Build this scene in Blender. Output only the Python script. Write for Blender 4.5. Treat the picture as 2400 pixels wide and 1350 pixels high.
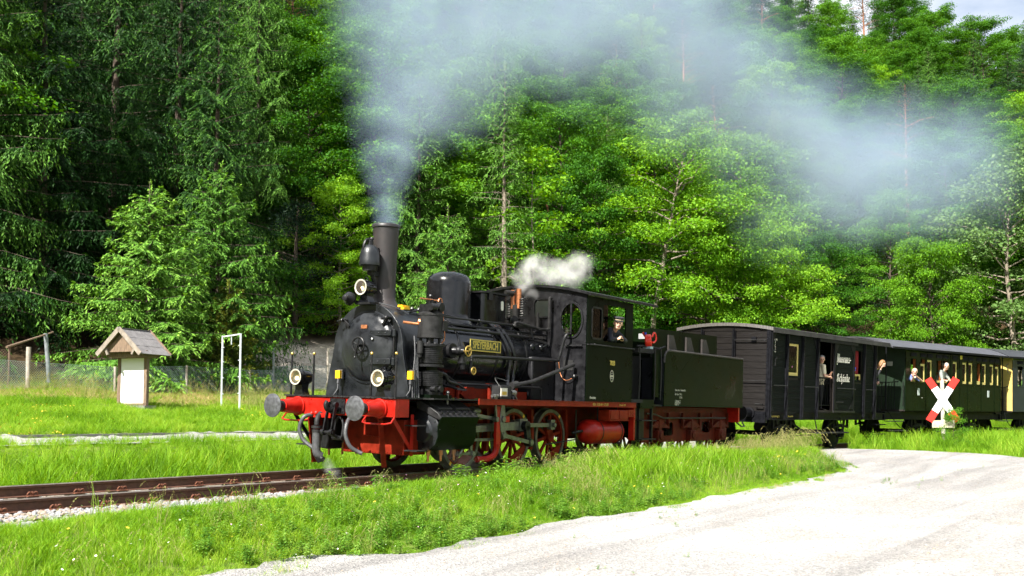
import bpy, bmesh, math, random
import numpy as np
from mathutils import Vector, Matrix, Euler

for o in list(bpy.data.objects):
    bpy.data.objects.remove(o)
scene = bpy.context.scene
COL = scene.collection
R_ = math.radians
PI = math.pi
random.seed(7)

# ------------------------------------------------------------------ camera
CAM = Vector((-12.57, -11.86, 0.8625))
YAW, PITCH, ROLL, FOC, PPY = 0.5962, 0.0692, 0.0008, 2516.0, 805.4
fw = Vector((math.cos(YAW) * math.cos(PITCH), math.sin(YAW) * math.cos(PITCH), math.sin(PITCH)))
rt = Vector((math.sin(YAW), -math.cos(YAW), 0)); up = rt.cross(fw)
rt2 = math.cos(ROLL) * rt + math.sin(ROLL) * up; up2 = -math.sin(ROLL) * rt + math.cos(ROLL) * up
cd = bpy.data.cameras.new('camera')
cam = bpy.data.objects.new('camera', cd); COL.objects.link(cam)
cd.sensor_width = 36; cd.lens = FOC / 2400 * 36
cd.shift_y = (PPY - 675) / 2400
cd.clip_start = 0.1; cd.clip_end = 2000
mw = Matrix.Identity(4)
for i in range(3):
    mw[i][0] = rt2[i]; mw[i][1] = up2[i]; mw[i][2] = -fw[i]; mw[i][3] = CAM[i]
cam.matrix_world = mw
scene.camera = cam

# ------------------------------------------------------------------ sky + sun
SUN_TO = Vector((-1.0, -0.03, 1.02)).normalized()      # towards the sun
SUN_EL = math.asin(SUN_TO.z); SUN_AZ = math.atan2(SUN_TO.x, SUN_TO.y)   # from +Y clockwise
w = bpy.data.worlds.new('World'); scene.world = w; w.use_nodes = True
nt = w.node_tree; nt.nodes.clear()
wo = nt.nodes.new('ShaderNodeOutputWorld'); bg = nt.nodes.new('ShaderNodeBackground')
sky = nt.nodes.new('ShaderNodeTexSky'); sky.sky_type = 'NISHITA'; sky.sun_disc = False
sky.sun_elevation = SUN_EL; sky.sun_rotation = SUN_AZ; sky.air_density = 1.0; sky.dust_density = 1.2; sky.ozone_density = 1.0
bg.inputs['Strength'].default_value = 0.055
tcw = nt.nodes.new('ShaderNodeTexCoord'); mpw = nt.nodes.new('ShaderNodeMapping'); mpw.inputs['Scale'].default_value = (1, 1, 2.6)
nzw = nt.nodes.new('ShaderNodeTexNoise'); nzw.inputs['Scale'].default_value = 2.2; nzw.inputs['Detail'].default_value = 7; nzw.inputs['Roughness'].default_value = 0.55
rpw = nt.nodes.new('ShaderNodeMapRange'); rpw.inputs['From Min'].default_value = 0.30; rpw.inputs['From Max'].default_value = 0.56
mxw = nt.nodes.new('ShaderNodeMix'); mxw.data_type = 'RGBA'
mxw.inputs['B'].default_value = (8.6, 8.9, 9.4, 1)
nt.links.new(tcw.outputs['Generated'], mpw.inputs['Vector']); nt.links.new(mpw.outputs[0], nzw.inputs['Vector'])
nt.links.new(nzw.outputs['Fac'], rpw.inputs['Value']); nt.links.new(rpw.outputs[0], mxw.inputs['Factor'])
nt.links.new(sky.outputs[0], mxw.inputs['A']); nt.links.new(mxw.outputs['Result'], bg.inputs['Color'])
nt.links.new(bg.outputs[0], wo.inputs['Surface'])

sd = bpy.data.lights.new('sun', 'SUN'); sun = bpy.data.objects.new('sun', sd); COL.objects.link(sun)
sd.energy = 5.0; sd.angle = R_(0.55); sd.color = (1.0, 0.955, 0.88)
sun.rotation_euler = (-SUN_TO).to_track_quat('-Z', 'Y').to_euler()

vs = scene.view_settings
vs.view_transform = 'Standard'; vs.look = 'None'; vs.gamma = 1.0; vs.use_curve_mapping = False
vs.exposure = 1.5
scene.cycles.use_denoising = True
scene.cycles.max_bounces = 8; scene.cycles.diffuse_bounces = 2; scene.cycles.glossy_bounces = 3
scene.cycles.transmission_bounces = 4; scene.cycles.transparent_max_bounces = 8; scene.cycles.volume_bounces = 2
scene.cycles.caustics_reflective = False; scene.cycles.caustics_refractive = False
scene.cycles.use_adaptive_sampling = True; scene.cycles.adaptive_threshold = 0.03
scene.cycles.volume_step_rate = 2.0; scene.cycles.volume_max_steps = 200
scene.cycles.sample_clamp_indirect = 6.0

# ------------------------------------------------------------------ materials
MATS = {}
def mat(name, col, rough=0.5, metal=0.0, var=0.0, vscale=6.0, bump=0.0, bscale=30.0, rvar=0.0, col2=None, spec=None, coat=0.0, emit=None, estr=0.0, coords='Object', vdetail=6.0, stretch=None):
    if name in MATS: return MATS[name]
    m = bpy.data.materials.new(name); m.use_nodes = True
    n = m.node_tree.nodes; l = m.node_tree.links
    b = n['Principled BSDF']
    b.inputs['Base Color'].default_value = (*col, 1); b.inputs['Roughness'].default_value = rough; b.inputs['Metallic'].default_value = metal
    if spec is not None: b.inputs['Specular IOR Level'].default_value = spec
    if coat: b.inputs['Coat Weight'].default_value = coat; b.inputs['Coat Roughness'].default_value = 0.08
    if emit: b.inputs['Emission Color'].default_value = (*emit, 1); b.inputs['Emission Strength'].default_value = estr
    if var or bump or rvar:
        tc = n.new('ShaderNodeTexCoord'); src = tc.outputs[coords]
        if stretch:
            mp = n.new('ShaderNodeMapping'); mp.inputs['Scale'].default_value = stretch
            l.new(src, mp.inputs['Vector']); src = mp.outputs[0]
    if var or rvar:
        nz = n.new('ShaderNodeTexNoise'); nz.inputs['Scale'].default_value = vscale; nz.inputs['Detail'].default_value = vdetail; nz.inputs['Roughness'].default_value = 0.62
        l.new(src, nz.inputs['Vector'])
    if var:
        rp = n.new('ShaderNodeValToRGB'); e = rp.color_ramp.elements
        c2 = col2 or tuple(min(1, c * (1 + var)) for c in col)
        c1 = tuple(c * (1 - var) for c in col) if not col2 else col
        e[0].position = 0.33; e[0].color = (*c1, 1); e[1].position = 0.68; e[1].color = (*c2, 1)
        l.new(nz.outputs['Fac'], rp.inputs['Fac']); l.new(rp.outputs[0], b.inputs['Base Color'])
    if rvar:
        mr = n.new('ShaderNodeMapRange'); mr.inputs['From Min'].default_value = 0.3; mr.inputs['From Max'].default_value = 0.7
        mr.inputs['To Min'].default_value = max(0.03, rough - rvar); mr.inputs['To Max'].default_value = min(1, rough + rvar)
        l.new(nz.outputs['Fac'], mr.inputs['Value']); l.new(mr.outputs[0], b.inputs['Roughness'])
    if bump:
        nb = n.new('ShaderNodeTexNoise'); nb.inputs['Scale'].default_value = bscale; nb.inputs['Detail'].default_value = 4
        bp = n.new('ShaderNodeBump'); bp.inputs['Strength'].default_value = bump; bp.inputs['Distance'].default_value = 0.02
        l.new(src, nb.inputs['Vector']); l.new(nb.outputs['Fac'], bp.inputs['Height']); l.new(bp.outputs[0], b.inputs['Normal'])
    MATS[name] = m
    return m

def leaf_mat(name, cols, trans=0.35, rough=0.55, patch=0.0):
    """two or three leaf colours, mixed per leaf (attribute 'tint') and per plant"""
    m = bpy.data.materials.new(name); m.use_nodes = True
    n = m.node_tree.nodes; l = m.node_tree.links; n.clear()
    out = n.new('ShaderNodeOutputMaterial')
    at = n.new('ShaderNodeAttribute'); at.attribute_name = 'tint'
    oi = n.new('ShaderNodeObjectInfo')
    ad = n.new('ShaderNodeMath'); ad.operation = 'MULTIPLY_ADD'; ad.inputs[1].default_value = 0.70; ad.inputs[2].default_value = -0.37
    l.new(oi.outputs['Random'], ad.inputs[0])
    sm = n.new('ShaderNodeMath'); sm.operation = 'ADD'; l.new(at.outputs['Fac'], sm.inputs[0]); l.new(ad.outputs[0], sm.inputs[1])
    if patch:
        pn = n.new('ShaderNodeTexNoise'); pn.inputs['Scale'].default_value = .55; pn.inputs['Detail'].default_value = 4; l.new(oi.outputs['Location'], pn.inputs['Vector'])
        pm = n.new('ShaderNodeMapRange'); pm.inputs['From Min'].default_value = .3; pm.inputs['From Max'].default_value = .7; pm.inputs['To Min'].default_value = -patch; pm.inputs['To Max'].default_value = patch; l.new(pn.outputs['Fac'], pm.inputs['Value'])
        sm2 = n.new('ShaderNodeMath'); sm2.operation = 'ADD'; l.new(sm.outputs[0], sm2.inputs[0]); l.new(pm.outputs[0], sm2.inputs[1]); sm = sm2
    rp = n.new('ShaderNodeValToRGB'); e = rp.color_ramp.elements
    e[0].color = (*cols[0], 1); e[1].color = (*cols[-1], 1)
    if len(cols) == 3:
        x = e.new(0.5); x.color = (*cols[1], 1)
    l.new(sm.outputs[0], rp.inputs['Fac'])
    b = n.new('ShaderNodeBsdfPrincipled'); b.inputs['Roughness'].default_value = rough; b.inputs['Specular IOR Level'].default_value = 0.12
    l.new(rp.outputs[0], b.inputs['Base Color'])
    t = n.new('ShaderNodeBsdfTranslucent')
    hs = n.new('ShaderNodeHueSaturation'); hs.inputs['Hue'].default_value = 0.485; hs.inputs['Saturation'].default_value = 1.1; hs.inputs['Value'].default_value = 1.25
    l.new(rp.outputs[0], hs.inputs['Color']); l.new(hs.outputs[0], t.inputs['Color'])
    mx = n.new('ShaderNodeMixShader'); mx.inputs[0].default_value = trans
    l.new(b.outputs[0], mx.inputs[1]); l.new(t.outputs[0], mx.inputs[2]); l.new(mx.outputs[0], out.inputs['Surface'])
    MATS[name] = m
    return m

# ------------------------------------------------------------------ object helpers
def tag(o, label=None, cat=None, group=None, kind=None):
    if label: o['label'] = label
    if cat: o['category'] = cat
    if group: o['group'] = group
    if kind: o['kind'] = kind
    return o
def empty(name, loc=(0, 0, 0), rot=(0, 0, 0), parent=None):
    o = bpy.data.objects.new(name, None); COL.objects.link(o)
    o.empty_display_size = 0.2
    o.location = loc; o.rotation_euler = rot; o.parent = parent
    return o
def addobj(name, me, parent=None):
    o = bpy.data.objects.new(name, me); COL.objects.link(o); o.parent = parent
    return o

class MB:
    """collects solids and links them as ONE mesh object"""
    def __init__(s):
        s.v = []; s.f = []; s.m = []; s.sm = []; s.cur = 0; s.smooth = True
    def _add(s, vs_, fs_):
        b = len(s.v); s.v.extend([tuple(p) for p in vs_])
        for f in fs_:
            s.f.append(tuple(b + i for i in f)); s.m.append(s.cur)
        return s
    def mi(s, i): s.cur = i; return s
    def box(s, x0, x1, y0, y1, z0, z1):
        if x0 > x1: x0, x1 = x1, x0
        if y0 > y1: y0, y1 = y1, y0
        if z0 > z1: z0, z1 = z1, z0
        v = [(x0, y0, z0), (x1, y0, z0), (x1, y1, z0), (x0, y1, z0), (x0, y0, z1), (x1, y0, z1), (x1, y1, z1), (x0, y1, z1)]
        return s._add(v, [(0, 3, 2, 1), (4, 5, 6, 7), (0, 1, 5, 4), (1, 2, 6, 5), (2, 3, 7, 6), (3, 0, 4, 7)])
    def obox(s, c, ax, ay, az):
        """oriented box: centre and three half-axis vectors"""
        c = Vector(c); ax, ay, az = Vector(ax), Vector(ay), Vector(az)
        v = [c + i * ax + j * ay + k * az for k in (-1, 1) for (i, j) in ((-1, -1), (1, -1), (1, 1), (-1, 1))]
        return s._add(v, [(0, 3, 2, 1), (4, 5, 6, 7), (0, 1, 5, 4), (1, 2, 6, 5), (2, 3, 7, 6), (3, 0, 4, 7)])
    def bar(s, p0, p1, w, h, upv=(0, 0, 1)):
        """flat bar from p0 to p1, w across, h along up"""
        p0, p1 = Vector(p0), Vector(p1); d = p1 - p0; L = d.length; d.normalize()
        u = Vector(upv); sd_ = d.cross(u)
        if sd_.length < 1e-4: sd_ = d.cross(Vector((0, 1, 0)))
        sd_.normalize(); u = sd_.cross(d)
        return s.obox((p0 + p1) / 2, d * L / 2, sd_ * w / 2, u * h / 2)
    def cyl(s, p0, p1, r0, r1=None, n=20, caps=True):
        p0, p1 = Vector(p0), Vector(p1); r1 = r0 if r1 is None else r1
        d = (p1 - p0).normalized(); a = d.orthogonal().normalized(); b = d.cross(a)
        v = []
        for p, r in ((p0, r0), (p1, r1)):
            for i in range(n):
                t = 2 * PI * i / n; v.append(p + r * (math.cos(t) * a + math.sin(t) * b))
        f = [(i, (i + 1) % n, n + (i + 1) % n, n + i) for i in range(n)]
        if caps: f += [tuple(range(n - 1, -1, -1)), tuple(range(n, 2 * n))]
        return s._add(v, f)
    def lathe(s, prof, o=(0, 0, 0), axis=(0, 0, 1), n=28, cap0=True, cap1=True, half=False):
        """profile of (distance along axis, radius)"""
        o = Vector(o); d = Vector(axis).normalized(); a = d.orthogonal().normalized(); b = d.cross(a)
        v = []
        for (t, r) in prof:
            for i in range(n):
                q = 2 * PI * i / n; v.append(o + d * t + r * (math.cos(q) * a + math.sin(q) * b))
        f = []
        for k in range(len(prof) - 1):
            for i in range(n):
                f.append((k * n + i, k * n + (i + 1) % n, (k + 1) * n + (i + 1) % n, (k + 1) * n + i))
        if cap0: f.append(tuple(range(n - 1, -1, -1)))
        if cap1: f.append(tuple(range((len(prof) - 1) * n, len(prof) * n)))
        return s._add(v, f)
    def tube(s, pts, r, n=8, caps=True, smooth_n=0):
        pts = [Vector(p) for p in pts]
        if smooth_n:
            q = []
            for i in range(len(pts) - 1):
                p0 = pts[max(i - 1, 0)]; p1 = pts[i]; p2 = pts[i + 1]; p3 = pts[min(i + 2, len(pts) - 1)]
                for k in range(smooth_n):
                    t = k / smooth_n
                    q.append(0.5 * ((2 * p1) + (-p0 + p2) * t + (2 * p0 - 5 * p1 + 4 * p2 - p3) * t * t + (-p0 + 3 * p1 - 3 * p2 + p3) * t ** 3))
            q.append(pts[-1]); pts = q
        rs = r if isinstance(r, (list, tuple)) else None
        v = []; a = None
        for i, p in enumerate(pts):
            d = (pts[min(i + 1, len(pts) - 1)] - pts[max(i - 1, 0)]).normalized()
            a = d.orthogonal().normalized() if a is None else (a - d * a.dot(d)).normalized()
            b = d.cross(a)
            rr = (rs[0] + (rs[-1] - rs[0]) * i / max(1, len(pts) - 1)) if rs else r
            for k in range(n):
                t = 2 * PI * k / n; v.append(p + rr * (math.cos(t) * a + math.sin(t) * b))
        f = []
        for i in range(len(pts) - 1):
            for k in range(n):
                f.append((i * n + k, i * n + (k + 1) % n, (i + 1) * n + (k + 1) % n, (i + 1) * n + k))
        if caps: f += [tuple(range(n - 1, -1, -1)), tuple(range((len(pts) - 1) * n, len(pts) * n))]
        return s._add(v, f)
    def prism(s, poly, ax, t0, t1):
        """polygon of two coords extruded along axis ax ('x': (y,z), 'y': (x,z), 'z': (x,y))"""
        def P(a, b, t): return {'x': (t, a, b), 'y': (a, t, b), 'z': (a, b, t)}[ax]
        n = len(poly); v = [P(a, b, t0) for a, b in poly] + [P(a, b, t1) for a, b in poly]
        f = [tuple(range(n - 1, -1, -1)), tuple(range(n, 2 * n))] + [(i, (i + 1) % n, n + (i + 1) % n, n + i) for i in range(n)]
        return s._add(v, f)
    def ring(s, outer, inner, ax, t0, t1):
        """plate with a hole: two polygons of the same point count"""
        def P(a, b, t): return {'x': (t, a, b), 'y': (a, t, b), 'z': (a, b, t)}[ax]
        n = len(outer); v = [P(*p, t0) for p in outer] + [P(*p, t0) for p in inner] + [P(*p, t1) for p in outer] + [P(*p, t1) for p in inner]
        f = []
        for i in range(n):
            j = (i + 1) % n
            f += [(i, j, n + j, n + i), (2 * n + i, 3 * n + i, 3 * n + j, 2 * n + j), (i, 2 * n + i, 2 * n + j, j), (n + i, n + j, 3 * n + j, 3 * n + i)]
        return s._add(v, f)
    def ball(s, c, r, n=12, sc=(1, 1, 1)):
        c = Vector(c); v = [c + Vector((0, 0, r * sc[2]))]; m = n // 2
        for i in range(1, m):
            t = PI * i / m
            for k in range(n):
                q = 2 * PI * k / n
                v.append(c + Vector((r * sc[0] * math.sin(t) * math.cos(q), r * sc[1] * math.sin(t) * math.sin(q), r * sc[2] * math.cos(t))))
        v.append(c - Vector((0, 0, r * sc[2]))); L = len(v) - 1
        f = [(0, 1 + k, 1 + (k + 1) % n) for k in range(n)]
        for i in range(m - 2):
            for k in range(n):
                a = 1 + i * n + k; b = 1 + i * n + (k + 1) % n
                f.append((a, a + n, b + n, b))
        a = 1 + (m - 2) * n
        f += [(a + k, L, a + (k + 1) % n) for k in range(n)]
        return s._add(v, f)
    def rivets(s, pts, r=0.012, nrm=(0, -1, 0)):
        """small domed rivet heads"""
        d = Vector(nrm).normalized()
        for p in pts:
            p = Vector(p); a = d.orthogonal().normalized(); b = d.cross(a); n = 6
            v = [p + r * (math.cos(2 * PI * i / n) * a + math.sin(2 * PI * i / n) * b) for i in range(n)] + [p + d * r * 0.75 + 0.6 * r * (math.cos(2 * PI * i / n) * a + math.sin(2 * PI * i / n) * b) for i in range(n)]
            s._add(v, [(i, (i + 1) % n, n + (i + 1) % n, n + i) for i in range(n)] + [tuple(range(n, 2 * n))])
        return s
    def mesh(s, name, mats, ang=35):
        me = bpy.data.meshes.new(name); me.from_pydata(s.v, [], s.f); 
        for m in (mats if isinstance(mats, (list, tuple)) else [mats]): me.materials.append(m)
        if len(me.materials) > 1: me.polygons.foreach_set('material_index', s.m)
        bm = bmesh.new(); bm.from_mesh(me); bmesh.ops.recalc_face_normals(bm, faces=bm.faces); bm.to_mesh(me); bm.free()
        if ang: me.shade_smooth(); me.set_sharp_from_angle(angle=R_(ang))
        return me
    def build(s, name, mats, parent=None, ang=35, bev=0.0):
        o = addobj(name, s.mesh(name, mats, ang), parent)
        if bev:
            md = o.modifiers.new('bevel', 'BEVEL'); md.width = bev; md.segments = 2; md.limit_method = 'ANGLE'; md.angle_limit = R_(40)
        return o

def np_mesh(name, V, F, mats, attr=None, smooth=False):
    """numpy mesh: V (n,3), F (m,k) all faces the same size"""
    me = bpy.data.meshes.new(name); V = np.asarray(V, np.float32); F = np.asarray(F, np.int32)
    me.vertices.add(len(V)); me.vertices.foreach_set('co', V.ravel())
    k = F.shape[1]; me.loops.add(F.size); me.loops.foreach_set('vertex_index', F.ravel())
    me.polygons.add(len(F)); me.polygons.foreach_set('loop_start', np.arange(0, F.size, k, dtype=np.int32))
    try: me.polygons.foreach_set('loop_total', np.full(len(F), k, np.int32))
    except Exception: pass
    for m in (mats if isinstance(mats, (list, tuple)) else [mats]): me.materials.append(m)
    if attr is not None:
        a = me.attributes.new('tint', 'FLOAT', 'FACE'); a.data.foreach_set('value', np.asarray(attr, np.float32))
    me.update(calc_edges=True); me.validate()
    if smooth: me.shade_smooth()
    return me

def text_mesh(name, txt, size, M, mat_, parent, extr=0.004, sx=1.0, align='CENTER', bold=0.0):
    """flat lettering as real geometry; M places it"""
    c = bpy.data.curves.new(name, 'FONT'); c.body = txt; c.size = size; c.extrude = extr; c.align_x = align; c.align_y = 'CENTER'
    c.resolution_u = 2; c.offset = bold
    t = bpy.data.objects.new(name, c); COL.objects.link(t)
    bpy.context.view_layer.update()
    dg = bpy.context.evaluated_depsgraph_get()
    me = bpy.data.meshes.new_from_object(t.evaluated_get(dg)); 
    bpy.data.objects.remove(t); bpy.data.curves.remove(c)
    me.transform(M @ Matrix.Diagonal((sx, 1, 1, 1))); me.materials.clear(); me.materials.append(mat_)
    return addobj(name, me, parent)

def side_matrix(x, y, z):
    """text lying on a near side (-Y) face: reads along +X, up +Z"""
    return Matrix.Translation((x, y, z)) @ Matrix.Rotation(PI / 2, 4, 'X')

# ------------------------------------------------------------------ track path: straight, then a curve towards -Y
CANT = 0.0315
S0, RAD, LR = 5.858, 71.8, 8.0
_ss = np.arange(-60, 130, 0.1)
_k = np.clip((_ss - S0) / LR, 0, 1) / RAD
_th = np.cumsum(_k) * 0.1
_px = np.cumsum(np.cos(_th)) * 0.1; _py = -np.cumsum(np.sin(_th)) * 0.1
_i0 = int(np.argmin(np.abs(_ss))); _px -= _px[_i0]; _py -= _py[_i0]
def path(s):
    return (float(np.interp(s, _ss, _px)), float(np.interp(s, _ss, _py))), float(np.interp(s, _ss, _th))
def veh_frame(a, b):
    A = Vector(path(a + 1.5)[0]); B = Vector(path(b - 1.5)[0]); t = (B - A).normalized(); O = A - 1.5 * t
    return (O.x, O.y, 0.0), (CANT, 0, math.atan2(t.y, t.x))
def track_sd(x, y):
    """signed distance from the track centre line (positive on the far side) and arc position"""
    x = np.atleast_1d(np.asarray(x, float)); y = np.atleast_1d(np.asarray(y, float))
    sx, sy, st, sc = _px[::8], _py[::8], _th[::8], _ss[::8]
    D = np.empty_like(x); S = np.empty_like(x)
    for i in range(0, len(x), 4000):
        dx = x[i:i + 4000, None] - sx[None]; dy = y[i:i + 4000, None] - sy[None]
        j = np.argmin(dx * dx + dy * dy, axis=1); r = np.arange(len(j))
        D[i:i + 4000] = dx[r, j] * np.sin(st[j]) + dy[r, j] * np.cos(st[j])
        al = dx[r, j] * np.cos(st[j]) - dy[r, j] * np.sin(st[j])
        S[i:i + 4000] = sc[j] + al
        far = np.abs(al) > 3
        D[i:i + 4000][far] = (np.sign(D[i:i + 4000]) * np.sqrt(dx[r, j] ** 2 + dy[r, j] ** 2))[far]
    return D, S
def sstep(a, b, x):
    t = np.clip((x - a) / (b - a), 0, 1); return t * t * (3 - 2 * t)
_fd = [0, 1.7, 2.5, 5.1, 8.3, 8.45, 14.8, 21.8, 24.5, 31.0]
_fz = [-.20, -.22, -.30, .36, .42, .52, 1.16, 1.75, 2.3, 5.0]
def vnoise(x, y, f, seed=0):
    """cheap smooth value noise"""
    def h(i, j):
        q = np.sin(i * 127.1 + j * 311.7 + seed * 74.7) * 43758.5453; return q - np.floor(q)
    x = x * f; y = y * f; i = np.floor(x); j = np.floor(y); u = x - i; v = y - j; u = u * u * (3 - 2 * u); v = v * v * (3 - 2 * v)
    return (h(i, j) * (1 - u) + h(i + 1, j) * u) * (1 - v) + (h(i, j + 1) * (1 - u) + h(i + 1, j + 1) * u) * v
def road_plane(x, y):
    t = np.clip(((x - CAM.x) * 0.954 + (y - CAM.y) * 0.302) / 31.0, -0.4, 1.1)
    return -0.75 + 0.66 * t
def terrain(x, y):
    x = np.atleast_1d(np.asarray(x, float)); y = np.atleast_1d(np.asarray(y, float))
    D, S = track_sd(x, y)
    zf = np.interp(D, _fd, _fz)
    ridge = 175 - 92 * sstep(66, 85, S)
    hill = np.clip(D - 31.0, 0, None); slope = 0.62
    lim = ridge - 31
    zf = zf + np.where(hill < lim, hill * slope, lim * slope + (hill - lim) * 0.05)
    zf = zf + sstep(26, 60, D) * (vnoise(x, y, 0.05) - .5) * 7 + sstep(9, 16, D) * (vnoise(x, y, 0.6, 3) - .5) * .22
    # near side: bank down to the gravel; at the crossing the gravel runs up to the rails
    rp = road_plane(x, y)
    bank = -0.22 + (rp + 0.22) * sstep(2.0, 5.0, -D) + 0.16 * sstep(2.0, 3.0, -D) * (1 - sstep(3.2, 5.2, -D))
    cross = sstep(12.5, 15.5, S) * (1 - sstep(19.5, 22.5, S))
    zn = bank * (1 - cross) + (-0.06 + (rp + 0.06) * sstep(1.7, 4.5, -D)) * cross
    far_cross = cross * (1 - sstep(6.5, 9, D))
    zf = zf * (1 - far_cross) + (-0.06 + .46 * sstep(1.5, 7.5, D)) * far_cross
    z = np.where(D < 0, zn, zf)
    z = np.where(np.abs(D) < 1.6, -0.2 * (1 - cross) - 0.05 * cross, z)
    return z
def gz(x, y): return float(terrain(x, y)[0])
def in_view(P, mx=0.12, my=0.2):
    """mask of points inside the camera's field (with a generous margin)"""
    d = np.asarray(P, float) - np.array(CAM); Z = d @ np.array(fw); X = d @ np.array(rt2); Y = d @ np.array(up2)
    Zs = np.where(Z > 0.3, Z, 1e9)
    u = FOC * X / Zs / 2400; v = (PPY - FOC * Y / Zs - 675) / 1350
    return (Z > 0.3) & (np.abs(u) < .5 + mx) & (np.abs(v) < .5 + my), Z
# ================================================================== SETTING
def seg(a, b, st): return list(np.arange(a, b, st))
gx = [-1500, -700, -300, -160] + seg(-90, -22, 4) + seg(-22, 46, .5) + seg(46, 80, 1.5) + seg(80, 280, 5) + [290, 400, 700, 1500]
gy = [-1500, -700, -300, -160] + seg(-90, -18, 4) + seg(-18, 34, .5) + seg(34, 60, 1.5) + seg(60, 270, 5) + [280, 400, 700, 1500]
GX, GY = np.meshgrid(np.array(gx, float), np.array(gy, float), indexing='ij')
gzv = terrain(GX.ravel(), GY.ravel())
GPOLY = [(-9.2, -4.3), (-7.6, -4.45), (-6.13, -4.53), (-5.84, -4.54), (-5.29, -4.52), (-4.89, -4.62), (-4.5, -4.78), (-4.04, -4.86), (-3.37, -4.89), (-2.66, -4.91), (-2.0, -4.89), (-1.44, -4.83), (-.67, -4.84), (.42, -5.02), (2.01, -5.08), (3.09, -5.08), (5.06, -5.05), (6.74, -5.04), (8.85, -4.96), (10.3, -4.89), (11.1, -4.42), (11.86, -3.9), (13.6, -2.9), (14.4, -1.2), (14.3, 1.5), (13.6, 5.3), (-14, 5.25), (-14, 8.3), (14, 8.35), (20.5, 7.9), (20.2, 3.2), (19.6, 0.6), (19.1, -1.7), (19.08, -3.4), (18.59, -4.69), (17.72, -6.17), (16.82, -7.33), (13.5, -10.5), (9, -15), (4, -22), (-22, -34), (-34, -16), (-20, -6)]
GP = np.array(GPOLY)
def in_poly(x, y, P=GP):
    x = np.asarray(x); y = np.asarray(y); c = np.zeros(x.shape, bool); j = len(P) - 1
    for i in range(len(P)):
        xi, yi = P[i]; xj, yj = P[j]
        hit = ((yi > y) != (yj > y)) & (x < (xj - xi) * (y - yi) / (yj - yi + 1e-12) + xi)
        c ^= hit; j = i
    return c
gin = in_poly(GX.ravel(), GY.ravel()); gin2 = gin.copy()
for ddx, ddy in ((.3, 0), (-.3, 0), (0, .3), (0, -.3)): gin2 &= in_poly(GX.ravel() + ddx, GY.ravel() + ddy)
gzv = gzv - .12 * gin2
Vg = np.stack([GX.ravel(), GY.ravel(), gzv], 1)
nx_, ny_ = len(gx), len(gy)
ii, jj = np.meshgrid(np.arange(nx_ - 1), np.arange(ny_ - 1), indexing='ij')
a = (ii * ny_ + jj).ravel(); Fg = np.stack([a, a + ny_, a + ny_ + 1, a + 1], 1)

gm = bpy.data.materials.new('ground_soil'); gm.use_nodes = True
n = gm.node_tree.nodes; l = gm.node_tree.links; b = n['Principled BSDF']; b.inputs['Roughness'].default_value = 0.95; b.inputs['Specular IOR Level'].default_value = 0.1
def gattr(nm):
    q = n.new('ShaderNodeAttribute'); q.attribute_name = nm; return q.outputs['Fac']
def gmix(f, A, B):
    q = n.new('ShaderNodeMix'); q.data_type = 'RGBA'
    l.new(f, q.inputs['Factor'])
    for k, s_ in (('A', A), ('B', B)):
        if isinstance(s_, tuple): q.inputs[k].default_value = (*s_, 1)
        else: l.new(s_, q.inputs[k])
    return q.outputs['Result']
def gnoise(sc, lo, hi, det=6):
    t = n.new('ShaderNodeTexCoord'); q = n.new('ShaderNodeTexNoise'); q.inputs['Scale'].default_value = sc; q.inputs['Detail'].default_value = det
    l.new(t.outputs['Object'], q.inputs['Vector']); r = n.new('ShaderNodeMapRange'); r.inputs['From Min'].default_value = lo; r.inputs['From Max'].default_value = hi
    l.new(q.outputs['Fac'], r.inputs['Value']); return r.outputs[0]
c_gr = gmix(gnoise(1.6, .35, .65), (.07, .12, .016), (.12, .17, .028))
c_gr = gmix(gnoise(22, .5, .75), c_gr, (.10, .085, .04))
c_fo = gmix(gnoise(.9, .35, .65), (.022, .016, .009), (.055, .036, .018))
c_sa = gmix(gnoise(2.2, .35, .65), (.34, .30, .25), (.50, .45, .38))
c_sa = gmix(gnoise(14, .5, .72), c_sa, (.085, .075, .05))
c_sr = gmix(gnoise(3, .3, .7), (.22, .17, .075), (.14, .15, .04))
cc = gmix(gattr('forest'), c_gr, c_fo); cc = gmix(gattr('straw'), cc, c_sr); cc = gmix(gattr('sand'), cc, c_sa)
l.new(cc, b.inputs['Base Color'])
nb = n.new('ShaderNodeTexNoise'); nb.inputs['Scale'].default_value = 9; nb.inputs['Detail'].default_value = 8
tcb = n.new('ShaderNodeTexCoord'); l.new(tcb.outputs['Object'], nb.inputs['Vector'])
bp = n.new('ShaderNodeBump'); bp.inputs['Strength'].default_value = .5; bp.inputs['Distance'].default_value = .06; l.new(nb.outputs['Fac'], bp.inputs['Height']); l.new(bp.outputs[0], b.inputs['Normal'])
gme = np_mesh('ground', Vg, Fg, gm, smooth=True)
Dg, Sg = track_sd(GX.ravel(), GY.ravel())
forest = sstep(23.0, 25.5, Dg + (vnoise(GX.ravel(), GY.ravel(), .3, 5) - .5) * 3)
sand = sstep(21.5, 23.0, Dg) * (1 - sstep(29.5, 31.5, Dg)) * sstep(16, 18, Sg) * (1 - sstep(29, 31, Sg))
straw = sstep(13.5, 17.5, Dg + (vnoise(GX.ravel(), GY.ravel(), .5, 9) - .5) * 3) * (1 - sstep(21, 23.5, Dg)) * (1 - sstep(12, 16, Sg))
for nm, arr in (('forest', forest), ('sand', sand), ('straw', straw)):
    q = gme.attributes.new(nm, 'FLOAT', 'POINT'); q.data.foreach_set('value', arr.astype(np.float32))
ground = addobj('ground', gme); tag(ground, 'grassy meadow and forest floor rising to the wooded hill', kind='structure')

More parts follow.
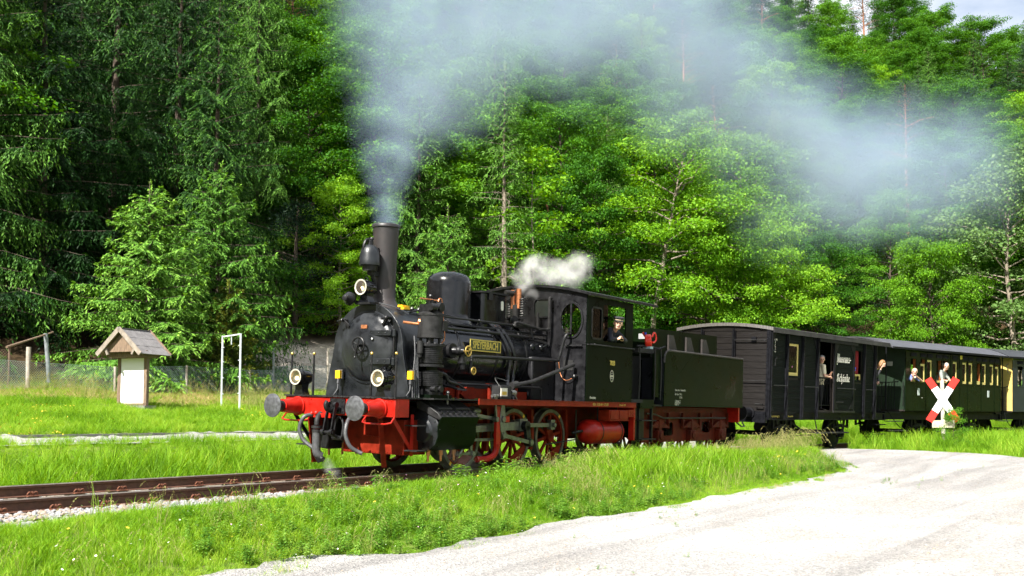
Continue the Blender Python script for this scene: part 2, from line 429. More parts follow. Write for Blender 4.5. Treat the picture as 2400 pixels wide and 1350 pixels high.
# ---------------------------------------------------------------- gravel lot that runs up to the rails
# densify + ragged edge
def dens(P, st=.16, amp=.06):
    out = []
    for i in range(len(P)):
        p = np.array(P[i]); q = np.array(P[(i + 1) % len(P)]); L = np.linalg.norm(q - p); k = max(1, int(L / st))
        nrm = np.array([-(q - p)[1], (q - p)[0]]) / (L + 1e-9)
        for t in range(k):
            u = p + (q - p) * t / k
            wv = (vnoise(np.array([u[0]]), np.array([u[1]]), 1.7, 2)[0] - .5) * 2.2 + (vnoise(np.array([u[0]]), np.array([u[1]]), 6, 4)[0] - .5)
            out.append(u + nrm * wv * amp * 2)
    return np.array(out)
GD = dens(GPOLY)
# triangulated sheet: grid points inside + the ragged edge, via bmesh triangle fill then subdivision by a plain grid
from mathutils.geometry import delaunay_2d_cdt
ug, vg = np.meshgrid(np.concatenate([np.arange(-34, -14, 1.5), np.arange(-14, 21, .45)]), np.concatenate([np.arange(-34, -12, 1.5), np.arange(-12, 9, .45)]), indexing='ij')
ug = ug.ravel() + (vnoise(ug.ravel(), vg.ravel(), 3, 1) - .5) * .2; vg = vg.ravel() + (vnoise(ug, vg.ravel(), 3, 8) - .5) * .2
msk = in_poly(ug, vg)
pts2 = [Vector((float(p[0]), float(p[1]))) for p in GD] + [Vector((float(x), float(y))) for x, y in zip(ug[msk], vg[msk])]
res = delaunay_2d_cdt(pts2, [], [list(range(len(GD)))], 1, 1e-4)
vv = np.array([(p.x, p.y) for p in res[0]]); ff = [f for f in res[2]]
zz = terrain(vv[:, 0], vv[:, 1]) + 0.03
Dv, Sv = track_sd(vv[:, 0], vv[:, 1])
zz = zz + (vnoise(vv[:, 0], vv[:, 1], .35, 11) - .5) * .07 * sstep(3, 6, -Dv)
gme2 = bpy.data.meshes.new('gravel_lot'); gme2.from_pydata([(float(p[0]), float(p[1]), float(z)) for p, z in zip(vv, zz)], [], ff); gme2.shade_smooth()
gv = bpy.data.materials.new('gravel'); gv.use_nodes = True
n = gv.node_tree.nodes; l = gv.node_tree.links; b = n['Principled BSDF']; b.inputs['Roughness'].default_value = .92; b.inputs['Specular IOR Level'].default_value = .2
c1 = gmix(gnoise(.33, .36, .62, 5), (.40, .392, .380), (.31, .303, .296))
c1 = gmix(gnoise(.9, .52, .70, 4), c1, (.32, .303, .282))
tcr = n.new('ShaderNodeTexCoord'); mpr = n.new('ShaderNodeMapping'); mpr.inputs['Rotation'].default_value = (0, 0, -.30); mpr.inputs['Scale'].default_value = (.10, 1.15, 1)
nzr = n.new('ShaderNodeTexNoise'); nzr.inputs['Scale'].default_value = 1.0; nzr.inputs['Detail'].default_value = 5; nzr.inputs['Distortion'].default_value = .6
l.new(tcr.outputs['Object'], mpr.inputs['Vector']); l.new(mpr.outputs[0], nzr.inputs['Vector'])
rrr = n.new('ShaderNodeMapRange'); rrr.inputs['From Min'].default_value = .50; rrr.inputs['From Max'].default_value = .66; rrr.inputs['To Max'].default_value = .75; l.new(nzr.outputs['Fac'], rrr.inputs['Value'])
c1 = gmix(rrr.outputs[0], c1, (.205, .20, .197))
vo = n.new('ShaderNodeTexVoronoi'); vo.inputs['Scale'].default_value = 42; tcv = n.new('ShaderNodeTexCoord'); l.new(tcv.outputs['Object'], vo.inputs['Vector'])
rv = n.new('ShaderNodeValToRGB'); rv.color_ramp.elements[0].color = (.62, .62, .62, 1); rv.color_ramp.elements[1].color = (1.15, 1.13, 1.1, 1)
sepv = n.new('ShaderNodeSeparateColor'); l.new(vo.outputs['Color'], sepv.inputs[0]); l.new(sepv.outputs[0], rv.inputs['Fac'])
mu = n.new('ShaderNodeMix'); mu.data_type = 'RGBA'; mu.blend_type = 'MULTIPLY'; mu.inputs['Factor'].default_value = 1
l.new(c1, mu.inputs['A']); l.new(rv.outputs[0], mu.inputs['B'])
c2 = gmix(gnoise(75, .64, .72, 2), mu.outputs['Result'], (.13, .12, .115))
l.new(c2, b.inputs['Base Color'])
bp = n.new('ShaderNodeBump'); bp.inputs['Strength'].default_value = .9; bp.inputs['Distance'].default_value = .018; l.new(vo.outputs['Distance'], bp.inputs['Height']); l.new(bp.outputs[0], b.inputs['Normal'])
gme2.materials.append(gv)
gravel = addobj('gravel_lot', gme2); tag(gravel, 'pale gravel lot and track crossing', kind='structure')

# ---------------------------------------------------------------- kerb along the far edge of the footpath
kerb_root = empty('footpath_kerb'); tag(kerb_root, 'grey concrete kerb along the far side of the path', kind='structure')
m_conc = mat('kerb_concrete', (.20, .19, .18), .9, var=.25, vscale=9, bump=.3, bscale=60)
kb = MB().box(-.495, .495, -.06, .06, -.25, .10); kme = kb.mesh('kerb_stone', m_conc)
for i in range(27):
    s = -12.5 + i * 1.0; (x, y), th = path(s); lat = 8.42
    o = addobj('kerb_stone', kme, kerb_root); o.location = (x + lat * math.sin(th), y + lat * math.cos(th), gz(x + 8.2 * math.sin(th), y + 8.2 * math.cos(th)) + random.uniform(-.006, .006)); o.rotation_euler = (0, 0, -th + random.uniform(-.006, .006))

# ---------------------------------------------------------------- railway track
track = empty('railway_track'); tag(track, 'single railway track with rusty rails', kind='structure')
m_rail = mat('rail_rust', (.085, .036, .02), .7, var=.3, vscale=14, bump=.15, bscale=70)
m_head = mat('rail_head_steel', (.26, .215, .18), .34, metal=.75, var=.25, vscale=10)
m_clip = mat('clip_rust', (.16, .06, .03), .8, var=.3, vscale=40)
m_sleep = mat('sleeper_weathered', (.22, .185, .155), .9, var=.3, vscale=12, bump=.4, bscale=40, stretch=(4, 1, 1))
prof = [(-.065, -.148), (.065, -.148), (.065, -.138), (.012, -.12), (.010, -.045), (.036, -.035), (.037, -.008), (.028, 0), (-.028, 0), (-.037, -.008), (-.036, -.035), (-.010, -.045), (-.012, -.12), (-.065, -.138)]
def track_pt(s, lat, z):
    (x, y), th = path(s); c = math.cos(CANT); k = math.sin(CANT)
    L = lat * c - z * k; h = lat * k + z * c
    return (x + L * math.sin(th), y + L * math.cos(th), h)
for side, nm in ((-1, 'near'), (1, 'far')):
    mb = MB(); N = len(prof); stn = np.arange(-16, 62, .75)
    vv_ = [track_pt(s, side * .7535 + p[0], p[1]) for s in stn for p in prof]
    mb._add(vv_, [])
    for i in range(len(stn) - 1):
        for k in range(N):
            mb.f.append((i * N + k, i * N + (k + 1) % N, (i + 1) * N + (k + 1) % N, (i + 1) * N + k)); mb.m.append(1 if k in (6, 7, 8) else 0)
    mb.build('rail', [m_rail, m_head], track, ang=50)
sme = MB().prism([(-.13, -.24), (.13, -.24), (.12, -.155), (-.12, -.155)], 'y', -1.25, 1.25).mesh('sleeper', m_sleep)
cb_ = MB()
for sgn in (-1, 1):
    cb_.tube([(sgn * .012, 0, .0), (sgn * .03, -.012, .045), (sgn * .065, -.018, .05), (sgn * .085, -.01, .02), (sgn * .075, .0, -.002)], .0105, 6, smooth_n=4)
cb_.cyl((0, -.005, -.01), (0, -.005, .06), .013, n=6); cb_.cyl((0, -.005, .028), (0, -.005, .046), .024, n=6)
cb_.box(-.095, .095, -.055, .02, -.016, 0)
cme = cb_.mesh('rail_clip', m_clip); cme.transform(Matrix.Scale(.82, 4))
for i in range(92):
    s = -13.2 + i * .65
    if 13.6 < s < 20: continue
    (x, y), th = path(s)
    o = addobj('sleeper', sme, track); o.location = (x, y, 0); o.rotation_euler = (CANT, 0, -th)
    if s < 7:
        for side in (-1, 1):
            for fl in (-1, 1):
                if side == 1 and fl == 1: continue
                c = addobj('rail_clip', cme, track); c.location = track_pt(s, side * .7535 + fl * .062, -.128); c.rotation_euler = (CANT, 0, -th + (0 if fl < 0 else PI))

# ---------------------------------------------------------------- scatter helper (only for uncountable ground cover)
def scatter(name, P, sc, rz, protos, label, pick=None, parent=None, tilt=None):
    me = bpy.data.meshes.new(name); P = np.asarray(P, np.float32)
    me.vertices.add(len(P)); me.vertices.foreach_set('co', P.ravel())
    for nm, ar, ty in (('sc', sc, 'FLOAT'), ('rz', rz, 'FLOAT')):
        q = me.attributes.new(nm, ty, 'POINT'); q.data.foreach_set('value', np.asarray(ar, np.float32))
    q = me.attributes.new('pk', 'INT', 'POINT'); q.data.foreach_set('value', np.asarray(pick if pick is not None else np.random.RandomState(3).randint(0, len(protos), len(P)), np.int32))
    q = me.attributes.new('tl', 'FLOAT', 'POINT'); q.data.foreach_set('value', np.asarray(tilt if tilt is not None else np.zeros(len(P)), np.float32))
    o = addobj(name, me)
    col = bpy.data.collections.new(name + '_kinds')
    for i, pm in enumerate(protos):
        po = bpy.data.objects.new('%s_%02d' % (name, i), pm); col.objects.link(po)
    ng = bpy.data.node_groups.new(name + '_gn', 'GeometryNodeTree')
    ng.interface.new_socket('Geometry', in_out='INPUT', socket_type='NodeSocketGeometry'); ng.interface.new_socket('Geometry', in_out='OUTPUT', socket_type='NodeSocketGeometry')
    N = ng.nodes; L = ng.links
    gi = N.new('NodeGroupInput'); go = N.new('NodeGroupOutput'); ip = N.new('GeometryNodeInstanceOnPoints'); ci = N.new('GeometryNodeCollectionInfo')
    ci.inputs['Collection'].default_value = col; ci.inputs['Separate Children'].default_value = True; ci.inputs['Reset Children'].default_value = True
    ip.inputs['Pick Instance'].default_value = True
    def at(nm, ty):
        q = N.new('GeometryNodeInputNamedAttribute'); q.data_type = ty; q.inputs['Name'].default_value = nm; return q.outputs[0]
    cx = N.new('ShaderNodeCombineXYZ'); L.new(at('rz', 'FLOAT'), cx.inputs['Z']); L.new(at('tl', 'FLOAT'), cx.inputs['X'])
    L.new(gi.outputs[0], ip.inputs['Points']); L.new(ci.outputs[0], ip.inputs['Instance']); L.new(at('pk', 'INT'), ip.inputs['Instance Index'])
    L.new(cx.outputs[0], ip.inputs['Rotation']); L.new(at('sc', 'FLOAT'), ip.inputs['Scale']); L.new(ip.outputs[0], go.inputs[0])
    md = o.modifiers.new('scatter', 'NODES'); md.node_group = ng
    tag(o, label, kind='stuff')
    return o

# stones
def stone_mesh(seed, m):
    rs = np.random.RandomState(seed); bm = bmesh.new(); bmesh.ops.create_icosphere(bm, subdivisions=1, radius=1)
    for v in bm.verts:
        v.co *= rs.uniform(.65, 1.15); v.co.z *= .7
    me = bpy.data.meshes.new('stone'); bm.to_mesh(me); bm.free(); me.materials.append(m); return me
m_st = mat('ballast_stone', (.24, .235, .24), .9, var=.3, vscale=3)
m_st2 = mat('ballast_stone_brown', (.24, .19, .15), .9, var=.3, vscale=3)
rs = np.random.RandomState(11)
S_ = np.concatenate([rs.uniform(-11, -1, 9000), rs.uniform(-1, 13, 4500), rs.uniform(20, 40, 3000)])
D_ = rs.uniform(-2.15, 1.75, len(S_))
D_[:4500] = rs.uniform(-2.3, -.7, 4500)
P_ = np.array([path(s)[0] + (path(s)[1],) for s in S_]); X_ = P_[:, 0] + D_ * np.sin(P_[:, 2]); Y_ = P_[:, 1] + D_ * np.cos(P_[:, 2])
Z_ = terrain(X_, Y_) + rs.uniform(-.005, .035, len(X_)) * (np.abs(D_) > .9)
k, _ = in_view(np.stack([X_, Y_, Z_], 1))
scatter('track_ballast', np.stack([X_, Y_, Z_], 1)[k], rs.uniform(.016, .052, k.sum()), rs.uniform(0, 6.28, k.sum()), [stone_mesh(i, m_st if i < 4 else m_st2) for i in range(6)], 'grey crushed stone ballast under the rails', tilt=rs.uniform(-.6, .6, k.sum()))
# loose gravel on the lot
X_ = rs.uniform(-12, 19, 14000); Y_ = rs.uniform(-14, -2, 14000); kk = in_poly(X_, Y_); X_, Y_ = X_[kk], Y_[kk]
Z_ = terrain(X_, Y_) + .032 + (vnoise(X_, Y_, .35, 11) - .5) * .07 * sstep(3, 6, -track_sd(X_, Y_)[0])
k, zc = in_view(np.stack([X_, Y_, Z_], 1)); 
scatter('loose_gravel', np.stack([X_, Y_, Z_], 1)[k], rs.uniform(.004, .013, k.sum()) * (1 + (rs.rand(k.sum()) < .03) * 1.2), rs.uniform(0, 6.28, k.sum()), [stone_mesh(20 + i, m_st if i else m_st2) for i in range(4)], 'loose small stones lying on the gravel lot')

# ---------------------------------------------------------------- grass
def blades(seed, nb, h0, h1, rad, wid, bend, tint=(.2, .8), seedhead=0):
    rs = np.random.RandomState(seed); V = []; F = []; T = []
    for i in range(nb):
        a = rs.uniform(0, 2 * PI); r = rad * math.sqrt(rs.rand()); bx, by = r * math.cos(a), r * math.sin(a)
        h = rs.uniform(h0, h1); la = rs.uniform(0, 2 * PI); be = rs.uniform(.25, 1) * bend * h; fa = rs.uniform(0, PI)
        wv = np.array([math.cos(fa), math.sin(fa), 0]) * wid * rs.uniform(.6, 1.2) / 2
        dr = np.array([math.cos(la), math.sin(la), 0]); ti = rs.uniform(*tint)
        b0 = len(V); pts = []
        for k_, t in enumerate((0, .4, .75, 1.0)):
            c = np.array([bx, by, -.02]) + dr * be * t ** 2.1 + np.array([0, 0, h * (t - .18 * bend * t ** 3)])
            ww = (1, .95, .6, .06)[k_]
            V += [c - wv * ww, c + wv * ww]
        for k_ in range(3):
            F.append((b0 + 2 * k_, b0 + 2 * k_ + 1, b0 + 2 * k_ + 3, b0 + 2 * k_ + 2)); T.append(ti)
        if i < seedhead:
            top = np.array([bx, by, -.02]) + dr * be + np.array([0, 0, h * (1 - .18 * bend)])
            d2 = dr * .8 + np.array([0, 0, -.35])
            for q in range(9):
                c = top + d2 * .016 * q - np.array([0, 0, .0016 * q * q]); u = rs.normal(0, 1, 3); u /= np.linalg.norm(u); v2 = np.cross(u, [0, 0, 1.]) ; v2 /= (np.linalg.norm(v2) + 1e-6)
                b0 = len(V); V += [c, c + u * .010 + d2 * .008, c + d2 * .030, c - u * .010 + d2 * .008]; F.append((b0, b0 + 1, b0 + 2, b0 + 3)); T.append(1.15)
    return np.array(V), np.array(F), np.array(T)
m_grass = leaf_mat('grass_blade', [(.085, .195, .008), (.175, .360, .016), (.31, .44, .05)], trans=.42, rough=.5, patch=.42)
m_dry = leaf_mat('grass_dry', [(.18, .23, .035), (.33, .29, .09), (.46, .37, .18)], trans=.35, rough=.6)
m_seed = leaf_mat('grass_seed_head', [(.10, .19, .02), (.20, .27, .05), (.30, .28, .11)], trans=.35, rough=.6)
tuft = []
for i in range(5):
    tuft.append(np_mesh('tuft', *blades(i, 30, .10, .26, .10, .0085, .75)[:2], m_grass, attr=blades(i, 30, .10, .26, .10, .0085, .75)[2]))
tall = []
for i in range(4):
    B_ = blades(40 + i, 26, .26, .58, .13, .012, .7, (.1, .75), 0); tall.append(np_mesh('tall', B_[0], B_[1], m_grass, attr=B_[2]))
seedy = []
for i in range(3):
    B_ = blades(60 + i, 14, .40, .80, .12, .007, .45, (.35, .9), 9); seedy.append(np_mesh('seedy', B_[0], B_[1], m_seed, attr=B_[2]))
dry = []
for i in range(3):
    B_ = blades(80 + i, 28, .07, .22, .12, .010, .9, (.3, 1.0)); dry.append(np_mesh('dry', B_[0], B_[1], m_dry, attr=B_[2]))
def weed_mesh(seed, h, m, lw=.035):
    """upright leafy stalk with opposite pairs of pointed leaves"""
    rs = np.random.RandomState(seed); V = []; F = []; T = []
    for st in range(rs.randint(2, 5)):
        bx, by = rs.normal(0, .06, 2); hh = h * rs.uniform(.6, 1.1); lx, ly = rs.normal(0, .08, 2)
        for s_ in (0, 1):
            w_ = np.array([.005 * (1 - s_), .005 * s_, 0]); b0 = len(V)
            V += [np.array([bx, by, 0]) - w_, np.array([bx, by, 0]) + w_, np.array([bx + lx, by + ly, hh]) + w_ * .5, np.array([bx + lx, by + ly, hh]) - w_ * .5]; F.append((b0, b0 + 1, b0 + 2, b0 + 3)); T.append(.6)
        k_ = 0; z = .12 * h
        while z < hh:
            f = z / hh; L = (.11 * (1 - .55 * f) + .02) * rs.uniform(.8, 1.2); a0 = (k_ % 2) * PI / 2 + rs.uniform(-.3, .3)
            for sg in (0, PI):
                d = np.array([math.cos(a0 + sg), math.sin(a0 + sg), .25 - .6 * rs.rand()]); sdv = np.array([-math.sin(a0 + sg), math.cos(a0 + sg), 0]) * lw * (1 - .5 * f)
                c = np.array([bx + lx * f, by + ly * f, z]); b0 = len(V)
                V += [c, c + d * L * .45 + sdv + [0, 0, .01], c + d * L, c + d * L * .45 - sdv + [0, 0, .01]]; F.append((b0, b0 + 1, b0 + 2, b0 + 3)); T.append(rs.uniform(.2, .9))
            z += .075 * h * (1.15 - .4 * f) + .008; k_ += 1
    return np_mesh('weed', V, F, m, attr=T)
m_weed = leaf_mat('weed_leaf', [(.06, .17, .018), (.12, .27, .03), (.21, .34, .06)], trans=.35)
weeds = [weed_mesh(i, .42, m_weed) for i in range(4)]

rs = np.random.RandomState(5)
def cover(nm, n_, srange, drange, dens_fn, scale_fn, protos, label, pick=None, zoff=-.01):
    S_ = rs.uniform(*srange, n_); D_ = rs.uniform(*drange, n_)
    x0 = np.interp(S_, _ss, _px); y0 = np.interp(S_, _ss, _py); th = np.interp(S_, _ss, _th)
    X_ = x0 + D_ * np.sin(th); Y_ = y0 + D_ * np.cos(th)
    keep = rs.rand(n_) < dens_fn(X_, Y_, D_, S_)
    X_, Y_, D_, S_ = X_[keep], Y_[keep], D_[keep], S_[keep]
    Z_ = terrain(X_, Y_) + zoff; P = np.stack([X_, Y_, Z_], 1)
    k, zc = in_view(P, .08, .12); P, D_, S_ = P[k], D_[k], S_[k]
    sc = scale_fn(P, D_, S_) * rs.uniform(.75, 1.25, len(P))
    scatter(nm, P, sc, rs.uniform(0, 6.28, len(P)), protos, label, tilt=rs.normal(0, .10, len(P)))
    return len(P)
def edge_n(x, y): return vnoise(x, y, 1.3, 21)
# near verge, left of the crossing
def d_near(x, y, D, S):
    inside = in_poly(x, y); e = edge_n(x, y)
    gone = sstep(-2.55, -1.75, D + (e - .5) * 1.0)            # bare ballast next to the rails
    gone = np.maximum(gone * (1 - .85 * sstep(0.5, 4, S)), sstep(-2.75, -2.05, D + (e - .5) * .9) * (1 - sstep(-4.5, -1.5, S)))
    return np.where(inside, .0, 1) * (1 - gone * .97)
def s_near(P, D, S):
    hb = vnoise(P[:, 0], P[:, 1], .7, 31)
    mid = np.exp(-((D + 2.9) / .9) ** 2)
    return .34 + .46 * mid * sstep(-5, 3, S) + .45 * hb * sstep(-4.6, -3.6, D) + .14 * sstep(2, 8, S) * sstep(-4.4, -3.2, D)
N1 = cover('verge_grass', 34000, (-11, 15.5), (-5.6, -1.5), d_near, s_near, tuft, 'bright green verge grass between the track and the gravel lot')
def d_tall(x, y, D, S):
    e = vnoise(x, y, .8, 41)
    return np.where(in_poly(x, y), 0, 1) * (.03 + .95 * sstep(-1, 6, S)) * sstep(.25, .65, e + .25 * sstep(3, 8, S)) * np.exp(-((D + 2.7) / .95) ** 2)
N2 = cover('verge_tall_grass', 11000, (-7, 15.5), (-4.6, -1.75), d_tall, lambda P, D, S: .55 + .35 * sstep(0, 4, S) - .32 * sstep(6.5, 9, S) + 0 * D, tall, 'taller lush grass on the bank in front of the wheels')
N3 = cover('verge_seed_grass', 620, (1.5, 15.5), (-3.4, -1.7), lambda x, y, D, S: np.where(in_poly(x, y), 0, .25 + .75 * sstep(8, 12, S)), lambda P, D, S: .62 + .28 * sstep(10, 13, S), seedy, 'drooping seed heads of tall grass before the tender')
N4 = cover('verge_weeds', 330, (-2.5, 9), (-3.1, -1.55), lambda x, y, D, S: np.where(in_poly(x, y), 0, .1 + .9 * sstep(1.0, 3, S)) * sstep(.35, .6, vnoise(x, y, .9, 51)), lambda P, D, S: .72 + .4 * rs.rand(len(P)), weeds, 'leafy nettles growing beside the driving wheels')
def d_fringe(x, y, D, S):
    e = .16 + .30 * vnoise(x, y, 1.1, 23); near_ = np.zeros(len(x), bool)
    for ddx, ddy in ((0, 1), (0, -1), (1, 0), (-1, 0), (.7, .7), (-.7, .7)): near_ |= ~in_poly(x + ddx * e, y + ddy * e)
    return np.where(in_poly(x, y) & near_, .8 * sstep(.35, .6, vnoise(x, y, 2.2, 25)), 0)
NF = cover('gravel_edge_grass', 26000, (-11, 21), (-9, -3.6), d_fringe, lambda P, D, S: .30 + .25 * vnoise(P[:, 0], P[:, 1], 3, 27), tuft + dry[:1], 'thin grass fraying out over the gravel edge')
NG = cover('gravel_weeds', 260, (-10, 16), (-7.5, -4.9), lambda x, y, D, S: np.where(in_poly(x, y), sstep(.62, .75, vnoise(x, y, .55, 29)), 0), lambda P, D, S: .22 + 0 * D, weeds + tuft[:2], 'small weeds sprouting from the gravel')
N10 = cover('verge_clover', 2600, (-10, 12), (-4.9, -2.7), lambda x, y, D, S: np.where(in_poly(x, y), 0, sstep(.5, .68, vnoise(x, y, .75, 91))), lambda P, D, S: .42 + 0 * D, weeds, 'low broad-leaved weeds mixed into the verge grass')
N11 = cover('verge_dry_stalks', 500, (-10, 14), (-4.9, -2.9), lambda x, y, D, S: np.where(in_poly(x, y), 0, .5), lambda P, D, S: .40 + .2 * rs.rand(len(P)), seedy, 'thin dry stalks scattered through the verge')
# right of the crossing
def d_right(x, y, D, S): return np.where(in_poly(x, y), 0, 1) * (np.abs(D) > 1.6)
N5 = cover('crossing_grass', 12000, (17.5, 44), (-9.5, -1.6), d_right, lambda P, D, S: .75 + .5 * vnoise(P[:, 0], P[:, 1], .5, 61), tuft + tall[:2], 'meadow grass around the crossing sign')
# far meadow strips
def d_far(x, y, D, S):
    onpath = (D > 6.0 + .6 * (vnoise(x, y, .9, 3) - .5)) & (D < 8.45) & (S < 21); cross = (S > 13.8) & (S < 20.3) & (D < 8.4)
    return np.where(onpath | cross, 0, 1) * (1 - .55 * sstep(15, 19, D))
N6 = cover('meadow_grass', 62000, (-9, 60), (1.75, 8.6), d_far, lambda P, D, S: (.72 + .4 * vnoise(P[:, 0], P[:, 1], .6, 71)) * (1 - .55 * sstep(3.0, 4.6, D) * (S < 14)) * (1 - .4 * (D < 2.4)), tuft + tall[:1], 'green meadow grass between the track and the footpath')
N7 = cover('upper_meadow_grass', 46000, (-6, 66), (8.5, 23), lambda x, y, D, S: np.where(D < 8.5, 0, 1) * (1 - .75 * sstep(14.5, 17, D + (vnoise(x, y, .4, 13) - .5) * 3) * (S < 16)), lambda P, D, S: .85 + .4 * vnoise(P[:, 0], P[:, 1], .5, 81), tuft, 'sunlit meadow grass around the notice board')
N8 = cover('dry_grass', 9000, (-6, 24), (13.5, 22.5), lambda x, y, D, S: sstep(14, 17.5, D + (vnoise(x, y, .4, 13) - .5) * 3), lambda P, D, S: 1.1 + 0 * D, dry, 'straw-coloured dry grass below the wire fence')
N9 = cover('fence_seed_grass', 700, (6, 30), (12.5, 21.5), lambda x, y, D, S: .25 + .75 * sstep(.5, .7, vnoise(x, y, .35, 15)), lambda P, D, S: .95 + 0 * D, seedy, 'tall seeding grass beside the white metal frame')
print('grass', N1, N2, N3, N4, N5, N6, N7, N8, N9)
# flowers: small yellow and white blossoms
def flower_mesh(seed, m, n_, r, h, spread):
    rs = np.random.RandomState(seed); V = []; F = []
    for i in range(n_):
        x, y = rs.normal(0, spread, 2); z = h * rs.uniform(.7, 1.15); t = rs.normal(0, .35, 2)
        b0 = len(V)
        for k_ in range(6):
            q = k_ * PI / 3; dx, dy = r * math.cos(q), r * math.sin(q); V.append((x + dx, y + dy, z + dx * t[0] + dy * t[1]))
        V.append((x, y, z - r * .4)); 
        for k_ in range(6): F.append((b0 + k_, b0 + (k_ + 1) % 6, b0 + 6))
    return np_mesh('flower', V, F, m)
m_yel = mat('petal_yellow', (.62, .45, .02), .6); m_wht = mat('petal_white', (.72, .70, .66), .6); m_pnk = mat('petal_pink', (.45, .22, .38), .6)
fy = [flower_mesh(i, m_yel, 4, .017, .24, .22) for i in range(3)]
def spots(cs, n_, sp):
    P = []
    for (x, y) in cs:
        for _ in range(n_): P.append((x + rs.normal(0, sp), y + rs.normal(0, sp)))
    P = np.array(P); return np.stack([P[:, 0], P[:, 1], terrain(P[:, 0], P[:, 1])], 1)
Pf = np.concatenate([spots([(-.6, 7.0), (1.2, 10.6), (3.0, 12.5), (8.5, 11.5)], 9, .6), spots([(9.9, -3.6)], 10, .5), spots([(22.5, -8.6), (23.5, -9.2)], 14, .35)])
scatter('yellow_flowers', Pf, rs.uniform(.7, 1.2, len(Pf)), rs.uniform(0, 6, len(Pf)), fy, 'yellow buttercups dotted through the grass')
fw_ = [flower_mesh(20, m_wht, 1, .011, .13, .05), flower_mesh(21, m_wht, 2, .008, .16, .10), flower_mesh(22, m_pnk, 4, .008, .18, .12), flower_mesh(23, m_yel, 1, .015, .12, .03)]
S_ = rs.uniform(-9, 9, 260); D_ = rs.uniform(-4.9, -2.6, 260)
Pw = np.stack([S_, D_, terrain(S_, D_) + .03], 1)
scatter('verge_flowers', Pw, rs.uniform(.7, 1.2, len(Pw)), rs.uniform(0, 6, len(Pw)), fw_, 'tiny white and pink wildflowers in the verge grass')
# ================================================================== plates with openings
def circ(cx, cy, r, n=32, a0=0, a1=2 * PI, ry=None):
    ry = r if ry is None else ry
    full = abs(a1 - a0 - 2 * PI) < 1e-6
    return [(cx + r * math.cos(a0 + (a1 - a0) * i / (n if full else n - 1)), cy + ry * math.sin(a0 + (a1 - a0) * i / (n if full else n - 1))) for i in range(n)]
def rrect(x0, x1, y0, y1, r=.05, n=5):
    out = []
    for cx, cy, a in ((x1 - r, y1 - r, 0), (x0 + r, y1 - r, PI / 2), (x0 + r, y0 + r, PI), (x1 - r, y0 + r, 1.5 * PI)):
        out += [(cx + r * math.cos(a + PI / 2 * i / (n - 1)), cy + r * math.sin(a + PI / 2 * i / (n - 1))) for i in range(n)]
    return out
def plate(mb, outline, holes, ax, t0, t1):
    """flat plate with holes, extruded t0..t1 along axis ax"""
    loops = [outline] + list(holes); pts = []; faces = []
    for lp in loops:
        faces.append(list(range(len(pts), len(pts) + len(lp)))); pts += [Vector(p) for p in lp]
    r = delaunay_2d_cdt(pts, [], faces, 1, 1e-5)
    V2 = [(p.x, p.y) for p in r[0]]; tri = r[2]
    keep = []
    for f in tri:
        c = (sum(V2[i][0] for i in f) / len(f), sum(V2[i][1] for i in f) / len(f))
        if any(bool(in_poly(np.array([c[0]]), np.array([c[1]]), np.array(h))[0]) for h in holes): continue
        keep.append(f)
    def P(a, b, t): return {'x': (t, a, b), 'y': (a, t, b), 'z': (a, b, t)}[ax]
    n_ = len(V2); v = [P(a, b, t0) for a, b in V2] + [P(a, b, t1) for a, b in V2]
    fs = [tuple(f) for f in keep] + [tuple(i + n_ for i in reversed(f)) for f in keep]
    ed = {}
    for f in keep:
        for i in range(len(f)):
            e = (f[i], f[(i + 1) % len(f)]); k_ = tuple(sorted(e)); ed[k_] = None if k_ in ed else e
    for e in ed.values():
        if e: fs.append((e[0], e[1], e[1] + n_, e[0] + n_))
    return mb._add(v, fs)

# ================================================================== LOCOMOTIVE
m_boil = mat('boiler_black', (.006, .0065, .008), .20, var=.5, vscale=5, rvar=.10, bump=.05, bscale=9, spec=.42)
m_smoke = mat('smokebox_black', (.0095, .0112, .0135), .38, var=.5, vscale=3.2, rvar=.18, bump=.12, bscale=18)
m_iron = mat('dark_iron', (.010, .010, .011), .42, spec=.25, var=.5, vscale=14, rvar=.15)
m_dust = mat('dusty_iron', (.017, .0167, .017), .58, spec=.25, var=.5, vscale=9, rvar=.15, bump=.15, bscale=40)
m_chim = mat('chimney_black', (.012, .012, .0138), .52, col2=(.028, .021, .0195), var=.3, vscale=2.2, rvar=.12, bump=.1, bscale=30)
m_cabf = mat('cab_front_black', (.010, .010, .0115), .42, spec=.22, var=.45, vscale=6, rvar=.2, bump=.1, bscale=25)
m_green = mat('cab_green', (.0030, .0064, .0032), .36, var=.25, vscale=2.5, rvar=.12, bump=.03, bscale=6, spec=.06)
m_red = mat('loco_red', (.33, .010, .005), .38, var=.25, vscale=7, rvar=.12, spec=.3)
m_redd = mat('frame_red', (.155, .013, .005), .5, spec=.12, var=.35, vscale=8, rvar=.15)
m_orng = mat('frame_orange_red', (.20, .018, .006), .5, spec=.12, var=.25, vscale=8)
m_steel = mat('rod_steel', (.17, .172, .16), .38, metal=.75, var=.3, vscale=12, rvar=.12)
m_tyre = mat('tyre_steel', (.12, .115, .095), .5, metal=.5, var=.3, vscale=12)
m_bufh = mat('buffer_steel', (.09, .093, .10), .48, metal=.45, var=.35, vscale=16, rvar=.15)
m_brass = mat('brass', (.62, .42, .12), .35, metal=.9, var=.2, vscale=20)
m_copper = mat('copper', (.55, .22, .10), .45, metal=.8, var=.3, vscale=20)
m_gold = mat('plate_gold', (.58, .46, .10), .45, metal=.3)
m_white = mat('white_enamel', (.58, .57, .50), .4)
m_yel2 = mat('socket_yellow', (.80, .46, .01), .45)
m_rub = mat('hose_rubber', (.055, .056, .060), .5, var=.3, vscale=20, bump=.15, bscale=90)
m_dark = mat('cab_interior', (.006, .006, .006), .8)
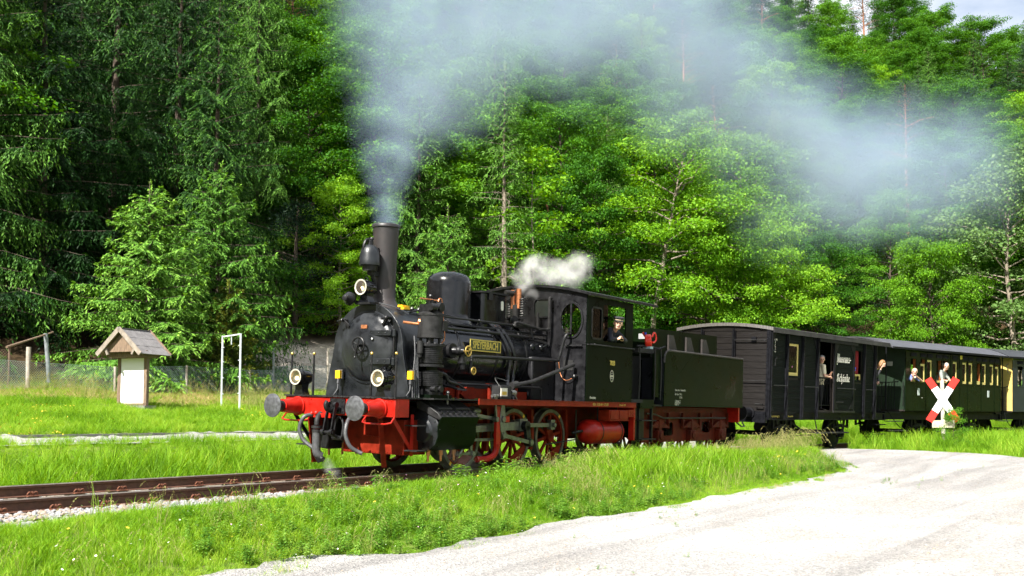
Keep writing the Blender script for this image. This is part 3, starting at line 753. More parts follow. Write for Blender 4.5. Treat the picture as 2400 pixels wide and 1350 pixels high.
m_pane = mat('window_glass', (.02, .025, .022), .06, spec=.7)
def glass_mat():
    m = bpy.data.materials.new('clear_glass'); m.use_nodes = True; n = m.node_tree.nodes; l = m.node_tree.links; n.clear()
    o = n.new('ShaderNodeOutputMaterial'); t = n.new('ShaderNodeBsdfTransparent'); g = n.new('ShaderNodeBsdfGlossy'); g.inputs['Roughness'].default_value = .03
    t.inputs['Color'].default_value = (.78, .84, .80, 1); f = n.new('ShaderNodeFresnel'); f.inputs['IOR'].default_value = 1.5; x = n.new('ShaderNodeMixShader')
    l.new(f.outputs[0], x.inputs[0]); l.new(t.outputs[0], x.inputs[1]); l.new(g.outputs[0], x.inputs[2]); l.new(x.outputs[0], o.inputs[0]); return m
m_glass = glass_mat()
m_tint = glass_mat(); m_tint.name = 'tinted_glass'; m_tint.node_tree.nodes['Transparent BSDF'].inputs[0].default_value = (.30, .30, .30, 1)
m_lens = mat('lamp_reflector', (.55, .56, .54), .28, metal=.6)
m_bulb = mat('lamp_bulb', (1, .8, .5), .4, emit=(1.0, .62, .28), estr=3.0)

loco = empty('steam_locomotive', (0, 0, 0), (CANT, 0, 0))
tag(loco, 'black and red steam locomotive at the head of the train', 'locomotive')
ZB = 2.02
# frames
for sgn in (-1, 1):
    mb = MB(); plate(mb, [(.02, .62), (.9, .52), (1.6, .62), (1.75, .95), (2.55, .95), (2.7, .5), (3.1, .5), (3.25, .95), (4.2, .95), (4.35, .55), (4.45, .95), (5.5, .95), (5.65, .5), (7.3, .55), (7.3, 1.14), (.02, 1.14)], [circ(1.2, .85, .12, 12)], 'y', sgn * .52 - .015, sgn * .52 + .015)
    mb.build('frame', m_redd, loco)
mb = MB(); mb.box(-.035, .05, -1.175, 1.175, .905, 1.19); mb.box(.05, .30, -1.175, -1.15, .905, 1.19); mb.box(.05, .30, 1.15, 1.175, .905, 1.19)
bb = mb.build('buffer_beam', m_red, loco, bev=.008)
MB().rivets([(-.035, y, z) for y in (-1.1, -.6, .6, 1.1) for z in (.95, 1.15)] , .014, (-1, 0, 0)).build('rivet', m_red, bb)['kind'] = 'stuff'
MB().box(-.06, .62, -1.19, 1.19, 1.19, 1.215).rivets([(-.062, -1.15 + .115 * i, 1.202) for i in range(21)], .011, (-1, 0, 0)).build('front_platform', m_dust, loco)
mb = MB(); mb.box(-.062, -.035, -.16, .16, .93, 1.17)
mb.rivets([(-.062, y, z) for y in (-.12, .12) for z in (.97, 1.13)], .018, (-1, 0, 0)); mb.build('hook_plate', m_iron, loco)
# draw hook and screw coupling
mb = MB(); hk = []
for i in range(11):
    t = R_(200 - i * 26); hk.append((-.22 + .085 * math.cos(t) * 1.0, 0, 1.06 + .085 * math.sin(t)))
mb.tube([(-.02, 0, 1.02), (-.16, 0, 1.0)] + [(-.225, 0, .985), (-.295, 0, 1.01), (-.325, 0, 1.07), (-.30, 0, 1.125)], [.055, .028], 10, smooth_n=4)
mb.tube([(-.16, 0, 1.0), (-.17, 0, 1.08)], .04, 8); mb.build('draw_hook', m_iron, loco)
mb = MB()
for sgn in (-1, 1):
    mb.bar((-.17, sgn * .075, 1.07), (-.26, sgn * .085, .64), .022, .05, (1, 0, 0))
    mb.cyl((-.17, sgn * .055, 1.07), (-.17, sgn * .10, 1.07), .045, n=14); mb.cyl((-.26, sgn * .06, .64), (-.26, sgn * .12, .64), .05, n=14)
mb.cyl((-.26, -.13, .64), (-.26, .13, .64), .025, n=10)
mb.tube([(-.26, .0, .64), (-.16, -.02, .60), (-.06, -.04, .55)], .03, 8); mb.cyl((-.06, -.14, .55), (-.06, .08, .55), .035, n=10)
mb.tube([(-.06, -.12, .55), (-.03, -.12, .75), (-.02, -.06, .86), (-.02, .02, .86), (-.03, .06, .75), (-.06, .06, .55)], .022, 8, smooth_n=4)
mb.build('screw_coupling', m_iron, loco)
# buffers
for sgn in (-1, 1):
    y = sgn * .875; z = 1.034
    bf = MB(); bf.lathe([(-.035, .155), (-.07, .155), (-.075, .135), (-.38, .10), (-.385, .105), (-.40, .105), (-.40, .09)], (0, y, z), (1, 0, 0), 28)
    bf.rivets([(-.07, y + .125 * math.cos(k * PI / 2 + .785), z + .125 * math.sin(k * PI / 2 + .785)) for k in range(4)], .016, (-1, 0, 0))
    b_o = bf.build('buffer', m_red, loco)
    q = MB(); q.lathe([(-.37, .082), (-.57, .078)], (0, y, z), (1, 0, 0), 24); q.build('plunger', m_iron, b_o)
    q = MB(); rr = .188
    q.lathe([(-.55, .07), (-.585, .13), (-.598, rr), (-.612, rr), (-.624, rr * .8), (-.632, rr * .45), (-.635, .001)], (0, y, z), (1, 0, 0), 40); q.build('buffer_head', m_bufh, b_o)
    MB().tube([(-.02, y + .30, .905), (-.10, y + .30, .82), (-.12, y + .20, .80), (-.12, y - .18, .80), (-.10, y - .28, .82), (-.02, y - .28, .905)], .014, 7).build('shunter_handle', m_red, loco)
# brake hoses
MB().tube([(-.10, .50, .90), (-.22, .56, .86), (-.25, .62, .68), (-.22, .56, .50), (-.16, .40, .38), (-.13, .32, .33)], .032, 10, smooth_n=5).build('brake_hose', m_rub, loco)
mb = MB(); mb.tube([(-.05, .36, .92), (-.15, .33, .84), (-.17, .32, .74)], .045, 12, smooth_n=4); mb.cyl((-.17, .32, .73), (-.17, .32, .69), .085, n=18); mb.cyl((-.17, .32, .67), (-.17, .32, .63), .075, n=18); mb.build('heating_valve', m_dust, loco)
MB().tube([(-.17, .32, .66), (-.17, .315, .50), (-.17, .31, .34), (-.15, .29, .28), (-.11, .27, .25)], .068, 14, smooth_n=4).build('heating_hose', m_rub, loco)
mb = MB(); mb.cyl((-.15, .31, .30), (-.11, .26, .16), .075, .055, n=14); mb.cyl((-.13, .36, .28), (-.13, .20, .20), .045, n=12); mb.build('hose_coupling', m_iron, loco)
MB().tube([(-.10, -.30, .86), (-.20, -.34, .76), (-.23, -.36, .60), (-.19, -.42, .44), (-.10, -.50, .36), (-.06, -.56, .33)], .032, 10, smooth_n=5).build('brake_hose', m_rub, loco)
mb = MB(); mb.box(-.10, -.02, .10, .55, .86, .93); mb.ball((-.11, .40, .93), .04, 10); mb.ball((-.11, .50, .92), .035, 10); mb.build('brake_cock', m_red, loco)
# red box and guard irons below the beam
mb = MB(); mb.box(.40, .95, -1.0, .27, .31, .86); rb = mb.build('front_plate', m_redd, loco, bev=.01)
rv = [(.40, -.97, .34 + .055 * i) for i in range(10)] + [(.40, .24, .34 + .055 * i) for i in range(10)] + [(.40, -.97 + .06 * i, .34) for i in range(21)]
MB().rivets(rv, .012, (-1, 0, 0)).build('rivet', m_redd, rb)['kind'] = 'stuff'
MB().prism([(.38, .35), (.75, .38), (.75, .95), (.38, .95)], 'x', .15, .5).build('steam_chest_end', m_iron, loco, bev=.02)
for y in (-.78, .72):
    MB().prism([(.02, .95), (.12, .95), (.26, .12), (.16, .12)], 'y', y - .012, y + .012).build('guard_iron', m_redd, loco)
for sgn in (-1, 1):
    MB().bar((.06, sgn * 1.05, .90), (.55, sgn * 1.05, .36), .02, .06).bar((.52, sgn * 1.06, .95), (.52, sgn * 1.06, .3), .012, .07, (1, 0, 0)).build('step_bracket', m_red if sgn < 0 else m_iron, loco)
    st = MB()
    for zz_ in (.38, .77):
        MB().box(.36, .60, sgn * 1.30, sgn * 1.04, zz_, zz_ + .018).build('footstep', m_dust, loco)
# headlights
def lamp(x, y, z, r, L, hs, lab=None):
    b_ = MB(); b_.lathe([(0, r * 1.06), (-.012, r * 1.10), (-.03, r * 1.10), (-.03, r * .98), (.0, r * .97), (.03, r * .93), (.06, r * .6), (.07, .01)], (x, y, z), (1, 0, 0), 32, cap0=False, cap1=False)
    b_.lathe([(0, r * 1.05), (.05, r * 1.05), (.055, r * 1.0), (L * .85, r * .98), (L, r * .8), (L + .012, .005)], (x, y, z), (1, 0, 0), 32, cap0=False, cap1=False)
    b_.lathe([(.06, r * 1.05), (.08, r * 1.09), (.10, r * 1.05)], (x, y, z), (1, 0, 0), 32, False, False)
    b_.tube([(x + .10, y - r * .35, z + r * 1.0), (x + .10, y - r * .2, z + r * 1.35), (x + .10, y + r * .2, z + r * 1.35), (x + .10, y + r * .35, z + r * 1.0)], .008, 6, smooth_n=3)
    for k in (.45, .75): b_.box(x + .06, x + .18, y - r * 1.12, y - r * 1.0, z + r * (k - .5), z + r * (k - .42))
    if hs:
        b_.prism([(y - .11, hs), (y + .11, hs), (y + .07, hs + .09), (y + .085, z - r * .6), (y - .085, z - r * .6), (y - .07, hs + .09)], 'x', x + .05, x + .20)
    h_ = b_.build('headlight', m_boil, loco)
    q = MB(); q.lathe([(-.022, r * .97), (.03, r * .90), (.055, r * .55), (.06, .01)], (x, y, z), (1, 0, 0), 32, cap0=False, cap1=False); q.build('reflector', m_lens, h_)
    q = MB(); q.lathe([(-.034, r * 1.06), (-.036, r * 1.02), (-.03, r * .86), (-.024, r * .84)], (x, y, z), (1, 0, 0), 32, cap0=False, cap1=False); q.build('rim', mat('lamp_rim', (.42, .40, .33), .5), h_)
    q = MB(); q.ball((x + .01, y, z - r * .15), .034, 12); q.build('bulb', m_bulb, h_)
    q = MB(); q.lathe([(-.026, r * .96), (-.030, .001)], (x, y, z), (1, 0, 0), 32, cap0=False, cap1=False); q.build('lens', m_glass, h_)
    return h_
lamp(-.10, -.88, 1.50, .122, .28, 1.215); lamp(-.10, .88, 1.50, .122, .28, 1.215)
lamp(.42, 0.0, 2.985, .122, .27, 2.74)
mb = MB(); mb.box(.44, .68, -.16, .16, 2.71, 2.745); mb.build('lamp_bracket', m_iron, loco)
mb = MB(); mb.lathe([(-.16, .01), (-.15, .045), (-.08, .055), (-.02, .10), (.0, .11), (.06, .10), (.12, .05)], (.34, .20, 2.80), (1, .25, 0), 20); mb.tube([(.40, .22, 2.80), (.55, .18, 2.74)], .03, 8); mb.build('whistle_horn', m_iron, loco)
for y in (-1.12, -.62, .62, 1.12):
    mb = MB(); mb.tube([(.02, y, 1.21), (.02, y, 1.90 if abs(y) < 1 else 1.86)], [.020, .014], 8); mb.ball((.02, y, 1.92 if abs(y) < 1 else 1.88), .026, 10); mb.mi(1)
    mb = MB().tube([(.02, y, 1.21), (.02, y, 1.86)], [.021, .014], 8).build('lamp_iron', m_iron, loco)
    MB().ball((.02, y, 1.885), .027, 10).build('brass_knob', m_brass, mb)
for y in (-1.02, .52):
    p_ = MB().box(.47, .52, y - .05, y + .05, 1.50, 1.63).build('power_socket', m_yel2, loco)
    MB().box(.52, .56, y - .06, y + .05, 1.49, 1.65).tube([(.50, y, 1.50), (.49, y, 1.42)], .022, 8).tube([(.49, y, 1.42), (.47, y - .01, 1.32), (.44, y + .03, 1.24), (.44, y + .05, 1.215)], .011, 6, smooth_n=3).build('socket_cable', m_rub, p_)
# smokebox
out = [(-.90, 1.215), (-.885, 1.34), (-.83, 1.62), (-.775, 1.85)] + [(.745 * math.cos(t), ZB + .72 * math.sin(t)) for t in np.linspace(PI - .0, 0, 31)] + [(.775, 1.85), (.83, 1.62), (.885, 1.34), (.90, 1.215)]
sb = MB().prism(out, 'x', .60, .66).build('smokebox_front', m_smoke, loco, bev=.006)
out2 = [(y * .97, (z - 1.215) * .985 + 1.215) for y, z in out]
MB().prism(out2, 'x', .66, 1.46).build('smokebox', m_smoke, loco, ang=40)
mb = MB(); mb.lathe([(.0, .60), (-.02, .60), (-.028, .575)], (.60, -.03, ZB), (1, 0, 0), 48, False, True); mb.build('door_ring', m_smoke, sb)
mb = MB(); mb.lathe([(-.028, .555), (-.05, .545), (-.068, .47), (-.095, .40), (-.125, .30), (-.145, .18), (-.152, .001)], (.60, -.03, ZB), (1, 0, 0), 48, False, False); dr = mb.build('smokebox_door', m_smoke, loco, ang=60)
for zz_ in (2.24, 1.78):
    MB().box(.47, .53, -.60, -.16, zz_ - .045, zz_ + .045).cyl((.53, -.62, zz_ - .06), (.53, -.62, zz_ + .06), .035, n=12).rivets([(.47, -.2, zz_), (.47, -.35, zz_), (.47, -.5, zz_)], .016, (-1, 0, 0)).build('hinge_strap', m_smoke, dr, bev=.006)
MB().cyl((.53, -.62, 1.70), (.53, -.62, 2.34), .016, n=8).build('hinge_pin', m_iron, dr)
hwm = MB(); hp = [(.345, -.03 + .125 * math.cos(t), 2.04 + .125 * math.sin(t)) for t in np.linspace(0, 2 * PI, 25)]
hwm.tube(hp, .016, 8, caps=False)
for k in range(5):
    t = k * 2 * PI / 5 + .4; hwm.cyl((.355, -.03, 2.04), (.345, -.03 + .12 * math.cos(t), 2.04 + .12 * math.sin(t)), .010, n=6)
hwm.cyl((.33, -.03, 2.04), (.46, -.03, 2.04), .03, n=12); hwm.tube([(.32, -.03, 2.04), (.315, -.01, 1.93), (.31, 0, 1.85)], .014, 8); hwm.ball((.31, 0, 1.84), .02, 8)
hwm.build('door_handwheel', m_iron, dr)
MB().ball((.445, -.24, 2.14), .022, 8).build('door_knob', m_steel, dr)
MB().box(.462, .474, -.10, .03, 2.315, 2.375).build('works_plate', m_copper, dr)
for (a, ln) in ((R_(42), .2), (R_(135), .2), (R_(222), .2), (R_(318), .2)):
    y0, z0 = -.03 + .60 * math.cos(a), ZB + .60 * math.sin(a)
    if a == R_(318): continue
    cl = MB(); cl.cyl((.58, y0 + .06 * math.cos(a), z0 + .06 * math.sin(a)), (.50, y0 + .06 * math.cos(a), z0 + .06 * math.sin(a)), .03, n=10)
    cl.bar((.51, y0 + .10 * math.cos(a), z0 + .10 * math.sin(a)), (.53, y0 - .10 * math.cos(a), z0 - .10 * math.sin(a)), .035, .05, (1, 0, 0)); cl.ball((.47, y0 + .06 * math.cos(a), z0 + .06 * math.sin(a)), .028, 8)
    cl.tube([(.47, y0 + .06 * math.cos(a), z0 + .06 * math.sin(a)), (.46, y0 + .06 * math.cos(a) + .10, z0 + .06 * math.sin(a) - .02)], .012, 6); cl.build('door_clamp', m_iron, dr)
# chimney
mb = MB(); mb.lathe([(2.60, .36), (2.70, .30), (2.76, .225), (2.86, .192), (3.05, .186), (3.4, .192), (3.9, .212), (4.02, .218), (4.035, .238), (4.075, .240), (4.09, .225), (4.09, .19), (3.8, .17), (3.5, .16)], (.97, 0, 0), (0, 0, 1), 40, False, False); mb.build('chimney', m_chim, loco, ang=50)
# bell in front of the chimney
mb = MB(); mb.lathe([(3.37, .150), (3.36, .172), (3.40, .176), (3.44, .168), (3.55, .160), (3.63, .138), (3.68, .10), (3.70, .05)], (.585, 0, 0), (0, 0, 1), 32, False, True); bell = mb.build('bell', m_smoke, loco, ang=60)
MB().cyl((.585, 0, 3.69), (.585, 0, 3.78), .055, .05, n=14).ball((.60, -.02, 3.80), .035, 8).tube([(.47, .02, 3.50), (.455, .02, 3.66), (.50, .01, 3.77), (.585, 0, 3.79)], .024, 8, smooth_n=4).ball((.47, .02, 3.48), .03, 8).build('bell_yoke', m_iron, bell)
mb = MB(); mb.cyl((.60, 0, 3.36), (.60, 0, 3.27), .13, .12, n=20); mb.box(.58, .80, -.04, .04, 3.20, 3.27); mb.bar((.62, 0, 3.24), (.79, 0, 3.02), .03, .06); mb.tube([(.60, -.08, 3.26), (.66, -.10, 3.05), (.70, -.08, 2.90)], .010, 6); mb.build('bell_bracket', m_iron, bell)
# boiler
MB().cyl((1.46, 0, ZB), (5.27, 0, ZB), .625, n=64, caps=True).build('boiler', m_boil, loco, ang=30)
for x in (1.52, 2.30, 3.42, 4.40):
    MB().lathe([(-.03, .627), (-.025, .634), (.025, .634), (.03, .627)], (x, 0, ZB), (1, 0, 0), 64, False, False).build('boiler_band', m_iron, loco)
MB().box(4.45, 5.26, -.72, .72, 1.22, 2.05).build('firebox_casing', m_cabf, loco, bev=.03)
MB().box(1.6, 4.45, -.40, .40, 1.22, 1.55).build('boiler_saddle', m_dark, loco)
mb = MB(); mb.lathe([(2.50, .52), (2.58, .44), (2.66, .41), (2.72, .405), (3.28, .405), (3.36, .39), (3.43, .33), (3.475, .22), (3.49, .10), (3.494, .001)], (2.73, 0, 0), (0, 0, 1), 48, False, False); mb.build('steam_dome', m_boil, loco, ang=60)
mb = MB(); mb.prism(rrect(3.30, 4.10, -.36, .36, .10), 'z', 2.45, 3.17); sbx = mb.build('sand_box', m_boil, loco, bev=.015)
mb = MB(); mb.prism(rrect(3.27, 4.13, -.39, .39, .11), 'z', 3.17, 3.20); mb.box(3.45, 3.55, -.40, -.37, 3.05, 3.17); mb.build('lid', m_iron, sbx)
MB().prism(rrect(3.86, 3.94, 2.88, 3.06, .035), 'y', -.372, -.362).build('white_tag', m_white, sbx)
# pipes along the boiler top
yb = lambda z, e=.04: -math.sqrt(max(.01, (.625 + e) ** 2 - (z - ZB) ** 2))
for (z, r, x0, x1) in ((2.50, .020, 1.5, 5.25), (2.42, .028, 1.55, 4.5)):
    MB().tube([(x0, yb(z, .06), z), ((x0 + x1) / 2, yb(z, .06), z + .01), (x1, yb(z, .06), z)], r, 8).build('boiler_pipe', m_iron, loco)
mb = MB(); mb.tube([(1.5, -.50, 2.62), (5.25, -.50, 2.62)], .020, 8)
for x in (1.9, 3.0, 4.1): mb.cyl((x, -.50, 2.62), (x, -.42, 2.48), .016, n=8); mb.ball((x, -.50, 2.62), .032, 8)
mb.build('handrail', m_iron, loco)
for dx in (0, .16):
    pts_ = [(3.45 + dx, -.18, 2.70)] + [(3.50 + dx + .25 * i / 7, -.69 * math.sin(t), ZB + .69 * math.cos(t)) for i, t in enumerate(np.linspace(.45, 1.75, 8))] + [(3.72 + dx, -.66, 1.6), (3.55 + dx, -.78, 1.34), (3.48 + dx, -.86, 1.2)]
    MB().tube(pts_, .036, 10, smooth_n=3).ball((3.45 + dx, -.18, 2.71), .06, 10).build('feed_pipe', m_boil, loco)
MB().tube([(5.24, -1.05, 2.52), (5.12, -1.05, 2.50), (5.08, -1.0, 2.35), (5.02, -.95, 2.05), (4.9, -.92, 1.99), (3.6, -.88, 1.97), (2.42, -.85, 1.95), (2.33, -.85, 1.90), (2.30, -.85, 1.74)], .03, 10, smooth_n=3).build('steam_pipe', m_iron, loco)
vl = MB(); vl.cyl((2.30, -.85, 1.76), (2.30, -.85, 1.66), .05, n=12); vl.build('drain_valve', m_iron, loco)
vw = MB(); vw.tube([(2.30 + .06 * math.cos(t), -.92, 1.70 + .06 * math.sin(t)) for t in np.linspace(0, 2 * PI, 17)], .012, 6, caps=False); vw.bar((2.24, -.92, 1.70), (2.36, -.92, 1.70), .012, .012); vw.bar((2.30, -.92, 1.64), (2.30, -.92, 1.76), .012, .012, (1, 0, 0)); vw.build('handwheel', m_brass, loco)
vk = MB(); vk.cyl((2.02, -.60, 2.03), (2.02, -.68, 2.03), .13, n=20); vk.cyl((2.02, -.68, 2.03), (2.08, -.88, 2.03), .07, .05, n=14); vk.ball((2.06, -.78, 2.03), .085, 12); vk.cyl((2.10, -.80, 2.0), (2.12, -.82, 1.72), .045, n=12); vk.cyl((2.11, -.81, 1.86), (2.11, -.81, 1.82), .075, n=14); vk.build('check_valve', m_iron, loco)
vw = MB(); vw.tube([(2.12 + .085 * math.cos(t), -.93, 2.03 + .085 * math.sin(t)) for t in np.linspace(0, 2 * PI, 21)], .013, 6, caps=False)
for k in range(4): vw.bar((2.12, -.93, 2.03), (2.12 + .085 * math.cos(k * PI / 2 + .3), -.93, 2.03 + .085 * math.sin(k * PI / 2 + .3)), .012, .012)
vw.cyl((2.12, -.86, 2.03), (2.12, -.94, 2.03), .015, n=8); vw.build('handwheel', m_brass, loco)
for x in (4.62, 4.95):
    MB().ball((x, -.60, 2.24), .075, 14, (1, .5, 1)).cyl((x, -.62, 2.25), (x + .03, -.69, 2.30), .012, n=6).build('washout_plug', m_boil, loco)
MB().tube([(1.7, -.80, 1.47), (4.5, -.84, 1.46), (4.58, -.84, 1.44), (4.60, -.84, 1.22)], .022, 8).build('lower_pipe', m_iron, loco)
MB().tube([(1.55, -.55, 1.50), (1.75, -1.0, 1.38), (2.0, -1.0, 1.36), (1.6, -.9, 1.58)], .02, 8).build('bent_pipe', m_iron, loco)
# name plate
NX, NZ = 2.985, 2.165; NYp = -.655
npl = MB().box(NX - .465, NX + .465, NYp - .012, NYp, NZ - .098, NZ + .098).build('name_plate', mat('plate_green', (.02, .035, .012), .4), loco)
fr_ = MB(); fr_.ring([(NX - .47, NZ - .103), (NX + .47, NZ - .103), (NX + .47, NZ + .103), (NX - .47, NZ + .103)], [(NX - .452, NZ - .085), (NX + .452, NZ - .085), (NX + .452, NZ + .085), (NX - .452, NZ + .085)], 'y', NYp - .02, NYp - .010); fr_.build('plate_border', m_gold, npl)
text_mesh('plate_letters', 'SPEYERBACH', .19, side_matrix(NX, NYp - .014, NZ), m_gold, npl, .004, sx=.70, bold=.004)
# clutter on top of the smokebox: lagged pipes, joints, yellow ear defenders
mb = MB(); rr_ = random.Random(4)
for i in range(7):
    x0 = 1.0 + i * .1; mb.tube([(x0 * .9 + .1, -.30 - .05 * (i % 3), 2.69 - .03 * (i % 3)), (1.4 + .03 * i, -.36 - .04 * (i % 4), 2.68), (2.1 + .06 * i, -.40 - .03 * (i % 4), 2.64)], .012 + .004 * (i % 3), 6, smooth_n=3)
    mb.ball((1.1 + .14 * i, -.36 - .03 * (i % 3), 2.69), .035, 8)
mb.build('valve_cluster', m_iron, loco)
MB().box(.95, 1.13, -.42, -.32, 2.70, 2.735).box(.90, 1.05, -.50, -.43, 2.655, 2.69).build('yellow_cap', m_yel2, loco)
MB().tube([(.62, -.20, 2.74), (.78, -.40, 2.68), (1.0, -.52, 2.58)], .010, 6, smooth_n=4).build('lamp_cable', m_rub, loco)
for k in range(4):
    MB().tube([(.70 + .03 * k, -.90, 2.20 - .1 * k), (.66 + .02 * k, -.96, 1.9), (.60 + .03 * k, -.98 - .01 * k, 1.55), (.58 + .035 * k, -1.0 - .015 * k, 1.215)], .011, 6, smooth_n=4).build('cable', m_rub, loco)
# air pump
PX, PY_ = .98, -1.0
pump = empty('air_pump', (0, 0, 0), parent=loco)
MB().cyl((PX, PY_, 2.20), (PX, PY_, 2.56), .205, n=28).lathe([(2.18, .215), (2.22, .215)], (PX, PY_, 0), (0, 0, 1), 28).lathe([(2.54, .215), (2.575, .215), (2.60, .16), (2.64, .14)], (PX, PY_, 0), (0, 0, 1), 28).box(PX + .06, PX + .18, PY_ - .215, PY_ - .19, 2.30, 2.46).build('steam_cylinder', m_dust, pump)
hd_ = MB(); hd_.box(PX - .16, PX + .16, PY_ - .11, PY_ + .11, 2.58, 2.72); hd_.cyl((PX - .19, PY_ - .14, 2.67), (PX - .05, PY_ - .14, 2.67), .06, n=12); hd_.cyl((PX + .06, PY_ - .18, 2.68), (PX + .06, PY_ - .10, 2.68), .075, n=16); hd_.cyl((PX, PY_, 2.72), (PX, PY_, 2.80), .04, n=10); hd_.cyl((PX + .15, PY_, 2.70), (PX + .15, PY_, 2.78), .05, n=10); hd_.ball((PX - .02, PY_, 2.86), .03, 8); hd_.cyl((PX - .02, PY_, 2.80), (PX - .02, PY_, 2.88), .014, n=6); hd_.build('valve_head', m_iron, pump)
MB().tube([(PX - .28, PY_, 2.80), (PX - .05, PY_ - .02, 2.80), (PX + .16, PY_, 2.80)], .013, 6).tube([(PX + .18, PY_, 2.72), (PX + .20, PY_, 2.83), (PX + .26, PY_, 2.84), (PX + .29, PY_, 2.78), (PX + .30, PY_ - .03, 2.45), (PX + .33, PY_ - .04, 2.20), (PX + .28, PY_, 2.10)], .010, 6, smooth_n=3).build('copper_pipe', m_copper, pump)
mid = MB()
for k in range(4): mid.cyl((PX + .15 * math.cos(k * PI / 2 + .6), PY_ + .15 * math.sin(k * PI / 2 + .6), 2.05), (PX + .15 * math.cos(k * PI / 2 + .6), PY_ + .15 * math.sin(k * PI / 2 + .6), 2.20), .025, n=8)
mid.cyl((PX, PY_, 2.05), (PX, PY_, 2.20), .06, n=12); mid.build('distance_piece', m_dust, pump)
fin = MB()
for i in range(9): fin.lathe([(-.011, .21), (.011, .21)], (PX, PY_, 1.79 + .03 * i), (0, 0, 1), 26)
fin.cyl((PX, PY_, 1.74), (PX, PY_, 2.06), .165, n=24); fin.lathe([(-.02, .245), (.02, .245)], (PX, PY_, 2.065), (0, 0, 1), 28); fin.lathe([(-.02, .235), (.02, .235)], (PX, PY_, 1.735), (0, 0, 1), 28)
fin.rivets([(PX + .225 * math.cos(k * .524), PY_ + .225 * math.sin(k * .524), 2.085) for k in range(12)], .018, (0, 0, 1)); fin.build('upper_air_cylinder', m_iron, pump)
fin = MB()
for i in range(8): fin.lathe([(-.010, .20), (.010, .20)], (PX + .04, PY_, 1.42 + .029 * i), (0, 0, 1), 26)
fin.cyl((PX + .04, PY_, 1.24), (PX + .04, PY_, 1.66), .15, n=24); fin.cyl((PX + .04, PY_ - .12, 1.36), (PX + .04, PY_ - .24, 1.36), .05, n=14); fin.cyl((PX - .08, PY_ - .12, 1.36), (PX - .08, PY_ - .22, 1.36), .045, n=14)
fin.tube([(PX + .15, PY_ - .08, 1.62), (PX + .30, PY_ - .1, 1.60), (PX + .38, PY_ - .1, 1.50), (PX + .62, PY_ - .1, 1.46)], .03, 8, smooth_n=3); fin.build('lower_air_cylinder', m_iron, pump)
MB().box(PX - .20, PX + .36, PY_ - .20, PY_ + .28, 1.215, 1.27).box(PX + .05, PX + .34, PY_ + .10, PY_ + .28, 1.27, 2.1).build('pump_bracket', m_green, pump)
MB().cyl((PX - .27, PY_ - .02, 1.92), (PX - .27, PY_ - .02, 2.12), .05, n=14).cyl((PX - .27, PY_ - .02, 1.86), (PX - .27, PY_ - .02, 1.92), .03, n=10).bar((PX - .27, PY_, 2.0), (PX - .1, PY_, 2.0), .03, .03).build('lubricator_cup', m_dust, pump)
MB().tube([(.63, -.72, 2.42), (.80, -.85, 2.40), (.84, -.95, 2.40)], .022, 8).ball((.82, -.92, 2.44), .05, 8).cyl((.82, -.92, 2.3), (.82, -.92, 2.55), .025, n=8).build('pump_feed', m_copper, loco)
# running boards with red valance
for sgn in (-1, 1):
    MB().box(.62, 7.30, sgn * 1.40 if sgn < 0 else .55, -.55 if sgn < 0 else 1.40, 1.19, 1.215).build('running_board', m_dust, loco)
    va = MB().box(1.80, 7.34, sgn * 1.425, sgn * 1.402, 1.125, 1.215).box(1.80, 7.34, sgn * 1.44, sgn * 1.402, 1.217, 1.226).build('valance', m_orng if sgn < 0 else m_redd, loco)
    if sgn < 0:
        text_mesh('valance_lettering', 'REV. 12.05 84  4.29.09', .075, side_matrix(5.85, -1.428, 1.17), m_gold, va, .001, sx=.9)['kind'] = 'stuff'
        text_mesh('valance_lettering', 'Brems 1.09', .055, side_matrix(6.75, -1.428, 1.17), m_gold, va, .001)['kind'] = 'stuff'
# wheels
def spoked_wheel(x, sgn, r, nsp, pin, name='driving_wheel', ml=m_redd, par=None, crank=True):
    y = sgn * .75; h = MB()
    h.lathe([(-.045, r * .80), (.045, r * .80), (.045, r * .885), (-.045, r * .885), (-.045, r * .80)], (x, y, r), (0, 1, 0), 44, False, False)
    h.cyl((x, y - sgn * .05, r), (x, y + sgn * .085, r), r * .20, n=24)
    for k in range(nsp):
        t = 2 * PI * k / nsp + .2; ca, sa = math.cos(t), math.sin(t)
        h.bar((x + ca * r * .15, y + sgn * .015, r + sa * r * .15), (x + ca * r * .83, y + sgn * .008, r + sa * r * .83), .040, .052, (ca * 0, 0, 0) if False else (-sa, 0, ca))
    if crank:
        pv = Vector((pin[0], 0, pin[1])); h.bar((x, y + sgn * .05, r), (x + pin[0] * 1.15, y + sgn * .05, r + pin[1] * 1.15), .07, .17, (-pin[1], 0, pin[0]))
        a_ = math.atan2(-pin[1], -pin[0])
        arc = [(x + r * .80 * math.cos(a_ + q), r + r * .80 * math.sin(a_ + q)) for q in np.linspace(-.85, .85, 12)]
        h.prism(arc, 'y', y - .04, y + sgn * .06)
    wo_ = h.build(name, ml, par or loco)
    q = MB(); q.lathe([(-.07, r * .88), (.065, r * .88), (.065, r), (-.045, r + .002), (-.055, r + .028), (-.075, r + .028), (-.07, r * .88)] if sgn > 0 else [(.07, r * .88), (-.065, r * .88), (-.065, r), (.045, r + .002), (.055, r + .028), (.075, r + .028), (.07, r * .88)], (x, y, r), (0, 1, 0), 52, False, False); q.build('tyre', m_tyre, wo_, ang=40)
    if name == 'driving_wheel':
        for a_ in (.9, 4.1):
            MB().bar((x + r * .885 * math.cos(a_), y + sgn * .067, r + r * .885 * math.sin(a_)), (x + r * .995 * math.cos(a_), y + sgn * .067, r + r * .995 * math.sin(a_)), .05, .004, (0, 1, 0)).build('tyre_mark', m_yel2, wo_)
    return wo_
WX = (2.14, 3.74, 5.0); WR = .53; PIN = (-.12, .23)
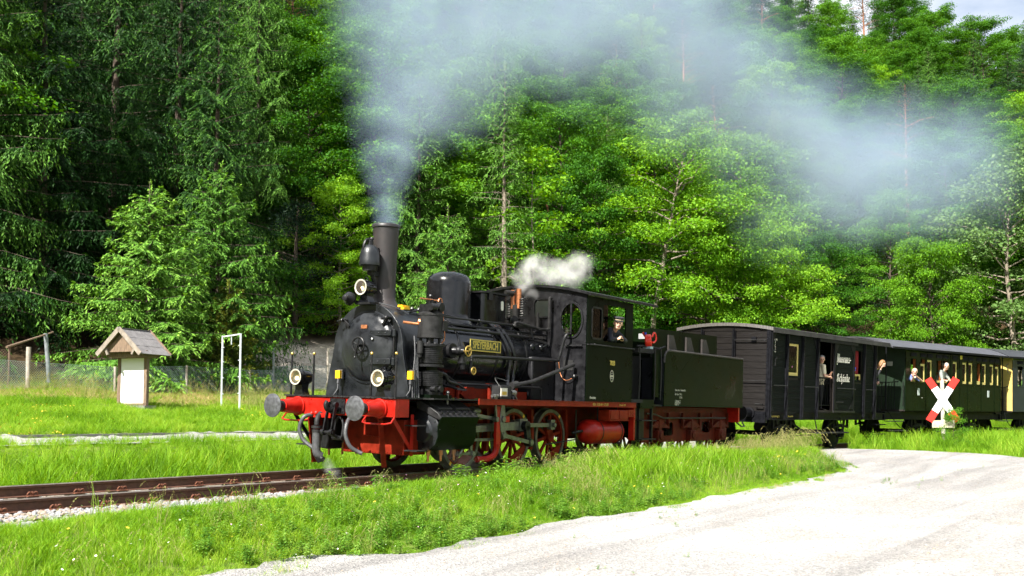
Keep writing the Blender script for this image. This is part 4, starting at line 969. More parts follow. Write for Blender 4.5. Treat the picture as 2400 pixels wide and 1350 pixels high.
for x in WX:
    for sgn in (-1, 1): spoked_wheel(x, sgn, WR, 10, PIN if sgn < 0 else (PIN[1], -PIN[0]))
    MB().cyl((x, -.72, WR), (x, .72, WR), .075, n=16).build('axle', m_iron, loco)
def rod(mb, p0, p1, h, w=.035, e=.07, yy=None):
    mb.bar(p0, p1, w, h); mb.cyl((p0[0], p0[1] - .035, p0[2]), (p0[0], p0[1] + .035, p0[2]), e, n=18); mb.cyl((p1[0], p1[1] - .035, p1[2]), (p1[0], p1[1] + .035, p1[2]), e, n=18)
pp = [(x + PIN[0], WR + PIN[1]) for x in WX]
mb = MB(); rod(mb, (pp[0][0], -.90, pp[0][1]), (pp[1][0], -.90, pp[1][1]), .075, e=.085); rod(mb, (pp[1][0], -.90, pp[1][1]), (pp[2][0], -.90, pp[2][1]), .075, e=.095)
for p in pp: mb.cyl((p[0], -.80, p[1]), (p[0], -1.0, p[1]), .04, n=14); mb.box(p[0] - .075, p[0] + .075, -.945, -.86, p[1] - .085, p[1] + .10)
mb.build('coupling_rod', m_steel, loco)
XH = (1.98, .70)
mb = MB(); mb.prism([(XH[0], XH[1] - .05), (pp[1][0] - .1, pp[1][1] - .075), (pp[1][0] - .1, pp[1][1] + .075), (XH[0], XH[1] + .05)], 'y', -1.085, -1.045)
mb.box(pp[1][0] - .13, pp[1][0] + .12, -1.11, -1.02, pp[1][1] - .10, pp[1][1] + .12); mb.cyl((XH[0], -1.12, XH[1]), (XH[0], -1.0, XH[1]), .075, n=18); mb.build('connecting_rod', m_steel, loco)
mb = MB(); mb.cyl((pp[1][0], -1.20, pp[1][1]), (pp[1][0], -1.10, pp[1][1]), .085, n=20); mb.bar((pp[1][0], -1.17, pp[1][1]), (pp[1][0] + .07, -1.17, pp[1][1] - .30), .06, .13, (1, 0, 0)); mb.cyl((pp[1][0] + .07, -1.24, pp[1][1] - .30), (pp[1][0] + .07, -1.12, pp[1][1] - .30), .075, n=18); mb.build('return_crank', m_iron, loco)
LKX = 2.82
mb = MB(); rod(mb, (pp[1][0] + .07, -1.22, pp[1][1] - .30), (LKX, -1.22, .60), .065, w=.03, e=.055); mb.build('eccentric_rod', m_steel, loco)
mb = MB(); mb.box(1.85, 2.11, -1.13, -.98, .58, .84); mb.cyl((1.7, -1.08, .70), (2.0, -1.08, .70), .032, n=12); mb.box(1.78, 2.18, -1.12, -1.0, .84, .87); mb.bar((1.97, -1.15, .60), (1.97, -1.15, .30), .03, .06, (1, 0, 0)); mb.cyl((1.97, -1.20, .31), (1.97, -1.12, .31), .04, n=12); mb.build('crosshead', m_steel, loco)
MB().box(1.75, 2.85, -1.12, -1.02, .875, .925).build('slide_bar', m_steel, loco); MB().box(1.75, 2.85, -1.12, -1.02, .505, .55).build('slide_bar', m_steel, loco)
mb = MB(); rod(mb, (1.97, -1.18, .31), (1.60, -1.18, .31), .04, w=.025, e=.04); mb.build('union_link', m_steel, loco)
mb = MB(); mb.tube([(1.60, -1.20, .31), (1.68, -1.20, .42), (1.86, -1.20, .68), (1.92, -1.20, .96)], [.024, .032], 8, smooth_n=3); mb.cyl((1.92, -1.23, .96), (1.92, -1.15, .96), .05, n=14); mb.build('combination_lever', m_steel, loco)
mb = MB(); rod(mb, (1.94, -1.18, .965), (2.62, -1.18, .88), .055, w=.03, e=.05); mb.cyl((1.65, -1.1, 1.02), (2.2, -1.1, 1.02), .028, n=10); mb.cyl((2.02, -1.1, 1.02), (2.20, -1.1, 1.02), .075, n=16); mb.build('radius_rod', m_steel, loco)
mb = MB(); mb.prism([(LKX - .10, 1.16), (LKX - .02, 1.17), (LKX + .02, 1.0), (LKX + .0, .80), (LKX + .06, .58), (LKX - .02, .53), (LKX - .12, .70), (LKX - .13, .95)], 'y', -1.24, -1.16); mb.cyl((LKX - .05, -1.27, .88), (LKX - .05, -1.10, .88), .055, n=14); mb.build('expansion_link', m_steel, loco, bev=.006)
MB().box(LKX + .0, LKX + .12, -1.26, -1.24, .83, .93).build('link_marker', m_red, loco)
mb = MB(); rod(mb, (2.50, -1.24, 1.25), (2.56, -1.24, .88), .045, w=.03, e=.045); mb.build('lifting_link', m_steel, loco)
MB().tube([(2.50, -1.22, 1.25), (2.62, -1.24, 1.28), (2.80, -1.2, 1.34)], .025, 8).cyl((2.42, -1.24, 1.28), (2.58, -1.24, 1.28), .03, n=10).build('reversing_arm', m_steel, loco)
mb = MB(); mb.bar((2.66, -1.20, 1.10), (2.66, -1.20, .38), .05, .13, (1, 0, 0)); mb.tube([(2.66, -1.20, .45), (2.62, -1.18, .28), (2.45, -1.14, .20), (2.2, -1.1, .2)], .055, 8, smooth_n=4); mb.build('motion_bracket', m_red, loco)
lb = MB().box(2.62, 2.95, -1.28, -1.08, 1.226, 1.46).build('lubricator', m_dust, loco, bev=.01)
MB().box(2.61, 2.80, -1.295, -1.28, 1.28, 1.42).build('lubricator_gauge', m_white, lb); MB().box(2.64, 2.77, -1.30, -1.295, 1.30, 1.36).build('oil_level', m_brass, lb)
MB().tube([(2.75, -1.15, 1.46), (2.78, -1.05, 1.56), (2.95, -.95, 1.60), (3.4, -.9, 1.55)], .008, 5, smooth_n=3).cyl((3.02, -1.2, 1.34), (3.16, -1.2, 1.34), .055, n=12).bar((3.08, -1.24, 1.34), (3.20, -1.24, 1.2), .02, .02).build('lubricator_drive', m_steel, lb)
# cylinder and slide-valve chest
for sgn in (-1, 1):
    cy = MB(); cy.cyl((.78, sgn * 1.08, .70), (1.72, sgn * 1.08, .70), .30, n=32); cy.prism([(sgn * .5, .5), (sgn * .5, 1.1), (sgn * 1.05, 1.05), (sgn * 1.0, .5)], 'x', .85, 1.65)
    co = cy.build('cylinder', m_iron, loco)
    q = MB(); q.lathe([(.03, .325), (-.01, .325), (-.02, .30), (-.03, .20), (-.06, .17), (-.065, .001)], (.78, sgn * 1.08, .70), (1, 0, 0), 36, False, False); q.rivets([(.765, sgn * 1.08 + .285 * math.cos(k * PI / 6), .70 + .285 * math.sin(k * PI / 6)) for k in range(12)], .02, (-1, 0, 0)); q.build('cylinder_cover', m_smoke, co)
    if sgn < 0:
        ch = MB(); ch.prism([(-.98, 1.04), (-1.42, .87), (-1.46, .905), (-1.40, .985), (-1.05, 1.175), (-.92, 1.17)], 'x', .74, 1.76); cho = ch.build('valve_chest', m_dust, loco, bev=.012)
        dirv = Vector((0, -.38, -.20)).normalized(); nv = Vector((0, -.20, .38)).normalized() * -1
        nv = Vector((0, -dirv.z, dirv.y)) * -1
        cv = MB()
        for (x0, x1) in ((.82, 1.20), (1.28, 1.68)):
            c_ = Vector(((x0 + x1) / 2, -1.20, 1.10)); cv.obox(c_, (abs(x1 - x0) / 2, 0, 0), dirv * .15, Vector((0, -.46, .89)) * .035)
        cv.build('chest_cover', m_dust, cho, bev=.02)
        bl = MB(); N_ = Vector((0, -.46, .89))
        for i in range(7):
            for (y, z) in ((-1.42, .975), (-1.0, 1.195)): bl.cyl((.80 + .15 * i, y, z), (.80 + .15 * i, y + N_.y * .035, z + N_.z * .035), .024, n=6)
        bl.build('chest_bolt', m_iron, cho)['kind'] = 'stuff'
        for i in range(5): MB().prism([(-1.40, .985), (-1.27, 1.055), (-1.27, 1.10)], 'x', .86 + .19 * i, .875 + .19 * i).build('chest_rib', m_dust, cho)
        pl = MB(); pf = [(-1.475, .925), (-1.46, .90), (-1.40, .78), (-1.41, .62), (-1.36, .48), (-1.25, .39), (-1.24, .40), (-1.35, .49), (-1.395, .62), (-1.385, .78), (-1.445, .90)]
        pl.prism(pf, 'x', .745, 1.755); pl.build('cylinder_cladding', m_green, loco)
        lu = MB(); lu.cyl((1.25, -1.18, 1.12), (1.25, -1.18, 1.30), .022, n=8); lu.cyl((1.17, -1.18, 1.24), (1.33, -1.18, 1.24), .02, n=8); lu.ball((1.25, -1.18, 1.31), .035, 8); lu.build('cylinder_lubricator', m_steel, loco)
    dc = MB()
    for x in (.92, 1.25, 1.6): dc.cyl((x, sgn * 1.08, .40), (x, sgn * 1.08, .30), .035, n=10); dc.cyl((x, sgn * 1.08, .30), (x, sgn * 1.08, .20), .02, n=8)
    dc.build('drain_cock', m_copper, loco)
# red spring hangers and levers above the running board
mb = MB(); mb.box(1.9, 3.2, -.62, -.58, 1.23, 1.40); mb.prism([(2.25, 1.30), (2.42, 1.42), (2.62, 1.42), (2.72, 1.30), (2.62, 1.19), (2.42, 1.19)], 'y', -.70, -.62); mb.box(3.2, 4.4, -.64, -.60, 1.23, 1.37)
for x in (2.2, 3.15, 4.0): mb.cyl((x, -.66, 1.2), (x, -.66, 1.50), .035, n=8); mb.box(x - .06, x + .06, -.7, -.6, 1.45, 1.50)
mb.build('spring_gear', m_redd, loco)
MB().tube([(3.35, -1.05, 1.48), (3.9, -1.08, 1.56), (5.20, -1.18, 1.93)], .038, 10).cyl((3.28, -1.05, 1.47), (3.45, -1.05, 1.50), .065, n=10).build('reversing_rod', m_dust, loco)
# under-cab gear: air tank, tool box, brake rods
tk = MB(); tk.lathe([(0, .01), (.03, .12), (.10, .20), (.20, .245), (.26, .25), (1.25, .25), (1.31, .245), (1.40, .20), (1.44, .1), (1.45, .01)], (5.78, -1.05, .625), (1, 0, 0), 40, False, False); tko = tk.build('air_tank', m_red, loco, ang=50)
tb = MB()
for x in (6.22, 7.0): tb.lathe([(-.02, .256), (.02, .256)], (x, -1.05, .625), (1, 0, 0), 36, False, False); tb.box(x - .015, x + .015, -1.16, -1.14, .8, 1.2)
tb.build('tank_strap', m_iron, tko); MB().tube([(5.80, -1.05, .64), (5.62, -1.05, .63), (5.5, -1.0, .6)], .03, 8).build('tank_pipe', m_iron, tko)
tx = MB().box(6.28, 7.06, -1.395, -1.10, .865, 1.07).build('tool_box', m_orng, loco, bev=.008)
for (x0, x1) in ((6.31, 6.64), (6.67, 7.02)): MB().box(x0, x1, -1.41, -1.395, .89, 1.06).build('tool_box_door', m_orng, tx, bev=.004)
MB().box(6.26, 7.08, -1.415, -1.09, .85, .866).build('tool_box_floor', m_orng, tx)
MB().box(7.06, 7.32, -1.40, -1.37, .93, 1.075).rivets([(7.14, -1.40, 1.03), (7.24, -1.40, 1.03), (7.14, -1.40, .97), (7.24, -1.40, .97)], .015).build('drag_plate', m_orng, loco)
mb = MB(); mb.box(7.30, 7.36, -1.40, 1.40, .93, 1.19); mb.box(7.30, 7.36, -1.40, -1.28, .45, .93); mb.build('rear_beam', m_red, loco)
MB().rivets([(7.33, -1.40, .50 + .1 * i) for i in range(7)], .016).build('rivet', m_red, loco)['kind'] = 'stuff'
MB().tube([(7.15, -1.1, .9), (7.15, -1.1, .45)], .035, 8).cyl((7.15, -1.1, .47), (7.15, -1.1, .43), .10, n=14).cyl((7.15, -1.1, .41), (7.15, -1.1, .37), .09, n=14).tube([(7.15, -1.1, .37), (7.3, -1.05, .24), (7.8, -1.0, .2)], .06, 8, smooth_n=3).build('drain_pipe', m_iron, loco)
MB().tube([(4.55, -1.0, .40), (5.55, -1.05, .48), (5.55, -1.05, 1.05)], .014, 6).build('brake_rod', m_dust, loco)
MB().box(5.6, 6.3, -.9, -.4, .16, .30).build('sand_trap', m_iron, loco)
for x in (2.95, 4.38, 5.62):
    MB().prism([(x - .05, 1.05), (x + .02, 1.05), (x + .06, .55), (x + .02, .30), (x - .06, .30), (x - .02, .55)], 'y', -.80, -.70).build('brake_hanger', m_redd, loco)
MB().box(.8, 7.2, -.48, .48, .55, 1.15).build('frame_stretcher', m_dark, loco)
# ---------------------------------------------------------------- cab
CX0, CX1, CY, CZ0, CZ1 = 5.28, 7.15, 1.405, 1.226, 3.29
roof_z = lambda y, o=0: CZ1 + o + .20 * (1 - (y / 1.5) ** 2)
arc = [(y, roof_z(y, -.02)) for y in np.linspace(-CY, CY, 25)]
win = [circ(-1.06, 2.80, .235, 28, ry=.325), circ(1.06, 2.80, .235, 28, ry=.325), rrect(-.54, -.20, 2.88, 3.22, .07), rrect(.20, .54, 2.88, 3.22, .07)]
mb = MB(); plate(mb, [(-CY, CZ0), (CY, CZ0)] + arc[::-1], win, 'x', CX0, CX0 + .03)
mb.rivets([(CX0, -1.385, CZ0 + .1 + .13 * i) for i in range(16)] + [(CX0, -.60 - .1 * i, 2.33) for i in range(8)] + [(CX0, -.62 - .1 * i, 1.26) for i in range(8)] + [(CX0, -1.06 + .27 * math.cos(t), 2.8 + .36 * math.sin(t)) for t in np.linspace(0, 6.0, 12)], .013, (-1, 0, 0))
cf = mb.build('cab_front', m_cabf, loco)
for sy in (-1.06, 1.06):
    q = MB(); q.ring(circ(sy, 2.80, .27, 36, ry=.36), circ(sy, 2.80, .232, 36, ry=.32), 'x', CX0 - .022, CX0 + .002); wf = q.build('window_frame', m_iron, cf)
    MB().box(CX0 - .03, CX0 - .005, sy - .018, sy + .018, 2.46, 3.14).build('window_bar', m_iron, cf)
    if sy < 0: MB().prism(circ(sy + .12, 2.8, .10, 20, ry=.30), 'x', CX0 + .005, CX0 + .01).build('pane', m_glass, cf)
for (a, b_) in ((-.54, -.20), (.20, .54)):
    q = MB(); q.ring(rrect(a - .03, b_ + .03, 2.85, 3.25, .09), rrect(a, b_, 2.88, 3.22, .07), 'x', CX0 - .02, CX0 + .002); q.build('window_frame', m_iron, cf)
    MB().prism(rrect(a, b_, 2.88, 3.22, .07), 'x', CX0 + .01, CX0 + .016).build('pane', m_pane, cf)
MB().box(CX0 - .012, CX0, -1.40, -.75, 2.318, 2.345).cyl((CX0 - .04, -1.33, 2.30), (CX0 - .04, -.95, 2.30), .014, n=8).build('cab_seam', m_iron, cf)
MB().box(CX0 - .01, CX0, -1.12, -.90, 1.82, 2.02).build('rod_opening', m_dark, cf)
MB().cyl((CX0 - .08, -1.2, 1.70), (CX0, -1.2, 1.70), .04, n=10).ball((CX0 - .09, -1.2, 1.70), .045, 8).build('gauge_cock', m_iron, cf)
MB().tube([(CX0 - .05, -1.2, 1.70), (CX0 - .06, -1.0, 1.62), (CX0 - .03, -.85, 1.75), (CX0 - .03, -.80, 2.05)], .008, 6, smooth_n=3).build('gauge_pipe', m_copper, cf)
for sgn in (-1, 1):
    holes = [rrect(5.46, 5.82, 2.46, 3.05, .06), rrect(5.90, 6.83, 2.42, 3.15, .06)]
    mb = MB(); plate(mb, [(CX0, CZ0), (CX1, CZ0), (CX1, CZ1 - .02), (CX0, CZ1 - .02)], holes, 'y', sgn * CY - .013, sgn * CY + .013)
    if sgn < 0:
        mb.rivets([(CX0 + .02, -CY - .012, CZ0 + .08 + .11 * i) for i in range(19)] + [(CX0 + .10 + .105 * i, -CY - .012, CZ0 + .035) for i in range(17)] + [(CX0 + .08 + .105 * i, -CY - .012, 2.365) for i in range(17)] + [(CX1 - .03, -CY - .012, CZ0 + .08 + .11 * i) for i in range(19)], .010)
    cs = mb.build('cab_side', m_green, loco)
    if sgn < 0:
        q = MB(); q.ring(rrect(5.435, 5.845, 2.435, 3.075, .08), rrect(5.47, 5.81, 2.47, 3.04, .05), 'y', -CY - .025, -CY - .011); q.build('window_frame', m_iron, cs)
        MB().prism(rrect(5.46, 5.82, 2.46, 3.05, .06), 'y', -CY - .003, -CY + .003).build('pane', m_glass, cs)
        MB().box(5.89, 6.13, -CY + .014, -CY + .022, 2.42, 3.15).build('pane', m_tint, cs)
        MB().bar((CX0, -CY - .03, 2.325), (CX1 + .03, -CY - .03, 2.325), .03, .02).cyl((5.36, -CY - .045, 2.33), (7.17, -CY - .045, 2.33), .014, n=8).ball((5.52, -CY - .045, 2.33), .026, 8).ball((6.3, -CY - .045, 2.33), .022, 8).build('waist_handrail', m_dust, cs)
        text_mesh('number_plate', '7020', .13, side_matrix(6.30, -CY - .016, 2.0), m_gold, cs, .004, sx=.80, bold=.004)
        q = MB().prism(circ(6.27, 1.745, .075, 28, ry=.115), 'y', -CY - .022, -CY - .013).build('works_plate', m_iron, cs)
        MB().ring(circ(6.27, 1.745, .078, 28, ry=.118), circ(6.27, 1.745, .062, 28, ry=.10), 'y', -CY - .028, -CY - .02).box(6.21, 6.33, -CY - .027, -CY - .022, 1.725, 1.765).box(6.235, 6.305, -CY - .027, -CY - .022, 1.69, 1.705).box(6.25, 6.29, -CY - .027, -CY - .022, 1.79, 1.805).build('plate_relief', mat('plate_silver', (.5, .48, .42), .4, metal=.5), q)
        text_mesh('owner_lettering', 'Eisenbahn', .07, side_matrix(5.55, -CY - .014, 1.30), m_white, cs, .001, sx=.8)
# cab roof, floor, interior
rp_ = [(y, roof_z(y, .03)) for y in np.linspace(-1.52, 1.52, 25)] + [(y, roof_z(y, -.02)) for y in np.linspace(1.52, -1.52, 25)]
MB().prism(rp_, 'x', 5.20, 8.08).build('cab_roof', m_iron, loco, ang=30)
MB().prism([(y, roof_z(y, .05)) for y in np.linspace(-.45, .45, 9)] + [(.45, roof_z(.45, .0)), (-.45, roof_z(.45, 0))], 'x', 5.9, 6.9).build('roof_vent', m_iron, loco)
MB().box(6.55, 7.05, -1.53, -1.44, 3.30, 3.312).build('rain_strip', m_steel, loco)
MB().box(5.31, 7.9, -1.38, 1.38, 1.226, 1.30).box(5.31, 5.60, -.62, .62, 1.3, 2.75).build('backhead', m_dark, loco)
MB().ball((5.72, -.2, 2.62), .10, 12).ball((5.68, .3, 2.9), .07, 10).cyl((5.6, 0, 2.75), (5.75, 0, 2.75), .04, n=8).build('backhead_fitting', m_brass, loco)
MB().bar((6.0, -1.15, 1.30), (6.05, -1.1, 2.5), .05, .08, (1, 0, 0)).box(6.9, 7.10, .6, 1.35, 1.3, 1.9).build('cab_fitting', m_dark, loco)
# safety valves + whistle before the cab
SX, SY = 4.55, -.24
sv = MB(); sv.box(SX - .12, SX + .12, SY - .22, SY + .22, 2.60, 2.70); sv.cyl((SX, SY, 2.70), (SX, SY, 3.05), .07, n=14); sv.ball((SX - .02, SY, 2.74), .10, 12)
svo = sv.build('safety_valve', m_dust, loco)
for dy in (-.15, .15):
    sp = MB(); sp.tube([(SX + .055 * math.cos(t), SY + dy + .055 * math.sin(t), 2.76 + .0058 * i) for i, t in enumerate(np.linspace(0, 2 * PI * 9, 73))], .011, 6); sp.cyl((SX, SY + dy, 2.70), (SX, SY + dy, 3.20), .014, n=8); sp.build('valve_spring', m_iron, svo)
for dy, hz in ((-.03, 3.36), (.10, 3.34)):
    MB().lathe([(2.98, .045), (hz, .05), (hz, .042), (3.0, .035)], (SX, SY + dy - .03, 0), (0, 0, 1), 16, False, False).build('exhaust_pipe', m_copper, svo)
MB().cyl((SX - .22, SY + .10, 3.27), (SX - .05, SY + .04, 3.27), .055, n=16).cyl((SX - .08, SY + .05, 3.20), (SX - .02, SY + .0, 3.34), .02, n=6).build('steam_whistle', m_dust, loco)
MB().cyl((5.15, -.36, 2.62), (5.15, -.36, 2.85), .04, n=10).cyl((5.15, -.36, 2.85), (5.15, -.36, 2.95), .022, n=8).build('blower_valve', m_dust, loco)
MB().tube([(5.22, -.62, 3.22), (5.18, -.62, 3.23), (5.16, -.62, 3.18), (5.16, -.62, 2.70), (5.14, -.62, 2.62), (4.9, -.58, 2.60), (4.2, -.52, 2.68), (4.12, -.52, 2.60)], .030, 10, smooth_n=3).build('steam_pipe', m_dust, loco)
MB().tube([(4.15, -.50, 2.60), (4.6, -.50, 2.62), (4.7, -.5, 2.52), (4.7, -.56, 2.40)], .02, 8, smooth_n=2).build('steam_pipe', m_dust, loco)
# ================================================================== TENDER
loc_, rot_ = veh_frame(8.714, 12.948)
ten = empty('locomotive_tender', loc_, rot_); tag(ten, 'dark green coal tender on red frames behind the locomotive', 'tender')
m_tgreen = mat('tender_green', (.0042, .0092, .0033), .34, var=.3, vscale=1.6, rvar=.12, bump=.03, bscale=5, spec=.07)
m_tlit = mat('tender_front_lit', (.012, .013, .018), .35, var=.4, vscale=4, rvar=.12)  # lighter bluish cast of daylight on the tank front, put into its colour
m_tred = mat('tender_frame_red', (.115, .014, .006), .55, spec=.1, col2=(.055, .012, .008), var=.3, vscale=5)
m_brown = mat('bracket_brown', (.026, .021, .019), .6, var=.3, vscale=8)
sidep = [(0, 1.165), (4.234, 1.165), (4.234, 2.38), (.22, 2.39)] + [(.22 + .2 * math.cos(t), 2.19 + .2 * math.sin(t)) for t in np.linspace(PI / 2, PI, 7)[1:]]
for sgn in (-1, 1):
    mb = MB(); plate(mb, sidep, [], 'y', sgn * 1.4 - .01, sgn * 1.4 + .01)
    if sgn < 0:
        rv = [(.05, -1.41, 1.2 + .075 * i) for i in range(15)] + [(4.19, -1.41, 1.2 + .075 * i) for i in range(16)] + [(.05 + .075 * i, -1.41, 1.195) for i in range(56)]
        for k in range(5): rv += [(.95 + .62 * k, -1.41, 1.30 + .17 * i) for i in range(5 if k < 2 else 6)]
        rv += [(-.02 + .05 * i, -1.41, 1.70) for i in range(9)] + [(.42 + .05 * i, -1.41, 1.70 + .0335 * i) for i in range(19)] + [(1.37 + .05 * i, -1.41, 2.34) for i in range(57)]
        mb.rivets(rv, .0085)
    so = mb.build('tank_side', m_tgreen, ten)
    MB().tube([(x, sgn * 1.40, z + .012) for x, z in ([(0.02, 2.1)] + sidep[:1:-1][:7] + [(4.234, 2.38)])] if False else [(.0, sgn * 1.4, 2.12), (.03, sgn * 1.4, 2.27), (.10, sgn * 1.4, 2.36), (.22, sgn * 1.4, 2.395), (2.0, sgn * 1.4, 2.39), (4.234, sgn * 1.4, 2.385)], .022, 8).build('top_bead', m_brown, so)
    if sgn < 0:
        for i, (tx, zz_, xx) in enumerate((('Gew. Lok u. Tender 60 t', 1.53, .95), ('Br. Gew.  P 46 t', 1.44, .86), ('               G 38 t', 1.37, .86), ('+ Bremse  P', 1.29, .84), ('Wasser 9 m\u00b3', 1.25, .80), ('Kohle 4 t', 1.21, .77))):
            text_mesh('tender_lettering', tx, .066, side_matrix(.52, -1.4125, zz_), m_white, so, .001, align='LEFT', sx=.8)
MB().box(.02, 4.22, -1.39, 1.39, 2.20, 2.24).box(.02, 4.22, -1.39, 1.39, 1.165, 1.22).build('tank_top', m_iron, ten)
MB().box(0, .03, -1.39, -.85, 1.165, 2.22).box(0, .03, .85, 1.39, 1.165, 2.22).rivets([(0, -1.36, 1.2 + .08 * i) for i in range(13)], .009, (-1, 0, 0)).build('tank_front', m_tlit, ten)
MB().box(4.20, 4.23, -1.39, 1.39, 1.165, 2.38).build('tank_rear', m_tgreen, ten)
cb = MB(); plate(cb, [(.25, 2.2), (3.75, 2.2), (3.72, 2.93), (.25, 2.90)], [], 'y', -.92, -.90); plate(cb, [(.25, 2.2), (3.75, 2.2), (3.72, 2.93), (.25, 2.90)], [], 'y', .90, .92)
cb.box(.25, .28, -.91, .91, 1.6, 2.89); cb.box(3.72, 3.75, -.91, .91, 2.2, 2.92); cbo = cb.build('coal_bunker', m_tgreen, ten)
for x in (1.05, 1.95, 2.80):
    MB().prism([(x, 2.22), (x + .55, 2.22), (x + .22, 2.80), (x, 2.80)], 'y', -.97, -.925).build('bunker_bracket', m_brown, cbo)
mb = MB(); plate(mb, rrect(-.80, -.62, 2.66, 2.78, .02), [], 'x', .238, .25); mb.build('white_plate', mat('plate_pale', (.35, .36, .38), .5), cbo)
# coal heap
rs = np.random.RandomState(8); mb = MB()
cx_, cy_ = np.meshgrid(np.linspace(.3, 3.7, 18), np.linspace(-.88, .88, 10), indexing='ij'); cz_ = 2.55 + .25 * np.sin((cx_ - .3) / 3.4 * PI) + rs.uniform(-.08, .08, cx_.shape)
Vv = np.stack([cx_.ravel(), cy_.ravel(), cz_.ravel()], 1); a = np.array([i * 10 + j for i in range(17) for j in range(9)])
o = addobj('coal', np_mesh('coal', Vv, np.stack([a, a + 10, a + 11, a + 1], 1), mat('coal', (.012, .012, .013), .35, bump=.8, bscale=25)), ten)
# front platform with steps, doors and rails
MB().box(-1.15, .02, -1.36, 1.36, 1.16, 1.20).build('footplate', m_iron, ten)
MB().box(-1.06, -.46, -1.41, -1.36, 1.11, 1.30).rivets([(-1.0, -1.41, 1.15), (-.52, -1.41, 1.15)], .014).build('step_board', m_tgreen, ten)
MB().box(-.48, -.44, -1.38, -1.32, .40, 1.3).box(-1.04, -1.0, -1.38, -1.32, .40, 1.3).build('step_hanger', m_iron, ten)
for zz_ in (.845, .45): MB().box(-1.06, -.42, -1.46, -1.18, zz_, zz_ + .022).build('footstep', m_dust, ten)
MB().box(-.98, -.50, -1.20, -1.18, .42, 1.1).build('step_back', m_iron, ten)
for x in (-1.08, -.40, -.12): MB().tube([(x, -1.38, 1.3), (x, -1.40, 1.9), (x, -1.38, 2.42)], .016, 8).build('handrail', m_dust, ten)
MB().box(-.40, -.06, -1.37, -1.33, 1.36, 2.30).build('tender_door', m_tgreen, ten)
MB().tube([(-.70, -1.1, 2.45), (-.3, -1.15, 2.46), (.05, -1.25, 2.42), (.22, -1.30, 2.48)], .022, 8).box(-.9, -.1, -1.25, -.9, 2.30, 2.40).build('fire_iron_rack', m_dust, ten)
MB().box(-.95, -.05, -.85, .85, 1.2, 2.25).build('shovel_plate', m_dark, ten)
# frames, wheels, axle boxes
for sgn in (-1, 1):
    mb = MB(); y = sgn * 1.0
    holes = [rrect(-.02, .30, .62, .92, .06) if False else rrect(.70, 1.25, .50, .80, .08), rrect(2.75, 3.2, .55, .82, .08), circ(1.62, .85, .09, 12), circ(2.55, .92, .07, 12)]
    plate(mb, [(-.75, 1.14), (-.75, .95), (-.35, .85), (-.25, .36), (4.15, .36), (4.2, .75), (4.2, 1.14)], holes, 'y', y - .012, y + .012)
    tf = mb.build('tender_frame', m_tred, ten)
    for x in (.42, 2.05, 3.62):
        q = MB(); q.box(x - .13, x + .13, y + sgn * .012, y + sgn * .14, .36, .62); q.cyl((x, y + sgn * .14, .50), (x, y + sgn * .17, .50), .09, n=16); q.build('axle_box', m_tred, tf, bev=.015)
        q = MB()
        for i in range(6): q.box(x - .46 + .06 * i, x + .46 - .06 * i, y + sgn * .03, y + sgn * .11, .70 + .025 * i - .02, .722 + .025 * i - .02)
        q.box(x - .05, x + .05, y + sgn * .02, y + sgn * .12, .62, .86); q.box(x - .47, x - .43, y + sgn * .04, y + sgn * .10, .66, 1.02); q.box(x + .43, x + .47, y + sgn * .04, y + sgn * .10, .66, 1.02); q.build('leaf_spring', m_tred, tf)
    MB().tube([(-.2, y + sgn * .10, 1.0), (.2, y + sgn * .1, .98), (.6, y + sgn * .1, .90), (3.9, y + sgn * .1, .905)], .018, 8).build('brake_pipe', m_brown, tf)
    for x in (.42, 2.05, 3.62): spoked_wheel(x, sgn, .5, 9, (0, 0), 'tender_wheel', m_redd, ten, crank=False)
for x in (.42, 2.05, 3.62): MB().cyl((x, -.9, .5), (x, .9, .5), .07, n=12).build('axle', m_iron, ten)
MB().box(-.6, 4.1, -.6, .6, .55, 1.12).build('frame_stretcher', m_dark, ten)
MB().box(4.23, 4.30, -1.30, 1.30, .80, 1.19).build('rear_beam', m_red, ten)
def rear_buffer(par, x, y, sg, m1, m2, L=.55):
    b_ = MB().lathe([(0, .15), (sg * .04, .15), (sg * .05, .11), (sg * .33, .09)], (x, y, 1.05), (1, 0, 0), 24).build('buffer', m1, par)
    MB().lathe([(sg * .30, .07), (sg * (L - .06), .07), (sg * (L - .04), .19), (sg * (L - .01), .19), (sg * L, .001)], (x, y, 1.05), (1, 0, 0), 28).build('buffer_head', m2, b_)
for y in (-.875, .875): rear_buffer(ten, 4.30, y, 1, m_iron, m_iron)
MB().tube([(4.30, -.2, .95), (4.5, -.25, .6), (4.75, -.2, .55), (4.95, -.1, .9)], .03, 8, smooth_n=4).build('brake_hose', m_rub, ten)
MB().tube([(4.35, -1.2, .8), (4.42, -1.3, .7), (4.62, -1.3, .70), (4.72, -1.2, .8)], .018, 6).build('shunter_handle', m_iron, ten)
# red oil can standing on the tender
oc = empty('oil_can', loc_, rot_); tag(oc, 'bright red oil can with looped handle on the tender front', 'oil can')
MB().lathe([(-.07, .12), (-.05, .14), (.05, .14), (.07, .12)], (-.30, -1.16, 2.58), (.5, -1, .1), 26).cyl((-.32, -1.12, 2.64), (-.36, -1.05, 2.76), .025, n=8).build('can_body', mat('can_red', (.75, .03, .015), .4), oc)
MB().tube([(-.20, -1.20, 2.67), (-.13, -1.20, 2.76), (-.05, -1.20, 2.74), (-.02, -1.20, 2.63), (-.09, -1.20, 2.56), (-.19, -1.20, 2.55)], .020, 8, smooth_n=4).build('handle', mat('can_red', (.75, .03, .015), .4), oc)
MB().cyl((-.36, -1.12, 2.71), (-.36, -1.12, 2.76), .025, n=8).build('cap', mat('cap_blue', (.02, .05, .5), .4), oc)
MB().box(-.36, -.22, -1.24, -1.06, 2.405, 2.455).build('base', mat('base_paleblue', (.35, .5, .55), .5), oc)

